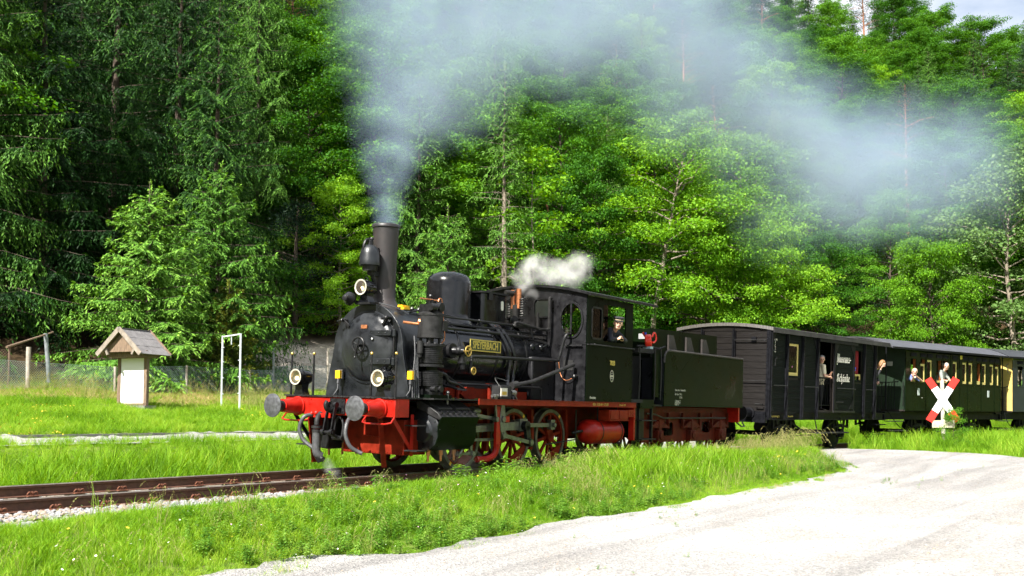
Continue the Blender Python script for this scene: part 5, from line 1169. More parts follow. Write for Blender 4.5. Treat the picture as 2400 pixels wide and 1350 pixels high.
# ================================================================== MUSEUM BAR WAGON
loc_, rot_ = veh_frame(14.759, 21.649)
rot_ = (CANT + .015, 0, rot_[2])
wag = empty('bar_wagon', loc_, rot_); tag(wag, 'dark wooden covered wagon with white gothic lettering on its door', 'wagon')
WL, WH, WZ0, WZ1 = 6.89, 1.38, 1.094, 3.205
def wood(nm, c, c2): return mat(nm, c, .7, spec=.06, col2=c2, var=.3, vscale=3.2, bump=.18, bscale=22, stretch=(1, 1, 9), rvar=.1)
m_wgr = wood('wagon_green_boards', (.0052, .0074, .0060), (.0095, .0120, .0102))
m_wend = wood('wagon_end_boards', (.0120, .0108, .0107), (.021, .0192, .0188))
m_wblk = mat('wagon_black_steel', (.0065, .0068, .009), .5, spec=.12, var=.4, vscale=10, rvar=.12)
m_wroof = mat('wagon_roof_felt', (.040, .037, .036), .85, var=.4, vscale=3, bump=.2, bscale=12)
m_wtrim = mat('roof_edge_wood', (.115, .108, .105), .8, var=.3, vscale=4, stretch=(9, 9, 1))
m_cream = mat('window_cream', (.62, .50, .17), .5, var=.12, vscale=8)
m_inter = mat('wagon_interior', (.016, .011, .008), .8)
posts = [.0, .92, 1.86, 2.80, 3.80, 5.22, 6.02, 6.89]
def boards(par, x0, x1, z0, z1, y, sg, m, nb, ax='x', t=.02, holes=()):
    """single planks with a groove between them"""
    h = (z1 - z0) / nb
    for i in range(nb):
        a, b_ = z0 + i * h + .005, z0 + (i + 1) * h - .005
        segs_ = [(x0, x1)]
        for (hx0, hx1, hz0, hz1) in holes:
            if b_ > hz0 and a < hz1:
                segs_ = [s for q in segs_ for s in (((q[0], hx0), (hx1, q[1])) if q[0] < hx0 < q[1] else (q,))]
        for (p, q) in segs_:
            if q - p < .03: continue
            jj_ = random.uniform(-.002, .002)
            mb = MB()
            if ax == 'x': mb.box(p, q, y - sg * t + jj_, y + jj_, a, b_)
            else: mb.box(y - sg * t + jj_, y + jj_, p, q, a, b_)
            mb.build('board', m, par, ang=0)
H = (WZ1 - WZ0)
nside = MB(); plate(nside, [(0, WZ0), (WL, WZ0), (WL, WZ1), (0, WZ1)], [[(1.02, 2.06), (1.70, 2.06), (1.70, 2.98), (1.02, 2.98)], [(2.84, 1.16), (3.80, 1.16), (3.80, 3.13), (2.84, 3.13)], [(5.30, 2.06), (5.94, 2.06), (5.94, 2.98), (5.30, 2.98)]], 'y', -WH + .022, -WH + .05)
nso = nside.build('side_wall', m_inter, wag)
boards(nso, .06, .88, WZ0, WZ1, -WH, -1, m_wgr, 12)
boards(nso, .96, 1.82, WZ0, WZ1, -WH, -1, m_wgr, 12, holes=[(1.0, 1.72, 2.0, 3.02)])
boards(nso, 1.90, 2.76, WZ0, WZ1, -WH, -1, m_wgr, 12)
boards(nso, 5.22, 5.98, WZ0, WZ1, -WH, -1, m_wgr, 12, holes=[(5.28, 5.95, 2.0, 3.0)])
boards(nso, 6.06, 6.83, WZ0, WZ1, -WH, -1, m_wgr, 12)
for x in (.0, .92, 1.86, 2.80, 6.02, 6.87):
    w_ = .055 if 0 < x < 6.8 else .075
    MB().box(x - w_, x + w_, -WH - .05, -WH + .005, WZ0 - .20, WZ1 + .02).box(x - .02, x + .02, -WH - .075, -WH - .05, WZ0 - .15, WZ1).rivets([(x, -WH - .075, WZ0 + .05 + .16 * i) for i in range(13)], .014).build('post', m_wblk, wag)
for (x0, x1, z0, z1) in ((.08, .34, 2.85, 3.2), (6.81, 6.55, 2.85, 3.2), (.08, .28, 1.12, 1.35), (6.81, 6.55, 1.12, 1.4), (2.74, 2.52, 2.85, 3.2)):
    MB().prism([(x0, z1 if z1 > 2 else z0), (x1, z1 if z1 > 2 else z0), (x0, z0 if z1 > 2 else z1)], 'y', -WH - .012, -WH - .003).build('gusset', m_wblk, wag)
far = MB(); plate(far, [(0, WZ0), (WL, WZ0), (WL, WZ1), (0, WZ1)], [[(1.05, 2.1), (1.65, 2.1), (1.65, 2.95), (1.05, 2.95)], [(3.1, 2.1), (3.6, 2.1), (3.6, 2.95), (3.1, 2.95)]], 'y', WH - .03, WH); far.build('side_wall', m_wgr, wag)
# front end wall
ew = MB(); arcw = [(y, 3.29 + .13 * (1 - (y / 1.45) ** 2) - .03) for y in np.linspace(-1.36, 1.36, 17)]
ew.prism([(-1.36, WZ0), (1.36, WZ0)] + arcw[::-1], 'x', .022, .05); ewo = ew.build('end_wall', m_inter, wag)
for (y0, y1) in ((-1.33, -.37), (-.27, .61), (.71, 1.33)): boards(ewo, y0, y1, WZ0, 3.22, 0, -1, m_wend, 13, ax='y')
boards(ewo, -1.1, 1.1, 3.225, 3.33, 0, -1, m_wend, 1, ax='y')
for y in (-1.36, -.32, .66, 1.36):
    w_ = .05 if abs(y) < 1 else .06
    MB().box(-.05, .004, y - w_, y + w_, WZ0 - .2, 3.24).box(-.085, -.05, y - .018, y + .018, WZ0 - .1, 3.3 if abs(y) < 1 else 3.2).rivets([(-.05, y + .035, WZ0 + .05 + .17 * i) for i in range(13)], .014, (-1, 0, 0)).build('post', m_wblk, wag)
for (y0, y1, zz_) in ((-1.3, -.36, 1.90), (-1.3, -.36, 2.98)): MB().tube([(-.07, y0, zz_), (-.07, y1, zz_)], .013, 6).build('handrail', m_dust, wag)
MB().box(-.045, -.005, -.98, -.84, 2.93, 3.07).rivets([(-.045, -.95, 2.96), (-.045, -.87, 2.96), (-.045, -.95, 3.04), (-.045, -.87, 3.04)], .012, (-1, 0, 0)).build('lamp_socket', m_wblk, wag)
MB().tube([(-.08, -1.05, 1.28), (-.14, -1.05, 1.29), (-.14, -1.25, 1.29), (-.08, -1.25, 1.28)], .016, 6).build('shunter_handle', m_dust, wag)
# rear wall
MB().prism([(-1.36, WZ0), (1.36, WZ0)] + arcw[::-1], 'x', WL - .05, WL - .01).build('end_wall', m_wgr, wag)
# roof with pale edge board
rz = lambda y, o: 3.29 + o + .13 * (1 - (y / 1.47) ** 2)
MB().prism([(y, rz(y, .03)) for y in np.linspace(-1.47, 1.47, 25)] + [(y, rz(y, -.02)) for y in np.linspace(1.47, -1.47, 25)], 'x', -.02, 7.86).build('roof', m_wroof, wag, ang=30)
MB().prism([(y, rz(y, .036)) for y in np.linspace(-1.48, 1.48, 25)] + [(y, rz(y, -.05)) for y in np.linspace(1.48, -1.48, 25)], 'x', -.06, -.021).build('roof_edge', m_wtrim, wag, ang=30)
MB().box(-.02, 7.85, -1.492, -1.472, 3.19, 3.285).build('eave_board', m_wroof, wag)
# floor, underframe
MB().box(.05, WL - .05, -WH + .06, WH - .06, WZ0 - .04, WZ0 + .03).build('floor', m_inter, wag)
MB().box(0.02, WL + .9, -1.30, -1.24, .88, 1.09).box(0.02, WL + .9, -1.36, -1.24, 1.06, 1.09).box(0.02, WL + .9, -1.36, -1.24, .88, .90).build('sole_bar', m_wblk, wag)
MB().box(0.02, WL + .9, 1.24, 1.30, .88, 1.09).build('sole_bar', m_wblk, wag)
text_mesh('sole_lettering', 'Museumswagen', .09, side_matrix(.48, -1.305, .98), m_gold, wag, .001); text_mesh('sole_lettering', 'Neustadt', .08, side_matrix(1.4, -1.305, .98), m_gold, wag, .001)
MB().box(-.09, .02, -1.33, 1.33, .80, 1.10).rivets([(-.09, -1.28 + .1 * i, 1.02) for i in range(6)], .018, (-1, 0, 0)).build('head_stock', m_wblk, wag)
MB().box(WL + .86, WL + .94, -1.2, 1.2, .85, 1.10).build('head_stock', m_wblk, wag)
for y in (-.875, .875): rear_buffer(wag, -.09, y, -1, m_wblk, m_iron, .5); rear_buffer(wag, WL + .94, y, 1, m_wblk, m_iron, .5)
def wagon_wheels(par, xs, r=.47):
    for x in xs:
        for sgn in (-1, 1):
            q = MB(); q.lathe([(-.06, r * .3), (-.04, r * .82), (-.055, r * .85), (-.055, r), (.07, r), (.08, r + .027), (.095, r + .027), (.08, r * .85), (.05, r * .8), (.05, r * .3)] if sgn < 0 else [(.06, r * .3), (.04, r * .82), (.055, r * .85), (.055, r), (-.07, r), (-.08, r + .027), (-.095, r + .027), (-.08, r * .85), (-.05, r * .8), (-.05, r * .3)], (x, sgn * .75, r), (0, 1, 0), 40); q.build('wheel', m_wblk, par, ang=40)
            y = sgn * 1.02
            q = MB(); q.box(x - .12, x + .12, y - .08, y + .08, r - .13, r + .13); q.cyl((x, y + sgn * .08, r), (x, y + sgn * .12, r), .08, n=14); q.build('axle_box', m_wblk, par, bev=.015)
            q = MB()
            for i in range(6): q.box(x - .52 + .07 * i, x + .52 - .07 * i, y - .04, y + .04, r + .15 + .02 * (5 - i) if False else r + .17 + .018 * i, r + .186 + .018 * i)
            q.box(x - .54, x - .48, y - .03, y + .03, r + .15, .9); q.box(x + .48, x + .54, y - .03, y + .03, r + .15, .9); q.build('leaf_spring', m_wblk, par)
            q = MB(); plate(q, [(x - .35, .9), (x - .17, .28), (x + .17, .28), (x + .35, .9)], [[(x - .15, .32), (x + .15, .32), (x + .20, .84), (x - .20, .84)]], 'y', y - .015, y + .015); q.build('axle_guard', m_wblk, par)
        MB().cyl((x, -1.0, r), (x, 1.0, r), .065, n=12).build('axle', m_wblk, par)
wagon_wheels(wag, (1.45, 5.25))
MB().bar((1.9, -1.0, .86), (2.7, -1.05, .55), .02, .05).bar((4.8, -1.05, .86), (4.0, -1.05, .55), .02, .05).bar((2.7, -1.05, .52), (4.0, -1.05, .52), .02, .05).tube([(1.6, .2, .42), (5.1, .2, .42)], .03, 8).tube([(2.2, -.4, .38), (4.6, -.4, .38)], .025, 8).cyl((2.9, .4, .6), (3.7, .4, .6), .2, n=16).build('brake_rigging', m_wblk, wag)
MB().box(2.75, 4.75, -1.52, -1.28, .50, .53).build('step_board', m_dust, wag)
for x in (2.9, 4.6): MB().bar((x, -1.30, .95), (x, -1.40, .52), .03, .02).build('step_hanger', m_wblk, wag)
# window with cream frame
def bar_window(par, x0, x1, z0, z1, y, fr, glass=True, half=None):
    q = MB(); q.ring([(x0, z0), (x1, z0), (x1, z1), (x0, z1)], [(x0 + .055, z0 + .085), (x1 - .055, z0 + .085), (x1 - .055, z1 - .06), (x0 + .055, z1 - .06)], 'y', y + .02, y + .06); w_ = q.build('window', m_cream, par)
    if glass: MB().box(x0 + .05, x1 - .05, y + .038, y + .044, z0 + .08, z1 - .05).build('pane', m_glass, w_)
    return w_
bar_window(wag, 1.06, 1.67, 2.085, 2.955, -WH, None)
MB().ring([(1.0, 2.03), (1.73, 2.03), (1.73, 3.02), (1.0, 3.02)], [(1.06, 2.085), (1.67, 2.085), (1.67, 2.955), (1.06, 2.955)], 'y', -WH - .012, -WH + .03).build('window_surround', m_wgr, wag)
MB().box(1.05, 1.7, -1.25, -1.10, 2.45, 2.47).box(1.05, 1.7, -1.25, -1.10, 2.70, 2.72).build('bottle_shelf', mat('shelf_wood', (.30, .17, .05), .6), wag)
rs = random.Random(2)
for i in range(7):
    x = 1.12 + i * .08; zz_ = 2.47 if i % 2 else 2.72; c = rs.choice([(.35, .45, .5), (.08, .16, .05), (.3, .16, .04), (.5, .5, .5)])
    MB().lathe([(0, .028), (.10, .028), (.13, .010), (.17, .010)], (x, -1.17, zz_), (0, 0, 1), 10).build('bottle', mat('bottle_%d' % i, c, .12), wag)
vs_ = empty('flower_vase', loc_, rot_); tag(vs_, 'pink flowers behind the cream wagon window', 'flowers')
MB().lathe([(0, .035), (.06, .05), (.12, .03)], (1.45, -1.28, 2.17), (0, 0, 1), 12).build('vase', m_white, vs_)
q = MB()
for i in range(9): q.ball((1.45 + rs.uniform(-.09, .09), -1.28 + rs.uniform(-.04, .03), 2.33 + rs.uniform(-.05, .05)), .035, 8)
q.build('blossoms', mat('blossom_pink', (.65, .18, .38), .6), vs_)
# sliding door with gothic lettering
sdm = MB().box(3.80, 5.20, -WH - .055, -WH - .035, 1.15, 3.10); sdo = sdm.build('sliding_door', m_inter, wag)
boards(sdo, 3.90, 5.10, 1.16, 3.09, -WH - .075, -1, m_wgr, 11)
for x in (3.84, 5.16): MB().box(x - .045, x + .045, -WH - .09, -WH - .055, 1.14, 3.11).build('door_stile', m_wblk, sdo)
for (a_, b_, c_, d_) in (((3.88, 3.09), (4.10, 3.09), (3.88, 2.78), 0), ((5.12, 3.09), (4.88, 3.09), (5.12, 2.78), 0), ((5.12, 1.2), (4.86, 1.2), (5.12, 1.5), 0), ((3.88, 1.2), (4.1, 1.2), (3.88, 1.46), 0)):
    MB().prism([a_, b_, c_], 'y', -WH - .084, -WH - .076).build('gusset', m_wblk, sdo)
MB().box(3.78, 5.24, -WH - .10, -WH - .05, 1.10, 1.155).build('door_shoe', m_dust, sdo)
MB().box(2.75, 5.35, -WH - .12, -WH - .04, 3.10, 3.17).build('door_rail', m_wblk, wag)
MB().tube([(3.98, -WH - .11, 1.80), (5.15, -WH - .11, 1.80)], .014, 6).build('door_handrail', m_dust, sdo)
MB().tube([(3.92, -WH - .10, 1.40), (4.4, -WH - .10, 1.40)], .012, 6).build('door_latch', m_dust, sdo)
for (x0, x1) in ((.10, .86), (1.92, 2.74), (5.26, 5.30), (6.08, 6.80)): MB().tube([(x0, -WH - .09, 1.80), (x1, -WH - .09, 1.80)], .012, 6).build('handrail', m_dust, wag)
MB().tube([(.12, -WH - .03, 2.32), (.16, -WH - .07, 2.32), (.18, -WH - .07, 2.5), (.30, -WH - .05, 2.53)], .012, 6).build('lamp_iron', m_iron, wag)
for i, (tx, zz_) in enumerate((('DR MR', 3.01), ('K', 2.95), ('6', 2.88), ('21', 2.82), ('B', 2.76), ('ep', 2.70))): text_mesh('wagon_number', tx, .075, side_matrix(.27, -WH - .004, zz_), m_white, nso, .001)
# door opening: railing
q = MB(); q.bar((2.86, -WH + .03, 2.08), (3.78, -WH + .03, 2.08), .04, .05)
for i in range(8): q.cyl((2.92 + .115 * i, -WH + .03, 1.3), (2.92 + .115 * i, -WH + .03, 2.07), .008, n=6)
for i in range(3): q.tube([(2.98 + .28 * i + .10 * math.cos(t), -WH + .03, 1.9 + .12 * math.sin(t)) for t in np.linspace(0, PI, 9)], .008, 5)
q.bar((2.86, -WH + .03, 1.3), (3.78, -WH + .03, 1.3), .02, .02); q.build('door_railing', m_wblk, wag)
# second window, lowered pane and red curtain
bar_window(wag, 5.30, 5.90, 1.80, 2.26, -WH + .02, None)
MB().ring([(5.26, 2.02), (5.98, 2.02), (5.98, 3.02), (5.26, 3.02)], [(5.31, 2.08), (5.93, 2.08), (5.93, 2.96), (5.31, 2.96)], 'y', -WH - .012, -WH + .02).build('window_surround', m_wgr, wag)
q = MB()
q._add([(5.62 + .012 * math.sin(i * 1.3) + .018 * i, -WH + .10 + .02 * math.sin(i * 2.1), z) for z in (2.0, 2.97) for i in range(12)], [(i, i + 1, 13 + i, 12 + i) for i in range(11)]); q.build('curtain', mat('curtain_red', (.22, .01, .012), .8), wag)
# rear brake platform with railing
MB().box(WL, WL + .88, -1.25, 1.25, WZ0 - .06, WZ0).build('rear_platform', m_wblk, wag)
q = MB()
for x in (WL + .10, WL + .42, WL + .62, WL + .84): q.cyl((x, -1.28, WZ0), (x, -1.28, 2.02), .014, n=6)
q.bar((WL, -1.28, 2.03), (WL + .88, -1.28, 2.03), .04, .03); q.bar((WL, -1.28, 1.62), (WL + .5, -1.28, 1.62), .015, .015); q.cyl((WL + .06, -1.30, WZ0), (WL + .06, -1.30, 3.2), .02, n=6); q.build('platform_railing', m_wblk, wag)
for zz_ in (.42, .72): MB().box(WL + .1, WL + .8, -1.45, -1.2, zz_, zz_ + .03).build('footstep', m_wblk, wag)

# blackletter lettering: broad-nib strokes
NIB = Vector((.62, .78)).normalized()
def nib(mb, pts, M, w=.17):
    """sweep a slanted pen edge along a polyline (unit: x-height = 1)"""
    a = [Vector(p) - NIB * w / 2 for p in pts]; b_ = [Vector(p) + NIB * w / 2 for p in pts]
    for i in range(len(pts) - 1):
        q = [a[i], a[i + 1], b_[i + 1], b_[i]]
        v = [M @ Vector((p.x, p.y, 0)) for p in q] + [M @ Vector((p.x, p.y, .03)) for p in q]
        mb._add(v, [(0, 1, 2, 3), (7, 6, 5, 4), (0, 4, 5, 1), (1, 5, 6, 2), (2, 6, 7, 3), (3, 7, 4, 0)])
MIN = [[(.05, .86), (.16, 1.0), (.20, .86), (.20, .14), (.30, .0), (.42, .12)]]
G = {
 'u': (.78, [[(.03, .88), (.14, .98), (.18, .86), (.18, .16), (.30, .02), (.46, .16)], [(.46, .98), (.56, .88), (.56, .14), (.66, .02), (.76, .10)]]),
 's': (.62, [[(.52, .86), (.36, 1.0), (.16, .86), (.16, .62), (.46, .40), (.46, .16), (.28, .02), (.08, .14)]]),
 'e': (.60, [[(.14, .52), (.44, .66), (.44, .86), (.28, 1.0), (.14, .84), (.14, .16), (.28, .02), (.50, .16)]]),
 'm': (1.14, [[(.03, .88), (.16, .98), (.18, .86), (.18, .10), (.26, .02)], [(.20, .84), (.42, 1.0), (.52, .86), (.52, .10), (.60, .02)], [(.54, .84), (.76, 1.0), (.86, .86), (.86, .14), (.96, .02), (1.08, .12)]]),
 'n': (.78, [[(.03, .88), (.16, .98), (.18, .86), (.18, .10), (.26, .02)], [(.20, .84), (.42, 1.0), (.54, .86), (.54, .14), (.64, .02), (.74, .10)]]),
 'c': (.56, [[(.46, .86), (.30, 1.0), (.14, .84), (.14, .16), (.28, .02), (.48, .16)]]),
 'h': (.78, [[(.10, 1.5), (.18, 1.42), (.18, .10), (.26, .02)], [(.20, .84), (.42, 1.0), (.56, .82), (.56, .1), (.44, -.30), (.30, -.42)]]),
 'a': (.72, [[(.12, .80), (.30, 1.0), (.48, .88), (.48, .14), (.58, .02), (.68, .10)], [(.48, .56), (.22, .48), (.12, .30), (.22, .04), (.46, .18)], [(.16, 1.32), (.20, 1.38)], [(.42, 1.32), (.46, 1.38)]]),
 'k': (.70, [[(.10, 1.5), (.18, 1.42), (.18, .10), (.26, .02)], [(.20, .84), (.40, 1.0), (.50, .84), (.22, .54)], [(.24, .54), (.48, .40), (.50, .14), (.62, .02)]]),
 '-': (.42, [[(.06, .56), (.16, .62), (.26, .52), (.36, .58)]]),
 'M': (1.42, [[(.02, .20), (.02, -.28), (.18, -.46), (.34, -.34)], [(.02, .20), (.16, .60), (.30, 1.30), (.42, 1.54), (.52, 1.38), (.50, .30), (.38, .06)], [(.20, .80), (.30, .92)], [(.52, 1.38), (.70, 1.62), (.82, 1.44), (.80, .20), (.72, .04)], [(.82, 1.30), (1.02, 1.56), (1.12, 1.40), (1.10, .30), (1.22, .04), (1.36, .18)], [(.10, 1.46), (.30, 1.62)]]),
 'S': (1.02, [[(.90, 1.34), (.70, 1.58), (.42, 1.52), (.26, 1.26), (.34, .98), (.72, .74), (.84, .44), (.70, .12), (.40, .02), (.12, .18)], [(.12, .18), (.10, .50), (.24, .62)], [(.48, 1.36), (.46, .30)], [(.62, 1.40), (.66, 1.1)]]),
}
def gothic(txt, x, z, y, xh, par, sx=1.0, w=.17):
    mb = MB(); cx = 0
    for ch in txt:
        adv, strokes = G[ch]
        M = side_matrix(x, y, z) @ Matrix.Diagonal((xh * sx, xh, xh, 1)) @ Matrix.Translation((cx, 0, 0))
        for st in strokes: nib(mb, st, M, w)
        cx += adv
    return mb.build('door_lettering', m_white, par, ang=0)
m_letter = mat('letter_white', (.66, .66, .60), .6)
gothic('Museums-', 3.95, 2.56, -WH - .077, .155, sdo, .98, .20)
gothic('Schanke', 3.96, 2.0, -WH - .077, .145, sdo, 1.22, .20)

# ================================================================== PASSENGER COACHES
def coach(a, b_, name, label, msid, mend, full, roofx=(-1.0, 1.0), msroof=None, plat=(1.0, .8)):
    loc, rot = veh_frame(a, b_); L = b_ - a
    c = empty(name, loc, rot); tag(c, label, 'railway coach')
    H0, H1, hw = 1.16, 3.10, 1.38
    wins = [(.324, .688), (.975, 1.296), (1.426, 1.772), (2.07, 2.418), (2.519, 2.873), (3.238, 3.566), (3.941, 4.277), (4.407, 4.734), (5.028, 5.34), (5.452, 5.784), (6.065, 6.389), (6.505, 6.817)]
    for sgn in (-1, 1):
        mb = MB(); plate(mb, [(0, H0), (L, H0), (L, H1), (0, H1)], [[(p, 2.12), (q, 2.12), (q, 2.87), (p, 2.87)] for p, q in wins], 'y', sgn * hw - .012, sgn * hw + .012)
        sw = mb.build('side_wall', msid, c)
        if sgn < 0:
            for x in (.0, 1.36, 2.47, 3.08, 3.74, 4.34, 5.40, 6.45, L):
                MB().box(x - .022, x + .022, -hw - .022, -hw - .012, H0, H1).build('cover_strip', msid, sw)
            MB().box(0, L, -hw - .024, -hw - .012, 2.075, 2.10).build('waist_strip', msid, sw)
            for i, (p, q) in enumerate(wins):
                v_ = MB()
                for k in range(5): v_.obox(((p + q) / 2, -hw - .02, 2.955 + .026 * k), ((q - p) / 2 + .02, 0, 0), (0, .014, -.008), (0, .002, .005))
                v_.build('ventilator', m_wblk, sw)
    fl = MB().box(0, L, -hw + .02, hw - .02, H0 - .02, H0 + .03).build('floor', m_inter, c)
    mi_ = mat('coach_interior_wood', (.24, .075, .018), .5, var=.3, vscale=5, stretch=(1, 1, 6))
    if full:
        # window sashes: (index, sash top height)
        for i, (p, q) in enumerate(wins):
            top = {0: 2.22, 1: 2.72, 3: 2.19, 4: 2.16, 8: 2.24, 11: 2.80}.get(i, 2.87)
            bot = top - .75
            mb = MB(); zb = max(bot, 2.12)
            if top - 2.12 < .3:
                mb.box(p + .005, q - .005, -hw + .015, -hw + .045, 2.12, top)
            else:
                mb.box(p + .003, p + .045, -hw + .015, -hw + .045, zb, top); mb.box(q - .06, q - .003, -hw + .015, -hw + .045, zb, top); mb.box(p + .045, q - .06, -hw + .015, -hw + .045, top - .07, top)
                if bot > 2.10: mb.box(p + .045, q - .06, -hw + .015, -hw + .045, 2.12, 2.20)
            wo_ = mb.build('window', m_cream, c)
            if top - 2.12 >= .3: MB().box(p + .045, q - .06, -hw + .028, -hw + .033, zb, top - .07).build('pane', m_glass, wo_)
            MB().box(q - .012, q + .0, -hw + .016, -hw + .10, 2.12, 2.87).box(p, p + .012, -hw + .046, -hw + .10, 2.12, 2.87).build('window_lining', mi_, c)
        for x in (1.9, 3.1, 4.85, 5.9): MB().box(x, x + .04, -.9, 1.3, H0, 2.5).build('seat_back', mi_, c)
        MB().box(.05, L - .05, 1.30, 1.34, H0, 2.08).build('wall_lining', mi_, c)
        npb = MB().box(3.75, 3.90, -hw - .030, -hw - .022, 2.97, 3.10).build('number_plate', mat('plate_yellow', (.62, .50, .05), .5), c)
        text_mesh('plate_digits', '27', .11, side_matrix(3.825, -hw - .031, 3.035), mat('digit_olive', (.12, .11, .01), .5), npb, .001)
        for x in (.84, 5.94): MB().box(x - .065, x + .065, -hw - .022, -hw - .012, 1.67, 1.91).build('notice_plate', mat('plate_grey', (.45, .50, .50), .5), c)
        MB().box(1.05, 1.12, -hw - .016, -hw - .012, 1.58, 1.60).build('small_tag', m_white, c)
        MB().tube([(-.12, -hw + .02, 1.30), (-.14, -hw, 1.4), (-.14, -hw, 2.1)], .014, 6).build('door_handrail', m_iron, c)
    arcc = [(y, 3.18 + .36 * (1 - (y / 1.5) ** 2) - .03) for y in np.linspace(-1.38, 1.38, 17)]
    for x in (0.0, L - .03):
        mb = MB(); plate(mb, [(-1.37, H0), (1.37, H0)] + arcc[::-1], [rrect(-.38, .38, H0 + .02, 2.95, .03)], 'x', x + .003, x + .028); eo = mb.build('end_wall', mend, c)
        MB().box(x + .008, x + .022, -.37, .37, H0 + .02, 2.94).box(x - .004, x + .008, -.30, .30, 2.1, 2.8).build('end_door', mend, eo)
    x0, x1 = roofx
    rzc = lambda y, o: 3.18 + o + .36 * (1 - (y / 1.5) ** 2)
    MB().prism([(y, rzc(y, .03)) for y in np.linspace(-1.5, 1.5, 29)] + [(y, rzc(y, -.02)) for y in np.linspace(1.5, -1.5, 29)], 'x', x0, L + x1).build('roof', msroof, c, ang=30)
    MB().box(x0, L + x1, -1.515, -1.495, 3.15, 3.215).build('gutter', m_wblk, c)
    pf, pr_ = plat
    for (xa, xb) in ((-pf, -.02), (L + .02, L + pr_)):
        MB().box(xa, xb, -1.22, 1.22, H0 - .10, H0 - .04).build('platform', m_wblk, c)
    # front platform railing, steps
    q = MB(); q.tube([(-pf * .92, -1.20, H0), (-pf * .92, -1.20, 2.05), (-.20 * pf, -1.24, 2.10)], .02, 6)
    for x in (-.74 * pf, -.56 * pf, -.38 * pf): q.cyl((x, -1.21, H0), (x, -1.21, 2.06), .012, n=6)
    for y in np.linspace(-1.2, 1.2, 9): q.cyl((-pf * .95, y, H0), (-pf * .95, y, 2.05), .012, n=6)
    q.bar((-pf * .95, -1.2, 2.06), (-pf * .95, 1.2, 2.06), .04, .03); q.bar((-pf * .95, -1.2, 1.6), (-pf * .95, 1.2, 1.6), .02, .02); q.tube([(-pf * .85, -1.22, H0), (-pf * .45, -1.3, .75), (-.30 * pf, -1.38, .60)], .014, 6); q.cyl((-pf * .94, -1.22, H0), (-pf * .94, -1.22, 3.2), .022, n=8); q.build('platform_railing', m_wblk, c)
    for zz_, yy in ((.80, 1.30), (.50, 1.42)):
        MB().box(-pf * .98, -.10, -yy - .12, -yy + .12, zz_, zz_ + .03).build('footstep', m_dust, c)
        MB().box(L + .05, L + pr_ * .95, -yy - .12, -yy + .12, zz_, zz_ + .03).build('footstep', m_dust, c)
    MB().box(-pf * .95, L + pr_, -1.15, -1.09, .86, 1.12).build('sole_bar', m_wblk, c); MB().box(-pf * .95, L + pr_, 1.09, 1.15, .86, 1.12).build('sole_bar', m_wblk, c)
    for x in (-pf, L + pr_): MB().box(x, x + .08, -1.2, 1.2, .84, 1.12).build('head_stock', m_wblk, c)
    if full:
        for y in (-.875, .875): rear_buffer(c, -1.0, y, -1, m_wblk, m_iron, .48)
    wagon_wheels(c, (1.55, L - 1.55), .45)
    MB().tube([(1.9, -1.1, .85), (2.6, -1.1, .45), (4.3, -1.1, .45), (5.0, -1.1, .85)], .025, 6).box(2.9, 4.0, -.9, -.2, .55, .85).cyl((4.2, -.5, .7), (4.9, -.5, .7), .18, n=16).tube([(1.6, .3, .42), (5.3, .3, .42)], .03, 8).build('underframe_gear', m_wblk, c)
    return c
m_cgreen = mat('coach_green', (.0030, .0078, .0028), .30, spec=.10, var=.25, vscale=2, rvar=.1)
m_cend = mat('coach_end_green', (.008, .020, .009), .5, var=.3, vscale=4)
m_croof = mat('coach_roof_grey', (.055, .057, .068), .6, var=.2, vscale=3)
m_croof2 = mat('coach_roof_dark', (.018, .019, .023), .45, var=.3, vscale=3)
m_cblue = mat('coach_dark_blue', (.012, .016, .023), .4, var=.2, vscale=3)
m_cyel = mat('coach_end_yellow', (.60, .44, .13), .5, var=.12, vscale=4)
c1 = coach(24.084, 31.011, 'passenger_coach', 'dark green coach with cream window frames and grey roof', m_cgreen, m_cend, True, (-1.0, .45), m_croof, (1.0, .40))
MB().box(-.05, -.04, -.95, -.55, 2.62, 2.76).build('white_sign', mat('sign_grey', (.30, .29, .27), .6), c1)
c2 = coach(32.12, 39.07, 'passenger_coach', 'dark blue coach with a yellow end wall at the right edge', m_cblue, m_cyel, False, (-.40, .8), m_croof2, (.45, .8))
MB().tube([(-.02, -1.30, 2.55), (-.25, -1.34, 2.62), (-.28, -1.3, 2.90), (-.05, -1.25, 2.95)], .016, 6).build('end_handrail', m_steel, c2)
# ================================================================== TREES
def quads(C, Dv, Nv, Lh, Wh):
    """leaf quads: base C, direction Dv, normal Nv, length Lh, width Wh -> verts, faces"""
    Dv = Dv / (np.linalg.norm(Dv, axis=1, keepdims=True) + 1e-9)
    Sd = np.cross(Dv, Nv); Sd /= (np.linalg.norm(Sd, axis=1, keepdims=True) + 1e-9)
    Nn = np.cross(Sd, Dv)
    Lh = Lh[:, None]; Wh = Wh[:, None]
    a = C; b = C + Dv * Lh * .45 + Sd * Wh + Nn * Wh * .25; c = C + Dv * Lh; d = C + Dv * Lh * .45 - Sd * Wh + Nn * Wh * .25
    V = np.stack([a, b, c, d], 1).reshape(-1, 3)
    return V, np.arange(len(V)).reshape(-1, 4)
def unit(v): return v / (np.linalg.norm(v, axis=-1, keepdims=True) + 1e-9)

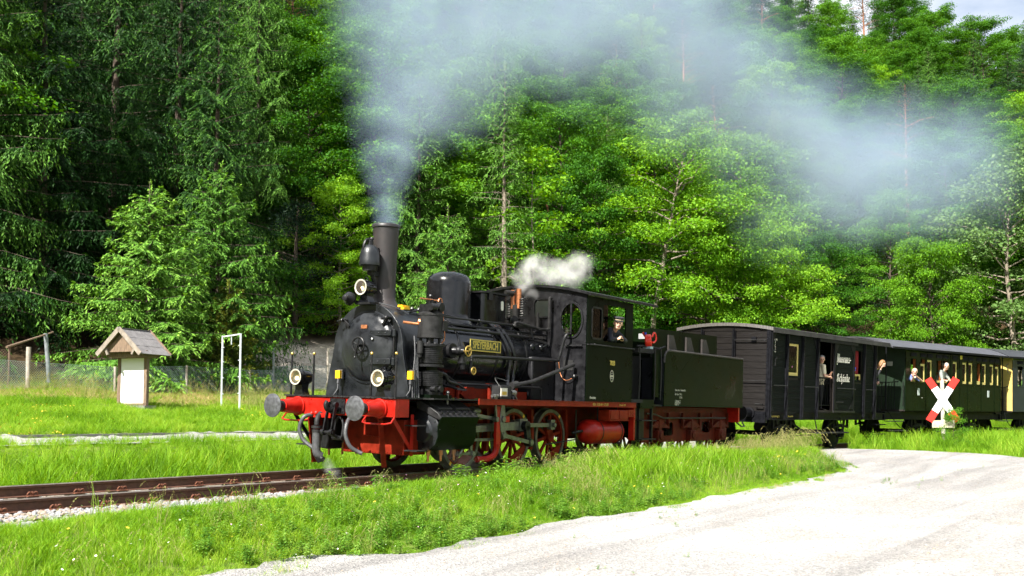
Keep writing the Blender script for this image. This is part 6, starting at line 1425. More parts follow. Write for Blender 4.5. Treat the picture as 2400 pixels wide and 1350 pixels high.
class TreeMesh:
    def __init__(s): s.tb = MB(); s.C = []; s.D = []; s.N = []; s.L = []; s.W = []; s.T = []
    def leaves(s, C, D, N, L, W, T):
        s.C.append(C); s.D.append(D); s.N.append(N); s.L.append(L); s.W.append(W); s.T.append(T)
    def finish(s, name, mbark, mleaf):
        tr = s.tb.mesh(name + '_trunk', mbark, 60)
        V, F = quads(*[np.concatenate(a) for a in (s.C, s.D, s.N, s.L, s.W)])
        cr = np_mesh(name + '_crown', V, F, mleaf, attr=np.concatenate(s.T))
        return tr, cr
NLEAF = 0
def broadleaf(name, seed, H, R, base, nl, ls, mbark, mleaf, per=46, lean=0.0, trunk_r=.18, flat=.35, top=1.0, sec=10):
    rs = np.random.RandomState(seed); t = TreeMesh()
    pts = []; k = 9
    wob = rs.normal(0, .12, (k, 2)).cumsum(0) * H / 18
    for i in range(k):
        f = i / (k - 1); pts.append(np.array([wob[i, 0] + lean * H * f ** 1.4, wob[i, 1], H * .93 * f - .3 * (1 - f)]))
    P = np.array(pts)
    t.tb.tube([tuple(p) for p in P], [trunk_r, trunk_r * .15], 7, smooth_n=2)
    for j in range(nl):
        f = (j + rs.rand()) / nl; z = base + (H - base) * (f ** .9) * .96
        fi = np.clip(z / (H * .93), 0, 1) * (k - 1); i0 = int(min(fi, k - 2)); p0 = P[i0] + (P[i0 + 1] - P[i0]) * (fi - i0)
        prof = (math.sin(PI * min(1, f * .74 + .24)) ** .75) * top + (1 - top) * .6
        L = R * prof * rs.uniform(.72, 1.15) + .35; az = j * 2.39996 + rs.normal(0, .35); el = -.12 + 1.0 * f ** 1.5 + rs.normal(0, .12)
        d = np.array([math.cos(az) * math.cos(el), math.sin(az) * math.cos(el), math.sin(el)])
        nb = 5; lp = [p0]
        for q in range(1, nb + 1):
            u = q / nb; lp.append(p0 + d * L * u + np.array([0, 0, -.10 * L * u * u + .06 * L * math.sin(u * 3)]) + rs.normal(0, .03, 3) * L)
        t.tb.tube([tuple(p) for p in lp], [trunk_r * .34 * (1 - .6 * f) * min(1, L / 2), .008], 5)
        lp = np.array(lp); nsec = max(4, int(sec * (.4 + L / R * .7)))
        for q in range(nsec):
            u = .22 + .80 * (q + rs.rand()) / nsec; u = min(u, .999); ii = int(u * nb); c0 = lp[ii] + (lp[min(ii + 1, nb)] - lp[ii]) * (u * nb - ii)
            sg = 1 if q % 2 else -1; an = az + sg * rs.uniform(.35, 1.25) * (1 - .5 * u); e2 = el * .45 + rs.normal(.02, .20)
            sdv = np.array([math.cos(an) * math.cos(e2), math.sin(an) * math.cos(e2), math.sin(e2)]); sl = (.55 + .42 * R * .35) * rs.uniform(.6, 1.15) * (1.15 - .45 * u)
            m = max(10, int(per * sl * .62)); cc = c0 + sdv * sl * .62; rc = (.34 * sl + .20) * rs.uniform(.8, 1.2)
            w3 = unit(rs.normal(0, 1, (m, 3))); w3[:, 2] = np.where(w3[:, 2] < -.25, -w3[:, 2] * .6, w3[:, 2])
            C = cc + w3 * np.array([rc * 1.2, rc * 1.2, rc * .60]) * (rs.uniform(.70, 1.08, m) ** .6)[:, None] + rs.normal(0, .04, (m, 3))
            out3 = unit(w3 * [1, 1, 0] + 1e-4)
            D = out3 * .7 + rs.normal(0, .55, (m, 3)) + np.array([0, 0, -.45])
            N = w3 * .75 + np.array([0, 0, .45]) + rs.normal(0, flat, (m, 3))
            m2 = max(4, m // 3); C2 = c0 + sdv * (sl * rs.rand(m2))[:, None] + rs.normal(0, .16, (m2, 3))
            C = np.concatenate([C, C2]); D = np.concatenate([D, sdv + rs.normal(0, .6, (m2, 3)) + [0, 0, -.3]]); N = np.concatenate([N, np.array([0, 0, .8]) + rs.normal(0, .5, (m2, 3))]); m = m + m2
            l_ = ls * rs.uniform(.65, 1.25, m); t.leaves(C, D, N, l_, l_ * .40, np.clip(rs.normal(.5, .22, m), 0, 1))
    return t.finish(name, mbark, mleaf)
def spruce(name, seed, H, R, base, mbark, mleaf, step=.46, nb=6, nscale=1.0, droop=1.0, keep=None, nk=12, hang=1.6):
    rs = np.random.RandomState(seed); t = TreeMesh()
    t.tb.tube([(rs.normal(0, .02), rs.normal(0, .02), -.4)] + [(rs.normal(0, .03), rs.normal(0, .03), H * f) for f in np.linspace(.1, 1, 8)], [.012 * H + .03, .012], 8)
    z = base; w = 0
    while z < H - .25:
        f = z / H; Lm = R * (1 - f) ** .82 + .12
        if w % 1 == 0:
            for b_ in range(nb if Lm > .6 else 4):
                az = w * .9 + b_ * 2 * PI / nb + rs.normal(0, .22); L = Lm * rs.uniform(.62, 1.15) * (1 if rs.rand() > .18 else .5)
                if keep is not None and not keep(f, az, rs): 
                    # bare dead branch
                    L2 = L * rs.uniform(.3, .75); d2 = np.array([math.cos(az), math.sin(az), -.12])
                    t.tb.tube([(0, 0, z), tuple(d2 * L2 * .5 + [0, 0, z + .05]), tuple(d2 * L2 + [0, 0, z - .15 * L2])], [.018, .005], 4)
                    for _ in range(3):
                        u = rs.uniform(.4, 1); p = d2 * L2 * u + [0, 0, z]; e = rs.normal(0, .18, 3) + [0, 0, -.18]; t.tb.tube([tuple(p), tuple(p + e)], [.008, .003], 3)
                    continue
                h = np.array([math.cos(az), math.sin(az), 0]); sd = np.array([-math.sin(az), math.cos(az), 0])
                up_ = .35 * f + rs.normal(.05, .06); dr = droop * (1 - f * .6) * rs.uniform(.75, 1.25)
                def bp_(u): return h * (L * u)[:, None] + np.array([0, 0, 1.]) * (z + L * (up_ * u - .62 * dr * u ** 2 + .34 * dr * u ** 3))[:, None] + sd * (.06 * L * np.sin(u * 2.2 + b_))[:, None]
                uu = np.linspace(0, 1, 6); t.tb.tube([tuple(p) for p in bp_(uu)], [.012 + .007 * L, .004], 4)
                nbr = max(3, int(L / .15 * nscale)); u = np.linspace(.08, 1.0, nbr) ** .9; cpt = bp_(u)
                clump = .55 + .45 * np.sin(u * L * 2.3 + rs.uniform(0, 6)) ** 2
                for sg in (-1, 1):
                    bl = hang * (.16 + .40 * min(1.0, L / 2.2) * np.sin(np.clip(u * 2.5 + .35, 0, PI)) ** .7) * rs.uniform(.55, 1.3, nbr) * clump
                    dirb = unit(h * .50 + sd * sg * .85 + np.array([0, 0, -.15 - .45 * dr]) + rs.normal(0, .20, (nbr, 3)))
                    for kx in range(nk):
                        v = (kx + .3) / nk; s2 = 1 if kx % 2 else -1
                        C = cpt + dirb * (bl * v)[:, None] + np.array([0, 0, -1]) * (.75 * abs(dr) * bl * v * v)[:, None] + rs.normal(0, .018, (nbr, 3))
                        D = dirb * .8 + (h * .42) * s2 + np.array([0, 0, -.25 - .65 * dr * v]) + rs.normal(0, .22, (nbr, 3))
                        N = np.array([0, 0, .7]) + h * .6 + rs.normal(0, .5, (nbr, 3))
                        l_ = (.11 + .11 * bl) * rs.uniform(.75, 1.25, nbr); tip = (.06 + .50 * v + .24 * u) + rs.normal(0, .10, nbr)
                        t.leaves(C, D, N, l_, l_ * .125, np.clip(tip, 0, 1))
                # end tuft
                m = 8; C = np.repeat(cpt[-1:], m, 0); D = h * 1.0 + rs.normal(0, .5, (m, 3)); t.leaves(C, D, np.array([0, 0, 1.]) + rs.normal(0, .4, (m, 3)), np.full(m, .17), np.full(m, .034), np.full(m, .95))
        z += step * rs.uniform(.8, 1.2) * (1 - .35 * f); w += 1
    m = 30; t.leaves(np.stack([np.zeros(m), np.zeros(m), np.linspace(H - .7, H, m)], 1), rs.normal(0, 1, (m, 3)) + [0, 0, .8], rs.normal(0, 1, (m, 3)), np.full(m, .14), np.full(m, .03), np.full(m, .9))
    return t.finish(name, mbark, mleaf)
def pine(name, seed, H, R, base, mbark, mleaf, ncl=60, per=110, ls=.20):
    rs = np.random.RandomState(seed); t = TreeMesh()
    t.tb.tube([(0, 0, -.4), (.1, .05, H * .4), (-.05, .1, H * .75), (.1, 0, H)], [.20, .03], 8, smooth_n=3)
    for j in range(ncl):
        f = rs.rand() ** .8; z = base + (H - base) * f; L = R * math.sin(PI * min(1, f * .7 + .3)) * rs.uniform(.4, 1.05); az = rs.uniform(0, 2 * PI)
        c = np.array([math.cos(az) * L, math.sin(az) * L, z + .15 * L]); t.tb.tube([(0, 0, z - .2), tuple(c * [.5, .5, 1] - [0, 0, .1]), tuple(c)], [.035, .01], 4)
        m = per; C = c + rs.normal(0, 1, (m, 3)) * [.42, .42, .20]; D = (C - c) * [1, 1, 1] + [0, 0, .18] + rs.normal(0, .2, (m, 3)); l_ = ls * rs.uniform(.7, 1.2, m)
        t.leaves(C, D, rs.normal(0, 1, (m, 3)), l_, l_ * .14, np.clip(rs.normal(.45, .2, m), 0, 1))
    return t.finish(name, mbark, mleaf)

m_bark = mat('bark_brown', (.075, .055, .040), .9, var=.4, vscale=12, bump=.5, bscale=30)
m_barkp = mat('bark_pale', (.20, .165, .125), .9, var=.35, vscale=12, bump=.4, bscale=30)
m_barko = mat('bark_pine_orange', (.30, .135, .07), .85, var=.35, vscale=10, bump=.4, bscale=24)
lf_a = leaf_mat('leaf_beech', [(.020, .080, .007), (.052, .168, .010), (.125, .290, .022)], trans=.36)
lf_b = leaf_mat('leaf_maple', [(.058, .155, .007), (.122, .290, .012), (.220, .410, .028)], trans=.38)
lf_p = leaf_mat('leaf_willow', [(.065, .135, .028), (.120, .215, .055), (.20, .30, .10)], trans=.3)
lf_s = leaf_mat('needle_spruce', [(.004, .018, .0035), (.016, .060, .0075), (.110, .245, .032)], trans=.08)  # shade inside the boughs put into the darkest tint; tips are new growth
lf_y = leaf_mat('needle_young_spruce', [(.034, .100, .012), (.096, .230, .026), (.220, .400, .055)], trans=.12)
lf_pi = leaf_mat('needle_pine', [(.010, .026, .014), (.024, .052, .026), (.055, .090, .040)], trans=.12)
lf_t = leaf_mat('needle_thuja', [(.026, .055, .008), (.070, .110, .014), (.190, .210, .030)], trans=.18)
lf_l = leaf_mat('needle_larch', [(.055, .130, .022), (.115, .220, .040), (.200, .310, .070)], trans=.25)
PROTO = {
 'beech1': broadleaf('beech1', 1, 15, 4.7, 4.2, 62, .145, m_bark, lf_a, sec=13, per=84),
 'beech2': broadleaf('beech2', 2, 13, 5.2, 2.4, 60, .145, m_bark, lf_a, lean=.05, sec=13, per=84),
 'maple1': broadleaf('maple1', 3, 12, 4.8, .8, 56, .16, m_barkp, lf_b, per=76, flat=.42, sec=13),
 'maple2': broadleaf('maple2', 4, 9, 5.0, .3, 56, .14, m_bark, lf_b, per=86, sec=13),
 'leaning': broadleaf('leaning', 5, 14, 5.0, 5.0, 48, .15, m_barkp, lf_b, per=80, sec=12, lean=.22, trunk_r=.20),
 'slim': broadleaf('slim', 6, 12, 1.7, 5.0, 22, .19, m_barkp, lf_b, per=22, trunk_r=.09),
 'bush': broadleaf('bush', 7, 3.6, 2.2, .05, 22, .13, m_bark, lf_a, per=44, trunk_r=.06),
 'willow': broadleaf('willow', 8, 11, 4.2, .5, 54, .165, m_barkp, lf_p, per=58, flat=.6, sec=12),
 'palebush': broadleaf('palebush', 9, 3.6, 2.4, .05, 22, .10, m_barkp, lf_p, per=50, trunk_r=.06, flat=.7),
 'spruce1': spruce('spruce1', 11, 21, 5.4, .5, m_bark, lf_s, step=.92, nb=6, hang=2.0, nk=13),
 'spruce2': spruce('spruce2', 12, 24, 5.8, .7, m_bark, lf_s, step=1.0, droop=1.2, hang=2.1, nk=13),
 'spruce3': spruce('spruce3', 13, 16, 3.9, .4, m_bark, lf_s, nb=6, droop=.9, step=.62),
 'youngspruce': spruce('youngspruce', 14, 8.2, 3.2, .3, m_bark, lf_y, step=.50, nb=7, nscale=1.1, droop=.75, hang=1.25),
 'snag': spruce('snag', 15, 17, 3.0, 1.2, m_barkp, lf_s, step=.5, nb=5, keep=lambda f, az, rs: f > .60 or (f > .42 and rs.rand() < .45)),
 'larch': spruce('larch', 16, 14, 3.0, .8, m_bark, lf_l, step=.6, nb=6, droop=.5, nscale=.8, nk=6),
 'pine': pine('pine', 17, 17, 2.6, 9.5, m_barko, lf_pi),
 'lowpine': pine('lowpine', 18, 7.5, 2.6, .8, m_bark, lf_pi, ncl=50),
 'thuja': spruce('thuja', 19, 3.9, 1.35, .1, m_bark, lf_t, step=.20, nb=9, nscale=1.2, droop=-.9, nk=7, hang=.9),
}
PH = {'beech1': 15, 'beech2': 13, 'maple1': 12, 'maple2': 9, 'leaning': 14, 'slim': 12, 'bush': 3.6, 'willow': 11, 'palebush': 3.6, 'spruce1': 21, 'spruce2': 24, 'spruce3': 16, 'youngspruce': 8.2, 'snag': 17, 'larch': 14, 'pine': 17, 'lowpine': 7.5, 'thuja': 3.9}
NAME = {'beech1': 'beech_tree', 'beech2': 'beech_tree', 'maple1': 'maple_tree', 'maple2': 'maple_tree', 'leaning': 'leaning_tree', 'slim': 'slender_tree', 'bush': 'shrub', 'willow': 'willow_tree', 'palebush': 'shrub', 'spruce1': 'spruce_tree', 'spruce2': 'spruce_tree', 'spruce3': 'spruce_tree', 'youngspruce': 'spruce_tree', 'snag': 'spruce_tree', 'larch': 'larch_tree', 'pine': 'pine_tree', 'lowpine': 'pine_tree', 'thuja': 'thuja_shrub'}
def tree(kind, x, y, h, rz, label, group=None, wid=1.0, sink=.1):
    s = h / PH[kind]; z = gz(x, y) - sink
    o = empty(NAME[kind], (x, y, z), (random.uniform(-.02, .02), random.uniform(-.02, .02), rz)); o.scale = (s * wid, s * wid, s)
    addobj('trunk', PROTO[kind][0], o); addobj('crown', PROTO[kind][1], o)
    tag(o, label, 'shrub' if 'shrub' in NAME[kind] else 'tree', group)
    return o
HERO = [
 # kind, x, y, height, rot, width, label
 ('spruce2', 10.3, 29.0, 19.5, 0.3, 1.10, 'tall dark spruce cut off by the left edge of the picture'),
 ('spruce1', 13.4, 29.6, 18.5, 1.2, 1.15, 'dark spruce with sunlit drooping boughs left of the notice board'),
 ('spruce2', 19.0, 33.0, 23.0, 2.2, 1.10, 'tallest dark spruce directly behind the notice board'),
 ('spruce2', 19.9, 29.5, 20.6, 5.0, 1.05, 'dark spruce rising behind the light green young spruce'),
 ('spruce1', 19.9, 26.5, 17.5, 3.9, 1.00, 'dark spruce with sunlit right-hand boughs above the thuja'),
 ('youngspruce', 18.1, 24.2, 9.6, 5.2, 1.05, 'mid-sized spruce between the young spruce and the thuja'),
 ('spruce2', 29.3, 34.2, 21.0, 4.4, 0.95, 'dark spruce standing back beside the first beech'),
 ('youngspruce', 14.2, 23.5, 8.2, 0.8, 1.30, 'light green young spruce right behind the notice board'),
 ('thuja', 17.3, 22.5, 4.7, 0.4, 0.90, 'dense rounded yellow-green thuja beside the white metal frame'),
 ('lowpine', 28.7, 30.3, 6.9, 1.1, 1.05, 'small blue-green pine above the bare earth slope'),
 ('beech2', 32.9, 33.5, 13.8, 1.9, 0.95, 'darker beech between the big spruces and the chimney'),
 ('beech1', 35.3, 31.9, 16.5, 0.2, 0.95, 'beech with bright layered leaves left of the chimney smoke'),
 ('maple1', 31.2, 29.2, 8.5, 3.0, 0.85, 'low bright maple just left of the chimney'),
 ('spruce3', 35.8, 27.7, 16.2, 0.9, 1.00, 'spruce with hanging boughs seen through the smoke'),
 ('youngspruce', 32.4, 22.9, 9.5, 2.1, 1.00, 'young spruce between the chimney and the steam dome'),
 ('snag', 35.2, 21.1, 18.4, 2.6, 1.00, 'half-dead spruce with a long bare trunk above the boiler'),
 ('slim', 37.3, 20.8, 13.8, 0.4, 1.00, 'slender pale-trunked tree beside the bare spruce trunk'),
 ('beech1', 48.9, 25.4, 14.9, 4.2, 0.95, 'tall beech behind the slender pale trunk'),
 ('beech2', 45.0, 20.5, 13.5, 3.3, 0.80, 'beech with layered foliage behind the cab roof'),
 ('leaning', 45.0, 17.8, 16.2, -0.6, 1.00, 'tree with a pale leaning trunk behind the tender'),
 ('maple2', 48.7, 15.2, 12.2, 0.9, 0.72, 'broad bright maple above the coal tender'),
 ('maple2', 51.9, 12.6, 10.9, 2.4, 0.78, 'spreading maple behind the front of the bar wagon'),
 ('maple1', 60.4, 17.7, 15.6, 4.4, 0.95, 'taller maple standing behind the bar wagon roof'),
 ('beech2', 57.9, 11.0, 10.6, 5.5, 0.80, 'dark green beech above the bar wagon door'),
 ('palebush', 55.7, 6.5, 3.4, 0.3, 1.10, 'greyish twiggy shrub above the front of the green coach'),
 ('maple2', 62.7, 5.1, 10.5, 1.6, 0.68, 'dense rounded maple behind the green coach roof'),
 ('beech1', 67.7, 9.5, 13.6, 0.6, 0.80, 'light beech behind the dense rounded maple'),
 ('beech2', 72.8, 4.3, 13.0, 0.6, 0.85, 'light beech behind the far end of the green coach'),
 ('willow', 66.5, 0.4, 15.9, 0.1, 1.00, 'pale grey-green willow at the right picture edge'),
 ('willow', 76.5, -0.3, 18.5, 2.0, 1.10, 'pale willow cut off by the right picture edge'),
 ('pine', 90.0, 13.1, 17.9, 0.8, 1.00, 'pine with a tall bare orange trunk on the slope'),
 ('bush', 32.7, 20.7, 3.4, 0.1, 1.10, 'low shrub at the foot of the bare spruce trunk'),
 ('bush', 27.2, 30.3, 3.4, 1.1, 1.20, 'low green shrub at the top of the bare earth slope'),
 ('bush', 41.6, 17.0, 3.4, 2.1, 1.20, 'low shrub at the foot of the leaning trunk'),
]
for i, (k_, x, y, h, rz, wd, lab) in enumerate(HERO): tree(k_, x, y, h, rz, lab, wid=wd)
# the wooded hillside: every tree an object of its own
rs = np.random.RandomState(77); done = [(a[1], a[2]) for a in HERO]; cnt = 0
cand = []
for _ in range(14000):
    Z = 44 + 150 * rs.rand() ** 1.25; u = rs.uniform(-.60, .60)
    P = np.array(CAM) + Z * np.array([fw.x, fw.y, 0]) / math.hypot(fw.x, fw.y) + u * 2400 / FOC * Z * np.array(rt2)
    cand.append((P[0], P[1], Z))
C_ = np.array(cand); Dc, Sc = track_sd(C_[:, 0], C_[:, 1]); Zc = terrain(C_[:, 0], C_[:, 1])
HL = {'beech1': ('light green broadleaf tree in the wood on the slope', 'broadleaf trees on the slope'), 'beech2': ('light green broadleaf tree in the wood on the slope', 'broadleaf trees on the slope'), 'maple1': ('light green broadleaf tree in the wood on the slope', 'broadleaf trees on the slope'),
      'spruce2': ('dark conifer standing in the wood on the slope', 'conifers on the slope'), 'spruce1': ('dark conifer standing in the wood on the slope', 'conifers on the slope'), 'spruce3': ('dark conifer standing in the wood on the slope', 'conifers on the slope'), 'larch': ('pale green larch standing in the wood on the slope', 'larches on the slope'), 'pine': ('pine with bare trunk standing in the wood on the slope', 'pines on the slope')}
def slope_label(k_, x, y, Z, z, h):
    u = 1200 + FOC * ((x - CAM.x) * rt2.x + (y - CAM.y) * rt2.y) / Z; v = 979 - FOC * (z + h * .6 - CAM.z) / Z
    kind = {'beech1': 'tall-crowned broadleaf tree', 'beech2': 'wide-crowned broadleaf tree', 'maple1': 'bright yellow-green broadleaf tree', 'spruce1': 'tall dark conifer', 'spruce2': 'very tall dark conifer', 'spruce3': 'slim dark conifer', 'larch': 'pale feathery larch', 'pine': 'bare-trunked pine'}[k_]
    tier = 'at the foot of the slope' if v > 520 else 'low on the slope' if v > 380 else 'halfway up the slope' if v > 240 else 'high on the slope' if v > 110 else 'near the top of the picture'
    spots_ = ((-200, 'by the left edge'), (240, 'behind the left spruces'), (520, 'above the thuja'), (700, 'above the bare earth bank'), (860, 'left of the chimney'), (1010, 'above the steam dome'), (1160, 'above the boiler'), (1300, 'above the cab front'), (1430, 'above the cab'), (1560, 'above the tender front'), (1690, 'above the tender rear'), (1830, 'above the bar wagon end'), (1960, 'above the gothic lettering'), (2070, 'above the coach platform'), (2170, 'above the crossing sign'), (2270, 'above the coach middle'), (2350, 'above the yellow end wall'), (2460, 'at the right edge'))
    return '%s %s, %s' % (kind, tier, min(spots_, key=lambda q: abs(q[0] - u))[1])
for (x, y, Z), D, S, zz_ in zip(cand, Dc, Sc, Zc):
    if D < 34 or D > 176: continue
    ridge = 175 - 92 * float(sstep(66, 85, S))
    if D > ridge + 6: continue
    mind = 2.7 + .022 * Z
    if any((x - a) ** 2 + (y - b_) ** 2 < mind * mind for a, b_ in done): continue
    base_px = PPY - FOC * (zz_ - CAM.z - Z * math.tan(PITCH)) / Z
    if base_px < -60: continue
    left = (x - CAM.x) * rt2.x + (y - CAM.y) * rt2.y < -.17 * Z
    r = rs.rand(); k_ = 'beech1' if r < .30 else 'beech2' if r < .54 else 'maple1' if r < .64 else 'spruce3' if r < .76 else 'larch' if r < .88 else 'spruce1' if r < .94 else 'pine'
    if k_ == 'pine' and Z < 75: k_ = 'beech2'
    if ((x - CAM.x) * rt2.x + (y - CAM.y) * rt2.y) / Z < -.215 and rs.rand() < .9: k_ = 'spruce2' if rs.rand() < .5 else 'spruce1'
    h = {'beech1': 14, 'beech2': 12.5, 'maple1': 11.5, 'spruce1': 17, 'spruce2': 20, 'spruce3': 14, 'larch': 13.5, 'pine': 15}[k_] * rs.uniform(.8, 1.18)
    tree(k_, x, y, h, rs.uniform(0, 6.28), slope_label(k_, x, y, Z, zz_, h), HL[k_][1], wid=rs.uniform(.9, 1.15)); done.append((x, y)); cnt += 1
    if cnt >= 420: break
print('hillside trees', cnt, 'crown quads', sum(len(p[1].polygons) for p in PROTO.values()))

# leafy undergrowth that covers the forest floor
rs = np.random.RandomState(31); n_ = 9000
Zq = 40 + 150 * rs.rand(n_) ** 1.1; uq = rs.uniform(-.58, .58, n_)
fh = np.array([fw.x, fw.y]) / math.hypot(fw.x, fw.y); rh = np.array([rt2.x, rt2.y])
XY = np.array([CAM.x, CAM.y]) + Zq[:, None] * fh + (uq * 2400 / FOC * Zq)[:, None] * rh
Du, Su = track_sd(XY[:, 0], XY[:, 1]); keep_ = (Du > 46) & (Du < 170) & ~((Du < 32) & (Su > 15.5) & (Su < 31)) & (rs.rand(n_) < .45) & ~((Du < 34) & (Su < 18))
XY = XY[keep_]; zq = terrain(XY[:, 0], XY[:, 1])
scatter('forest_undergrowth', np.stack([XY[:, 0], XY[:, 1], zq - .1], 1), rs.uniform(.5, 1.25, len(XY)), rs.uniform(0, 6.28, len(XY)), [PROTO['bush'][1], PROTO['bush'][1], PROTO['palebush'][1]], 'low leafy undergrowth covering the forest floor')
# ================================================================== THINGS BY THE TRACK
m_wpost = mat('post_wood', (.17, .115, .075), .8, var=.35, vscale=6, bump=.3, bscale=25, stretch=(5, 5, 1))
m_wpale = mat('fascia_wood', (.22, .185, .15), .8, var=.3, vscale=6, bump=.3, bscale=25)
m_slate = mat('roof_shingle', (.17, .16, .16), .75, var=.25, vscale=4, bump=.3, bscale=60)
m_panel = mat('notice_white', (.78, .78, .76), .5)
bx_, by_ = 6.75, 14.35
nb_ = empty('notice_board', (bx_, by_, gz(bx_, by_)), (0, 0, .243)); tag(nb_, 'wooden notice board with white panel under a small shingled gable roof', 'notice board')
for y in (-.46, .46):
    MB().box(-.05, .06, y - .055, y + .055, -.2, 1.52).build('post', m_wpost, nb_, bev=.008)
    MB().box(.55, .65, y - .055, y + .055, -.2, 1.52).build('post', m_wpost, nb_, bev=.008) if False else None
MB().box(-.03, .0, -.40, .40, .12, 1.40).build('panel', m_panel, nb_)
MB().box(-.05, .04, -.405, .405, 1.40, 1.42).box(-.05, .04, -.52, .52, .06, .118).build('panel_rail', m_wpost, nb_)
MB().box(-.34, .34, -.62, .62, 1.42, 1.53).box(-.34, -.24, -.70, .70, 1.53, 1.60).build('cross_beam', m_wpost, nb_, bev=.008)
MB().box(-.22, .30, -.60, .60, -.12, .05).build('base_slab', m_conc, nb_)
AP = 2.19; EV = 1.53; HWD = .69; RX0, RX1 = -.62, .66
for sg in (-1, 1):
    d = Vector((0, sg * HWD, EV - AP)).normalized(); nn_ = Vector((0, -d.z * sg * 1, abs(d.y)));  nn_ = Vector((0, sg * (AP - EV), HWD)).normalized()
    L = math.hypot(HWD, AP - EV) + .06
    mid_ = Vector(((RX0 + RX1) / 2, 0, AP)) + d * L / 2
    rf_ = MB().obox(mid_, ((RX1 - RX0) / 2, 0, 0), d * L / 2, nn_ * .018).build('roof_slope', m_wpost, nb_)
    for r_i in range(6):
        for c_i in range(7):
            wv = (RX1 - RX0 + .06) / 7; x0 = RX0 - .03 + c_i * wv; off = wv / 2 if r_i % 2 else 0
            c0 = Vector((x0 + wv / 2, 0, AP)) + d * (L * (r_i + .5) / 6 + .02) + nn_ * (.030 + .006 * (r_i % 2) + random.uniform(0, .003))
            MB().obox(c0, ((wv / 2 - .004), 0, 0), d * (L / 12 + .012), nn_ * .006).build('shingle', m_slate, rf_, ang=0)
    for x in (RX0 - .02, RX1):
        f0 = Vector((x, 0, AP + .02)); MB().bar(f0 + d * -.01, f0 + d * (L + .03), .03, .13, nn_).build('barge_board', m_wpale if x < 0 else m_wpost, nb_)
MB().prism([(-.60, 1.56), (.60, 1.56), (0, 2.10)], 'x', RX0 + .10, RX0 + .12).build('gable_board', m_wpost, nb_)
MB().box(RX0 - .04, RX1 + .04, -.05, .05, AP + .03, AP + .05).build('ridge_cap', m_slate, nb_)
for y in (-.42, .42): MB().bar((RX0 + .05, y, 1.48), (RX0 + .05, y * 1.2, 1.66), .06, .06, (1, 0, 0)).build('brace', m_wpale, nb_)

m_gal = mat('galvanised_white', (.60, .64, .66), .45, metal=.2, var=.1, vscale=10)
fx0, fy0, fx1, fy1 = 9.64, 13.14, 10.07, 14.45
fr0 = empty('metal_frame', (fx0, fy0, gz(fx0, fy0)), (0, 0, math.atan2(fy1 - fy0, fx1 - fx0))); tag(fr0, 'narrow white metal frame standing in the grass beside the thuja', 'metal frame')
FLn = math.hypot(fx1 - fx0, fy1 - fy0); dz = gz(fx1, fy1) - gz(fx0, fy0); FH = 2.36
MB().box(-.021, .021, -.021, .021, -.3, FH).build('upright', m_gal, fr0); MB().box(FLn - .021, FLn + .021, -.021, .021, -.3, FH + .01).build('upright', m_gal, fr0)
MB().box(.021, FLn - .021, -.021, .021, FH - .042, FH).build('top_rail', m_gal, fr0)
MB().box(FLn * .5 - .012, FLn * .5 + .012, -.012, .012, FH - .30, FH - .056).build('hanging_hook', m_gal, fr0)
for z in (.55, 1.05, 1.55, 2.0):
    for x in (.028, FLn - .028): MB().box(x - .0 if x < .5 else x - .10, x + .10 if x < .5 else x, -.015, .015, z - .012, z + .012).build('side_bracket', m_gal, fr0)

# fence: posts and chain-link mesh
m_fpost = mat('fence_post_concrete', (.34, .30, .25), .85, var=.35, vscale=5, bump=.3, bscale=40)
m_fgrey = mat('fence_post_grey', (.22, .24, .25), .6, metal=.3, var=.3, vscale=6)
m_wire = mat('fence_wire_green', (.22, .29, .29), .5, metal=.3)
fence = empty('chain_link_fence', (0, 0, 0)); tag(fence, 'low chain-link fence with concrete posts along the forest edge', 'fence')
def fpost(x, y, h, r, m, lean=(0, 0)):
    z = gz(x, y); MB().tube([(x, y, z - .3), (x + lean[0] * .5, y + lean[1] * .5, z + h * .5), (x + lean[0], y + lean[1], z + h)], r, 10).build('fence_post', m, fence)
fp = [(4.8, 21.9), (8.1, 21.8), (11.4, 21.7), (14.5, 21.6), (17.5, 21.4)]
for (x, y) in fp: fpost(x, y, 1.52 if x == 8.1 else 1.05, .075 if x == 8.1 else .05, m_fpost)
gp = [(19.05, 21.7), (22.5, 21.9), (26.5, 22.2), (31, 22.6)]
for (x, y) in gp: fpost(x, y, 1.95 if x < 23 else 1.5, .05, m_fgrey if x < 20 else m_fpost)
def meshpanel(a, b_, h, par, m, sp=.085, name='wire_mesh'):
    a = Vector((a[0], a[1], gz(*a) + .02)); b_ = Vector((b_[0], b_[1], gz(*b_) + .02)); L = (b_ - a).length; ux = (b_ - a) / L; mb = MB(); up3 = Vector((0, 0, 1)); t = .0045
    side = ux.cross(up3)
    def line(s0, z0, s1, z1):
        p = a + ux * s0 + up3 * z0; q = a + ux * s1 + up3 * z1; dd = (q - p).normalized(); w_ = dd.cross(side).normalized() * t; o_ = side * t
        mb._add([p + w_, p - w_, q - w_, q + w_, p + o_, q + o_], [(0, 1, 2, 3), (0, 3, 5, 4), (1, 4, 5, 2)])
    n_ = int((L + h) / sp)
    for i in range(n_):
        s = -h + i * sp
        s0, z0 = (s, 0) if s >= 0 else (0, -s); s1, z1 = (s + h, h) if s + h <= L else (L, L - s)
        if s1 > s0: line(s0, z0, s1, z1); line(s0, h - z0, s1, h - z1)
    line(0, h, L, h); line(0, h * .5, L, h * .5)
    o = mb.build(name, m, par, ang=0); o['kind'] = 'stuff'; return o
for i in range(len(fp) - 1): meshpanel(fp[i], fp[i + 1], 1.0, fence, m_wire)
meshpanel((17.5, 21.4), (19.05, 21.7), 1.0, fence, m_wire); meshpanel(gp[0], gp[1], 1.15, fence, m_wire); meshpanel(gp[1], gp[2], 1.15, fence, m_wire)
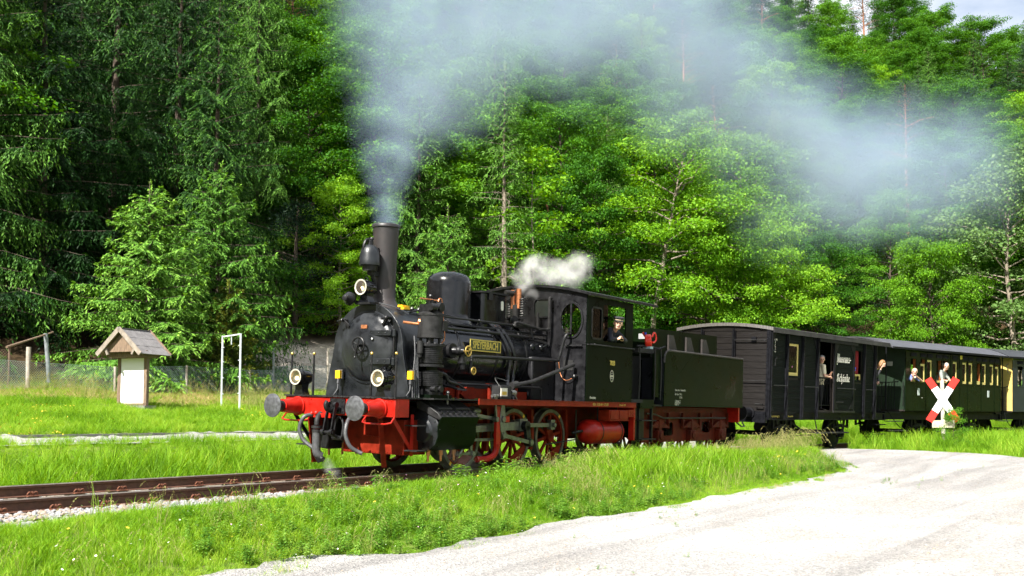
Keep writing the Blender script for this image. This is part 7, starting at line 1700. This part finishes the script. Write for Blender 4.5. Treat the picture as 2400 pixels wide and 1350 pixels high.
lp_ = empty('leaning_post', (9.9, 23.5, gz(9.9, 23.5))); tag(lp_, 'grey post leaning to the left behind the wire fence', 'post')
MB().tube([(.08, 0, -.2), (0, 0, .7), (-.12, 0, 1.75)], .075, 10).build('post', m_fgrey, lp_)
sp_ = empty('fallen_pole', (9.3, 23.4, gz(9.3, 23.4))); tag(sp_, 'weathered wooden pole resting across posts behind the wire fence', 'pole')
dz_ = gz(7.9, 22.6) - gz(9.3, 23.4)
MB().tube([(-1.55, -.88, 1.36 + dz_), (.9, .30, 1.88)], [.045, .03], 9).build('pole', m_wpost, sp_)
br_ = empty('rusty_fence', (4.6, 24.2, 0)); tag(br_, 'brown rusty wire fence in the shade at the left edge', 'fence')
br_.location = (0, 0, 0)
m_wbr = mat('fence_wire_rust', (.14, .09, .06), .8)
for p in ((2.5, 23.2), (5.5, 22.9), (7.9, 22.6)): MB().tube([(p[0], p[1], gz(*p) - .2), (p[0], p[1], gz(*p) + 1.35)], .035, 8).build('fence_post', m_wbr, br_)
meshpanel((2.5, 23.2), (5.5, 22.9), 1.25, br_, m_wbr, .1); meshpanel((5.5, 22.9), (7.9, 22.6), 1.25, br_, m_wbr, .1)

# crossing sign
sx_, sy_ = 20.05, -4.73
cs_ = empty('crossing_sign', (sx_, sy_, gz(sx_, sy_)), (0, 0, math.atan2(CAM.y - sy_, CAM.x - sx_) + PI + .05)); tag(cs_, 'red and white level crossing cross on a grey post', 'crossing sign')
m_sred = mat('sign_red', (.72, .02, .012), .4); m_swht = mat('sign_white', (.80, .82, .84), .4); m_spost = mat('sign_post_concrete', (.36, .33, .28), .85, var=.3, vscale=7, bump=.3, bscale=40)
MB().prism(rrect(-.055, .055, -.055, .055, .02, 3), 'z', -.3, 1.98).build('sign_post', m_spost, cs_)
zc_ = 1.42; ang_ = R_(58)
for k, sg in enumerate((1, -1)):
    d = Vector((0, math.cos(ang_) * sg, math.sin(ang_))); e = Vector((0, -d.z, d.y)); xo = -.075 - .014 * k
    arm = MB().obox((xo, 0, zc_), (.006, 0, 0), d * .40, e * .10).build('cross_arm', m_swht, cs_)
    for s2 in (-1, 1): MB().obox(Vector((xo, 0, zc_)) + d * s2 * .56, (.006, 0, 0), d * .16, e * .10).build('red_tip', m_sred, arm)
MB().box(-.09, -.065, -.30, .30, .62, .83).build('lower_board', mat('board_dirty_white', (.58, .55, .44), .8, col2=(.40, .36, .22), var=.3, vscale=5), cs_)
# leafy sapling at the sign
tree('bush', 19.75, -5.05, 1.15, .4, 'small leafy sapling growing against the crossing sign', wid=.55)

# ================================================================== PEOPLE
def capsule(mb, p0, p1, r0, r1, n=12):
    p0, p1 = Vector(p0), Vector(p1); d = p1 - p0; L = d.length
    if L < 1e-5: mb.ball(p0, r0, 12); return
    prof = [(-r0 * math.cos(t), r0 * math.sin(t)) for t in np.linspace(.05, PI / 2, 5)] + [(L + r1 * math.sin(t), r1 * math.cos(t)) for t in np.linspace(0, PI / 2 - .05, 5)]
    mb.lathe(prof, p0, d, n)
def solidify_union(name, caps, mats, parent, vox=.011):
    """one continuous skin over tapered limbs; the nearest limb decides skin or cloth"""
    mb = MB()
    for c in caps: capsule(mb, c[0], c[1], c[2], c[3])
    me = mb.mesh(name, mats[0], 0); tmp = bpy.data.objects.new(name, me); COL.objects.link(tmp)
    md = tmp.modifiers.new('r', 'REMESH'); md.mode = 'VOXEL'; md.voxel_size = vox
    sm = tmp.modifiers.new('s', 'SMOOTH'); sm.factor = .5; sm.iterations = 3
    bpy.context.view_layer.update(); dg = bpy.context.evaluated_depsgraph_get()
    out_ = bpy.data.meshes.new_from_object(tmp.evaluated_get(dg)); bpy.data.objects.remove(tmp); bpy.data.meshes.remove(me)
    out_.materials.clear()
    for m in mats: out_.materials.append(m)
    n_ = len(out_.polygons); C = np.empty(n_ * 3, np.float32); out_.polygons.foreach_get('center', C); C = C.reshape(-1, 3)
    best = np.full(n_, 1e9); idx = np.zeros(n_, np.int32)
    for c in caps:
        a = np.array(c[0], float); b_ = np.array(c[1], float); ab = b_ - a; t = np.clip(((C - a) @ ab) / (ab @ ab + 1e-12), 0, 1)
        dd = np.linalg.norm(C - (a + t[:, None] * ab), axis=1) - (c[2] + (c[3] - c[2]) * t)
        k = dd < best; best[k] = dd[k]; idx[k] = c[4]
    out_.polygons.foreach_set('material_index', idx); out_.shade_smooth()
    return addobj(name, out_, parent)
m_skin = mat('skin', (.62, .36, .26), .5); m_lip = mat('lips', (.42, .16, .13), .5); m_eye = mat('eyes_dark', (.03, .025, .02), .3)
def basis(f, u):
    f = Vector(f).normalized(); u = Vector(u); r = f.cross(u).normalized(); u = r.cross(f).normalized(); return r, f, u
def head_caps(c, f, u, s=1.0, glasses=False):
    r, f, u = basis(f, u); c = Vector(c)
    H = lambda a, b_, z: tuple(c + (r * a + f * b_ + u * z) * s)
    L = [(H(0, -.012, .028), H(0, -.012, .030), .090 * s, .090 * s, 0), (H(0, .030, .03), H(0, .034, -.045), .068 * s, .054 * s, 0), (H(0, .050, -.085), H(0, .046, -.09), .030 * s, .030 * s, 0),
         (H(-.03, .01, -.05), H(-.025, .045, -.085), .036 * s, .028 * s, 0), (H(.03, .01, -.05), H(.025, .045, -.085), .036 * s, .028 * s, 0),
         (H(0, .092, .008), H(0, .112, -.022), .010 * s, .0165 * s, 0),
         (H(-.084, -.005, .0), H(-.082, -.008, -.03), .017 * s, .013 * s, 0), (H(.084, -.005, .0), H(.082, -.008, -.03), .017 * s, .013 * s, 0),
         (H(-.022, .088, -.056), H(.022, .088, -.056), .010 * s, .010 * s, 1),
         (H(-.034, .086, .006), H(-.026, .088, .006), .010 * s, .010 * s, 2), (H(.026, .088, .006), H(.034, .086, .006), .010 * s, .010 * s, 2),
         (H(-.046, .083, .026), H(-.018, .090, .028), .008 * s, .008 * s, 0), (H(.018, .090, .028), H(.046, .083, .026), .008 * s, .008 * s, 0)]
    return L, H
def hand_caps(w, d, n_, mi=0, curl=.6, s=1.0):
    """palm from wrist w along d, palm normal n_, four unequal curled fingers and a side thumb"""
    d = Vector(d).normalized(); n_ = Vector(n_); n_ = (n_ - d * n_.dot(d)).normalized(); sd_ = d.cross(n_); w = Vector(w); L = []
    L.append((tuple(w), tuple(w + d * .03 * s), .026 * s, .026 * s, mi))
    for k, (o, ln) in enumerate(((-.030, .070), (-.010, .080), (.010, .076), (.029, .060))):
        b0 = w + d * .085 * s + sd_ * o * s; L.append((tuple(w + d * .02 * s + sd_ * o * .7 * s), tuple(b0), .017 * s, .0125 * s, mi))
        k1 = b0 + (d * math.cos(curl) + n_ * math.sin(curl)) * ln * .55 * s; k2 = k1 + (d * math.cos(curl * 2.1) + n_ * math.sin(curl * 2.1)) * ln * .5 * s
        L += [(tuple(b0), tuple(k1), .0105 * s, .0095 * s, mi), (tuple(k1), tuple(k2), .0095 * s, .0075 * s, mi)]
    t0 = w + d * .025 * s - sd_ * .028 * s; t1 = t0 + (d * .6 - sd_ * .75 + n_ * .25).normalized() * .04 * s; t2 = t1 + (d * .85 - sd_ * .3 + n_ * .35).normalized() * .032 * s
    L += [(tuple(t0), tuple(t1), .014 * s, .0115 * s, mi), (tuple(t1), tuple(t2), .0115 * s, .009 * s, mi)]
    return L
def hair_mesh(par, H, s, style, m):
    c = []
    if style == 'short': c = [(H(0, -.022, .045), H(0, -.03, .03), .094 * s, .093 * s, 0), (H(-.05, -.03, .02), H(-.055, -.035, -.02), .045 * s, .035 * s, 0), (H(.05, -.03, .02), H(.055, -.035, -.02), .045 * s, .035 * s, 0), (H(-.03, .035, .085), H(.03, .035, .085), .030 * s, .030 * s, 0)]
    if style == 'bob': c = [(H(0, -.025, .045), H(0, -.035, .02), .098 * s, .096 * s, 0), (H(-.07, -.01, .04), H(-.085, .005, -.10), .036 * s, .030 * s, 0), (H(.07, -.01, .04), H(.085, .005, -.10), .036 * s, .030 * s, 0), (H(-.04, -.07, .0), H(-.04, -.07, -.10), .05 * s, .04 * s, 0), (H(.04, -.07, .0), H(.04, -.07, -.10), .05 * s, .04 * s, 0), (H(-.04, .04, .085), H(.04, .04, .085), .030 * s, .028 * s, 0)]
    if style == 'fringe': c = [(H(-.07, -.04, .0), H(.07, -.04, .0), .03 * s, .03 * s, 0), (H(-.05, -.07, -.02), H(.05, -.07, -.02), .028 * s, .028 * s, 0), (H(0, -.08, .0), H(0, -.08, .01), .035 * s, .035 * s, 0)]
    return solidify_union('hair', c, [m], par, .010)
def cap_mesh(par, H, s, m, band=None, peak=None):
    mb = MB(); o = Vector(H(0, -.012, .055)); u = (Vector(H(0, 0, 1)) - Vector(H(0, 0, 0))).normalized(); f = (Vector(H(0, 1, 0)) - Vector(H(0, 0, 0))).normalized(); r = f.cross(u)
    mb.lathe([(0, .100 * s), (.035, .101 * s), (.045, .118 * s), (.062, .120 * s), (.078, .10 * s), (.085, .001)], o, u, 28); cp = mb.build('cap', m, par, ang=50)
    if band: MB().lathe([(.010, .103 * s), (.022, .103 * s)], o, u, 28, False, False).build('cap_band', band, cp)
    if peak:
        v = []; 
        for i in range(9):
            t = R_(-62 + 15.5 * i); v += [o + f * .098 * s * math.cos(t) + r * .098 * s * math.sin(t) + u * .006, o + f * (.098 + .062 * math.cos(t)) * s * math.cos(t) + r * .104 * s * math.sin(t) - u * .022 * math.cos(t)]
        q = MB(); n_ = len(v); q._add(v + [p + u * .005 for p in v], [(2 * i, 2 * i + 2, 2 * i + 3, 2 * i + 1) for i in range(8)] + [(n_ + 2 * i + 1, n_ + 2 * i + 3, n_ + 2 * i + 2, n_ + 2 * i) for i in range(8)] + [(2 * i + 1, 2 * i + 3, n_ + 2 * i + 3, n_ + 2 * i + 1) for i in range(8)]); q.build('cap_peak', peak, cp)
    return cp
def person(frame, label, head, fdir, udir, chest, pelvis, sh, arms, hands, floor_z, cloth, trous, s=1.0, short=True, vox=.012, shoes=None, legs=True):
    """head/chest/pelvis points, shoulders sh (L,R), arms = ((elbow, wrist) L, R), hands = ((dir, normal, curl) ...)"""
    e = empty('person', frame[0], frame[1]); tag(e, label, 'person')
    caps, H = head_caps(head, fdir, udir, s); V_ = Vector
    ne = V_(H(0, -.02, -.06)); sh = [V_(p) for p in sh]; mid = (sh[0] + sh[1]) / 2
    caps.append((tuple(ne), tuple(mid + (ne - mid) * .15), .052 * s, .060 * s, 0))
    ch = V_(chest); pe = V_(pelvis); ax_ = (sh[1] - sh[0]).normalized()
    for k in (-1, 1):
        caps.append((tuple(ch + ax_ * .09 * k), tuple(pe + ax_ * .075 * k), .125 * s, .118 * s, 3))
        caps.append((tuple(mid + ax_ * .05 * k), tuple(ch + ax_ * .07 * k), .085 * s, .13 * s, 3))
        caps.append((tuple(mid), tuple(sh[0] if k < 0 else sh[1]), .075 * s, .068 * s, 3))
    for k in (0, 1):
        el, wr = [V_(p) for p in arms[k]]; S = sh[k]
        if short:
            half = S + (el - S) * .72; caps.append((tuple(S), tuple(half), .062 * s, .056 * s, 3)); caps.append((tuple(half), tuple(el), .044 * s, .040 * s, 0)); caps.append((tuple(el), tuple(wr), .041 * s, .028 * s, 0))
        else:
            cuff = el + (wr - el) * .86; caps.append((tuple(S), tuple(el), .062 * s, .050 * s, 3)); caps.append((tuple(el), tuple(cuff), .050 * s, .037 * s, 3)); caps.append((tuple(cuff), tuple(wr), .028 * s, .027 * s, 0))
        d, n_, cu = hands[k]; caps += hand_caps(wr, d, n_, 0, cu, s)
    if legs:
        for k in (-1, 1):
            hp = pe + ax_ * .085 * k; L = hp.z - floor_z; kn = V_((hp.x, hp.y, floor_z + L * .52)) + V_((-.02, -.03, 0)); an = V_((hp.x + .02, hp.y, floor_z + .08))
            caps += [(tuple(hp), tuple(kn), .092 * s, .062 * s, 4), (tuple(kn), tuple(an), .060 * s, .042 * s, 4), (tuple(an + V_((0, 0, -.03))), tuple(an + V_((-.03, -.15, -.045))), .042 * s, .035 * s, 2)]
    body = solidify_union('body', caps, [m_skin, m_lip, m_eye, cloth, trous], e, vox)
    return e, H
def fr(a, b_): return veh_frame(a, b_)
LF = ((0, 0, 0), (CANT, 0, 0)); WF = (fr(14.759, 21.649)[0], (CANT + .015, 0, fr(14.759, 21.649)[1][2])); CF = fr(24.084, 31.011)
m_navy = mat('shirt_navy', (.008, .009, .018), .75, var=.3, vscale=20); m_trs = mat('trousers_dark', (.012, .012, .014), .8)
m_creamsh = mat('blouse_cream', (.72, .66, .48), .8); m_jack = mat('jacket_dark', (.02, .02, .024), .8); m_bluesh = mat('shirt_blue', (.12, .17, .42), .8); m_greysh = mat('polo_grey', (.22, .24, .22), .85); m_khaki = mat('trousers_khaki', (.12, .10, .07), .8)
h_grey = mat('hair_grey', (.32, .31, .30), .6); h_bl = mat('hair_light_brown', (.22, .11, .04), .5); h_sil = mat('hair_silver', (.55, .50, .42), .6); h_dk = mat('hair_dark', (.03, .025, .02), .6)
# driver leaning out of the cab window, forearms folded on the sill
e, H = person(LF, 'person in navy shirt and peaked cap leaning out of the cab window', (6.30, -1.53, 2.80), (-.78, -.60, -.10), (.20, .05, .97), (6.50, -1.24, 2.52), (6.58, -.98, 2.20), ((6.30, -1.34, 2.66), (6.68, -1.30, 2.64)), (((6.14, -1.46, 2.475), (6.36, -1.50, 2.50)), ((6.70, -1.48, 2.475), (6.40, -1.545, 2.53))), (((.9, -.1, .05), (0, -.3, -1), .5), ((-.95, -.15, -.1), (0, -.5, -.8), .35)), 1.30, m_navy, m_trs, short=False, vox=.009)
cap_mesh(e, H, 1.0, m_jack, mat('cap_cord', (.45, .36, .22), .6), mat('cap_peak_black', (.02, .02, .024), .25)); hair_mesh(e, H, 1.0, 'fringe', h_grey)
# fireman inside, behind the sliding pane
e, H = person(LF, 'person in dark cap standing inside the cab behind the driver', (6.34, -1.10, 2.84), (-.88, -.45, -.08), (0, 0, 1), (6.40, -1.02, 2.45), (6.42, -1.0, 2.12), ((6.30, -1.20, 2.62), (6.48, -.84, 2.62)), (((6.16, -1.26, 2.36), (6.02, -1.30, 2.46)), ((6.5, -.75, 2.35), (6.35, -.85, 2.2))), (((-.5, -.1, .6), (-.6, -.4, -.4), .5), ((-.8, -.2, -.3), (0, 0, -1), .5)), 1.30, m_navy, m_trs, short=False)
cap_mesh(e, H, 1.0, m_jack, None, m_jack)
# woman in the wagon doorway
e, H = person(WF, 'person with short grey hair and cream blouse in the wagon doorway', (3.55, -1.18, 2.62), (-.80, -.58, -.03), (0, 0, 1), (3.58, -1.12, 2.22), (3.58, -1.10, 1.95), ((3.47, -1.28, 2.42), (3.68, -.98, 2.42)), (((3.42, -1.34, 2.15), (3.60, -1.38, 2.12)), ((3.76, -1.12, 2.18), (3.72, -1.37, 2.16))), (((.9, -.2, .05), (0, -.2, -1), .9), ((-.25, -.4, .9), (-.4, -.8, 0), .3)), 1.13, m_creamsh, m_trs, s=.94)
hair_mesh(e, H, .94, 'short', h_grey)
# child in blue cap at the second wagon window
e, H = person(WF, 'person in bright blue cap looking over the lowered wagon window', (5.56, -1.24, 2.34), (-.75, -.62, -.1), (0, 0, 1), (5.60, -1.10, 2.05), (5.62, -1.0, 1.80), ((5.46, -1.20, 2.17), (5.72, -1.02, 2.17)), (((5.42, -1.15, 1.98), (5.5, -1.2, 1.85)), ((5.78, -.98, 1.98), (5.7, -1.1, 1.85))), (((.5, -.2, -.4), (0, 0, -1), .5), ((-.5, -.2, -.4), (0, 0, -1), .5)), 1.13, m_bluesh, m_trs, s=.85)
cap_mesh(e, H, .85, mat('cap_blue_bright', (.03, .10, .85), .4), None, mat('cap_blue_bright', (.03, .10, .85), .4))
# woman leaning out from the rear platform
e, H = person(WF, 'person with light brown bob leaning out between wagon and coach', (7.18, -1.50, 2.63), (.10, -.85, -.50), (.28, -.1, .96), (7.22, -1.22, 2.30), (7.26, -.98, 2.05), ((7.06, -1.30, 2.46), (7.38, -1.22, 2.42)), (((7.02, -1.40, 2.24), (7.12, -1.48, 2.46)), ((7.44, -1.26, 2.16), (7.30, -1.34, 2.07))), (((.3, -.1, .9), (.3, -.5, 0), .9), ((-.8, -.2, -.2), (0, 0, -1), .7)), 1.10, m_jack, m_trs, s=.95, short=False)
hair_mesh(e, H, .95, 'bob', h_bl)
# two passengers at the coach windows
e, H = person(CF, 'bald person in blue shirt resting an arm on the first coach window', (.38, -1.50, 2.44), (-.82, -.55, -.06), (.10, 0, .99), (.50, -1.20, 2.16), (.52, -1.0, 1.86), ((.34, -1.34, 2.30), (.62, -1.30, 2.28)), (((.30, -1.46, 2.14), (.18, -1.56, 2.25)), ((.64, -1.62, 2.13), (.30, -1.62, 2.27))), (((-.2, -.1, .9), (.2, -.9, 0), .9), ((-.9, .1, .1), (0, -.3, -.9), .7)), 1.19, m_bluesh, m_trs)
hair_mesh(e, H, 1.0, 'fringe', h_dk)
e, H = person(CF, 'silver-haired person in grey polo with folded arms at a coach window', (2.66, -1.44, 2.68), (-.80, -.58, -.04), (0, 0, 1), (2.62, -1.26, 2.30), (2.62, -1.06, 1.98), ((2.42, -1.36, 2.50), (2.80, -1.28, 2.50)), (((2.34, -1.46, 2.20), (2.66, -1.52, 2.19)), ((2.86, -1.46, 2.22), (2.60, -1.54, 2.20))), (((.9, -.05, 0), (0, -.3, -1), .7), ((-.9, 0, .1), (0, -.3, -1), .6)), 1.19, m_greysh, m_khaki)
hair_mesh(e, H, 1.0, 'short', h_sil)
# ================================================================== SMOKE AND STEAM (volumes on a grid)
def vol_mat(name, col, aniso, absn=.0, abc=(.5, .5, .5)):
    m = bpy.data.materials.new(name); m.use_nodes = True; n = m.node_tree.nodes; l = m.node_tree.links; n.clear()
    o = n.new('ShaderNodeOutputMaterial'); p = n.new('ShaderNodeVolumePrincipled'); p.inputs['Color'].default_value = (*col, 1); p.inputs['Anisotropy'].default_value = aniso
    p.inputs['Density'].default_value = 1.0; p.inputs['Density Attribute'].default_value = 'density'; p.inputs['Absorption Color'].default_value = (*abc, 1)
    l.new(p.outputs[0], o.inputs['Volume']); return m
def plume(name, blobs, vox, nscale, mat_, label, lo=.38, hi=.72, warp=.5, detail=4.0, w4=0.0, floor=.06):
    """blobs: (x, y, z, radius, density) - soft puffs broken up by turbulence"""
    B = np.array(blobs); mn = (B[:, :3] - B[:, 3:4] * 1.15).min(0); mx = (B[:, :3] + B[:, 3:4] * 1.15).max(0)
    res = np.maximum(8, ((mx - mn) / vox).astype(int))
    me = bpy.data.meshes.new(name); o = addobj(name, me); tag(o, label, kind='stuff')
    ng = bpy.data.node_groups.new(name + '_gn', 'GeometryNodeTree'); ng.interface.new_socket('Geometry', in_out='INPUT', socket_type='NodeSocketGeometry'); ng.interface.new_socket('Geometry', in_out='OUTPUT', socket_type='NodeSocketGeometry')
    N = ng.nodes; L = ng.links; go = N.new('NodeGroupOutput'); vc = N.new('GeometryNodeVolumeCube'); sm = N.new('GeometryNodeSetMaterial'); sm.inputs['Material'].default_value = mat_
    vc.inputs['Min'].default_value = tuple(mn); vc.inputs['Max'].default_value = tuple(mx)
    for k, a in zip('XYZ', res): vc.inputs['Resolution ' + k].default_value = int(a)
    pos = N.new('GeometryNodeInputPosition')
    wn = N.new('ShaderNodeTexNoise'); wn.noise_dimensions = '4D'; wn.inputs['W'].default_value = w4; wn.inputs['Scale'].default_value = nscale * .6; wn.inputs['Detail'].default_value = 2
    sb_ = N.new('ShaderNodeVectorMath'); sb_.operation = 'SUBTRACT'; sb_.inputs[1].default_value = (.5, .5, .5)
    sc_ = N.new('ShaderNodeVectorMath'); sc_.operation = 'SCALE'; sc_.inputs['Scale'].default_value = warp
    ad_ = N.new('ShaderNodeVectorMath'); ad_.operation = 'ADD'
    L.new(pos.outputs[0], wn.inputs['Vector']); L.new(wn.outputs['Color'], sb_.inputs[0]); L.new(sb_.outputs[0], sc_.inputs[0]); L.new(pos.outputs[0], ad_.inputs[0]); L.new(sc_.outputs[0], ad_.inputs[1])
    acc = None
    for (x, y, z, r, d) in blobs:
        di = N.new('ShaderNodeVectorMath'); di.operation = 'DISTANCE'; di.inputs[1].default_value = (x, y, z); L.new(ad_.outputs[0], di.inputs[0])
        mr = N.new('ShaderNodeMapRange'); mr.interpolation_type = 'SMOOTHSTEP'; mr.inputs['From Min'].default_value = r; mr.inputs['From Max'].default_value = r * .15; mr.inputs['To Min'].default_value = 0; mr.inputs['To Max'].default_value = d; L.new(di.outputs['Value'], mr.inputs['Value'])
        if acc is None: acc = mr.outputs[0]
        else:
            mx_ = N.new('ShaderNodeMath'); mx_.operation = 'MAXIMUM'; L.new(acc, mx_.inputs[0]); L.new(mr.outputs[0], mx_.inputs[1]); acc = mx_.outputs[0]
    nz = N.new('ShaderNodeTexNoise'); nz.noise_dimensions = '4D'; nz.inputs['W'].default_value = w4 + 3; nz.inputs['Scale'].default_value = nscale; nz.inputs['Detail'].default_value = detail; nz.inputs['Roughness'].default_value = .58; L.new(ad_.outputs[0], nz.inputs['Vector'])
    rm = N.new('ShaderNodeMapRange'); rm.inputs['From Min'].default_value = lo; rm.inputs['From Max'].default_value = hi; rm.inputs['To Min'].default_value = floor; rm.inputs['To Max'].default_value = 1.0; L.new(nz.outputs[0], rm.inputs['Value'])
    mu_ = N.new('ShaderNodeMath'); mu_.operation = 'MULTIPLY'; L.new(acc, mu_.inputs[0]); L.new(rm.outputs[0], mu_.inputs[1])
    th = N.new('ShaderNodeMath'); th.operation = 'SUBTRACT'; th.inputs[1].default_value = .006; th.use_clamp = False; L.new(mu_.outputs[0], th.inputs[0])
    mx0 = N.new('ShaderNodeMath'); mx0.operation = 'MAXIMUM'; mx0.inputs[1].default_value = 0; L.new(th.outputs[0], mx0.inputs[0])
    L.new(mx0.outputs[0], vc.inputs['Density']); L.new(vc.outputs[0], sm.inputs[0]); L.new(sm.outputs[0], go.inputs[0])
    md = o.modifiers.new('cloud', 'NODES'); md.node_group = ng
    return o
def along(s, lat=0.0):
    (x, y), th = path(s); return x + lat * math.sin(th), y + lat * math.cos(th)
m_smk = vol_mat('coal_smoke', (.235, .305, .425), .1)
m_stm = vol_mat('white_steam', (1, 1, 1), -.1)
col_ = [(0.97, -.13, 4.12, .32, 3.4), (.98, -.13, 4.45, .42, 3.0), (1.0, -.13, 4.85, .54, 2.4), (1.08, -.12, 5.3, .72, 1.8), (1.25, -.1, 5.8, 1.0, 1.25), (1.6, -.05, 6.4, 1.35, .85), (1.2, 0, 7.1, 1.35, .62), (2.3, 0, 7.0, 1.7, .62), (1.5, .1, 8.2, 1.7, .48), (3.1, .2, 7.9, 2.2, .45)]
trail = [(3.4, .3, 9.2, 2.6, .34), (5.0, .4, 9.9, 2.9, .32), (7.2, .4, 10.3, 3.1, .32), (9.6, .4, 10.6, 3.3, .32), (12.0, .3, 10.8, 3.4, .32), (14.6, .3, 10.6, 3.4, .34), (17.2, .3, 10.1, 3.3, .36), (19.8, .4, 9.5, 3.2, .36), (22.6, .5, 9.2, 3.2, .36), (25.6, .8, 9.6, 3.4, .32), (29.0, 1.2, 10.4, 3.8, .26), (33.0, 1.6, 11.2, 4.2, .22), (20.4, .8, 7.4, 2.0, .26), (9.0, .4, 12.5, 3.3, .24), (14.0, .4, 12.8, 3.6, .24)]
bl_ = list(col_)
for (s, lat, z, r, d) in trail:
    x, y = along(s, lat); bl_.append((x, y, z, r, d * 1.7))
plume('chimney_smoke', col_, .075, 1.5, m_smk, 'grey coal smoke rising in a column from the chimney', lo=.30, hi=.66, warp=.35, w4=1.0)
plume('smoke_trail', bl_[9:], .2, .46, m_smk, 'blue-grey smoke cloud drifting back over the train', lo=.38, hi=.64, warp=2.2, w4=2.0, detail=6.0, floor=.22)
stm = [(4.62, -.35, 3.42, .22, 4), (4.75, -.38, 3.62, .30, 4.5), (5.0, -.4, 3.74, .36, 4.5), (5.3, -.45, 3.76, .38, 4.5), (5.6, -.5, 3.72, .38, 4.5), (5.9, -.5, 3.76, .40, 4.2), (6.25, -.5, 3.80, .42, 4), (6.6, -.5, 3.95, .38, 3.6), (6.85, -.5, 4.15, .32, 3), (4.68, -.55, 3.25, .16, 2)]
plume('safety_valve_steam', stm, .03, 4.2, m_stm, 'white steam blowing from the safety valve over the cab roof', lo=.42, hi=.64, warp=.5, w4=5.0, detail=6.0)
dr1 = [(.92, -1.3, .40, .24, .15), (1.1, -1.35, .20, .28, .25), (1.4, -1.4, .12, .28, .28), (1.7, -1.4, .15, .26, .22)]
plume('cylinder_steam', dr1, .03, 3.6, m_stm, 'thin steam leaking around the cylinder', lo=.40, hi=.70, warp=.35, w4=7.0)
plume('hose_steam', [(-.08, .18, .16, .11, 2.0), (-.05, .12, .08, .13, 2.0), (0.0, .05, 0.0, .13, 1.4)], .02, 5, m_stm, 'small puff of steam below the front hose coupling', lo=.3, hi=.65, warp=.1, w4=9.0)
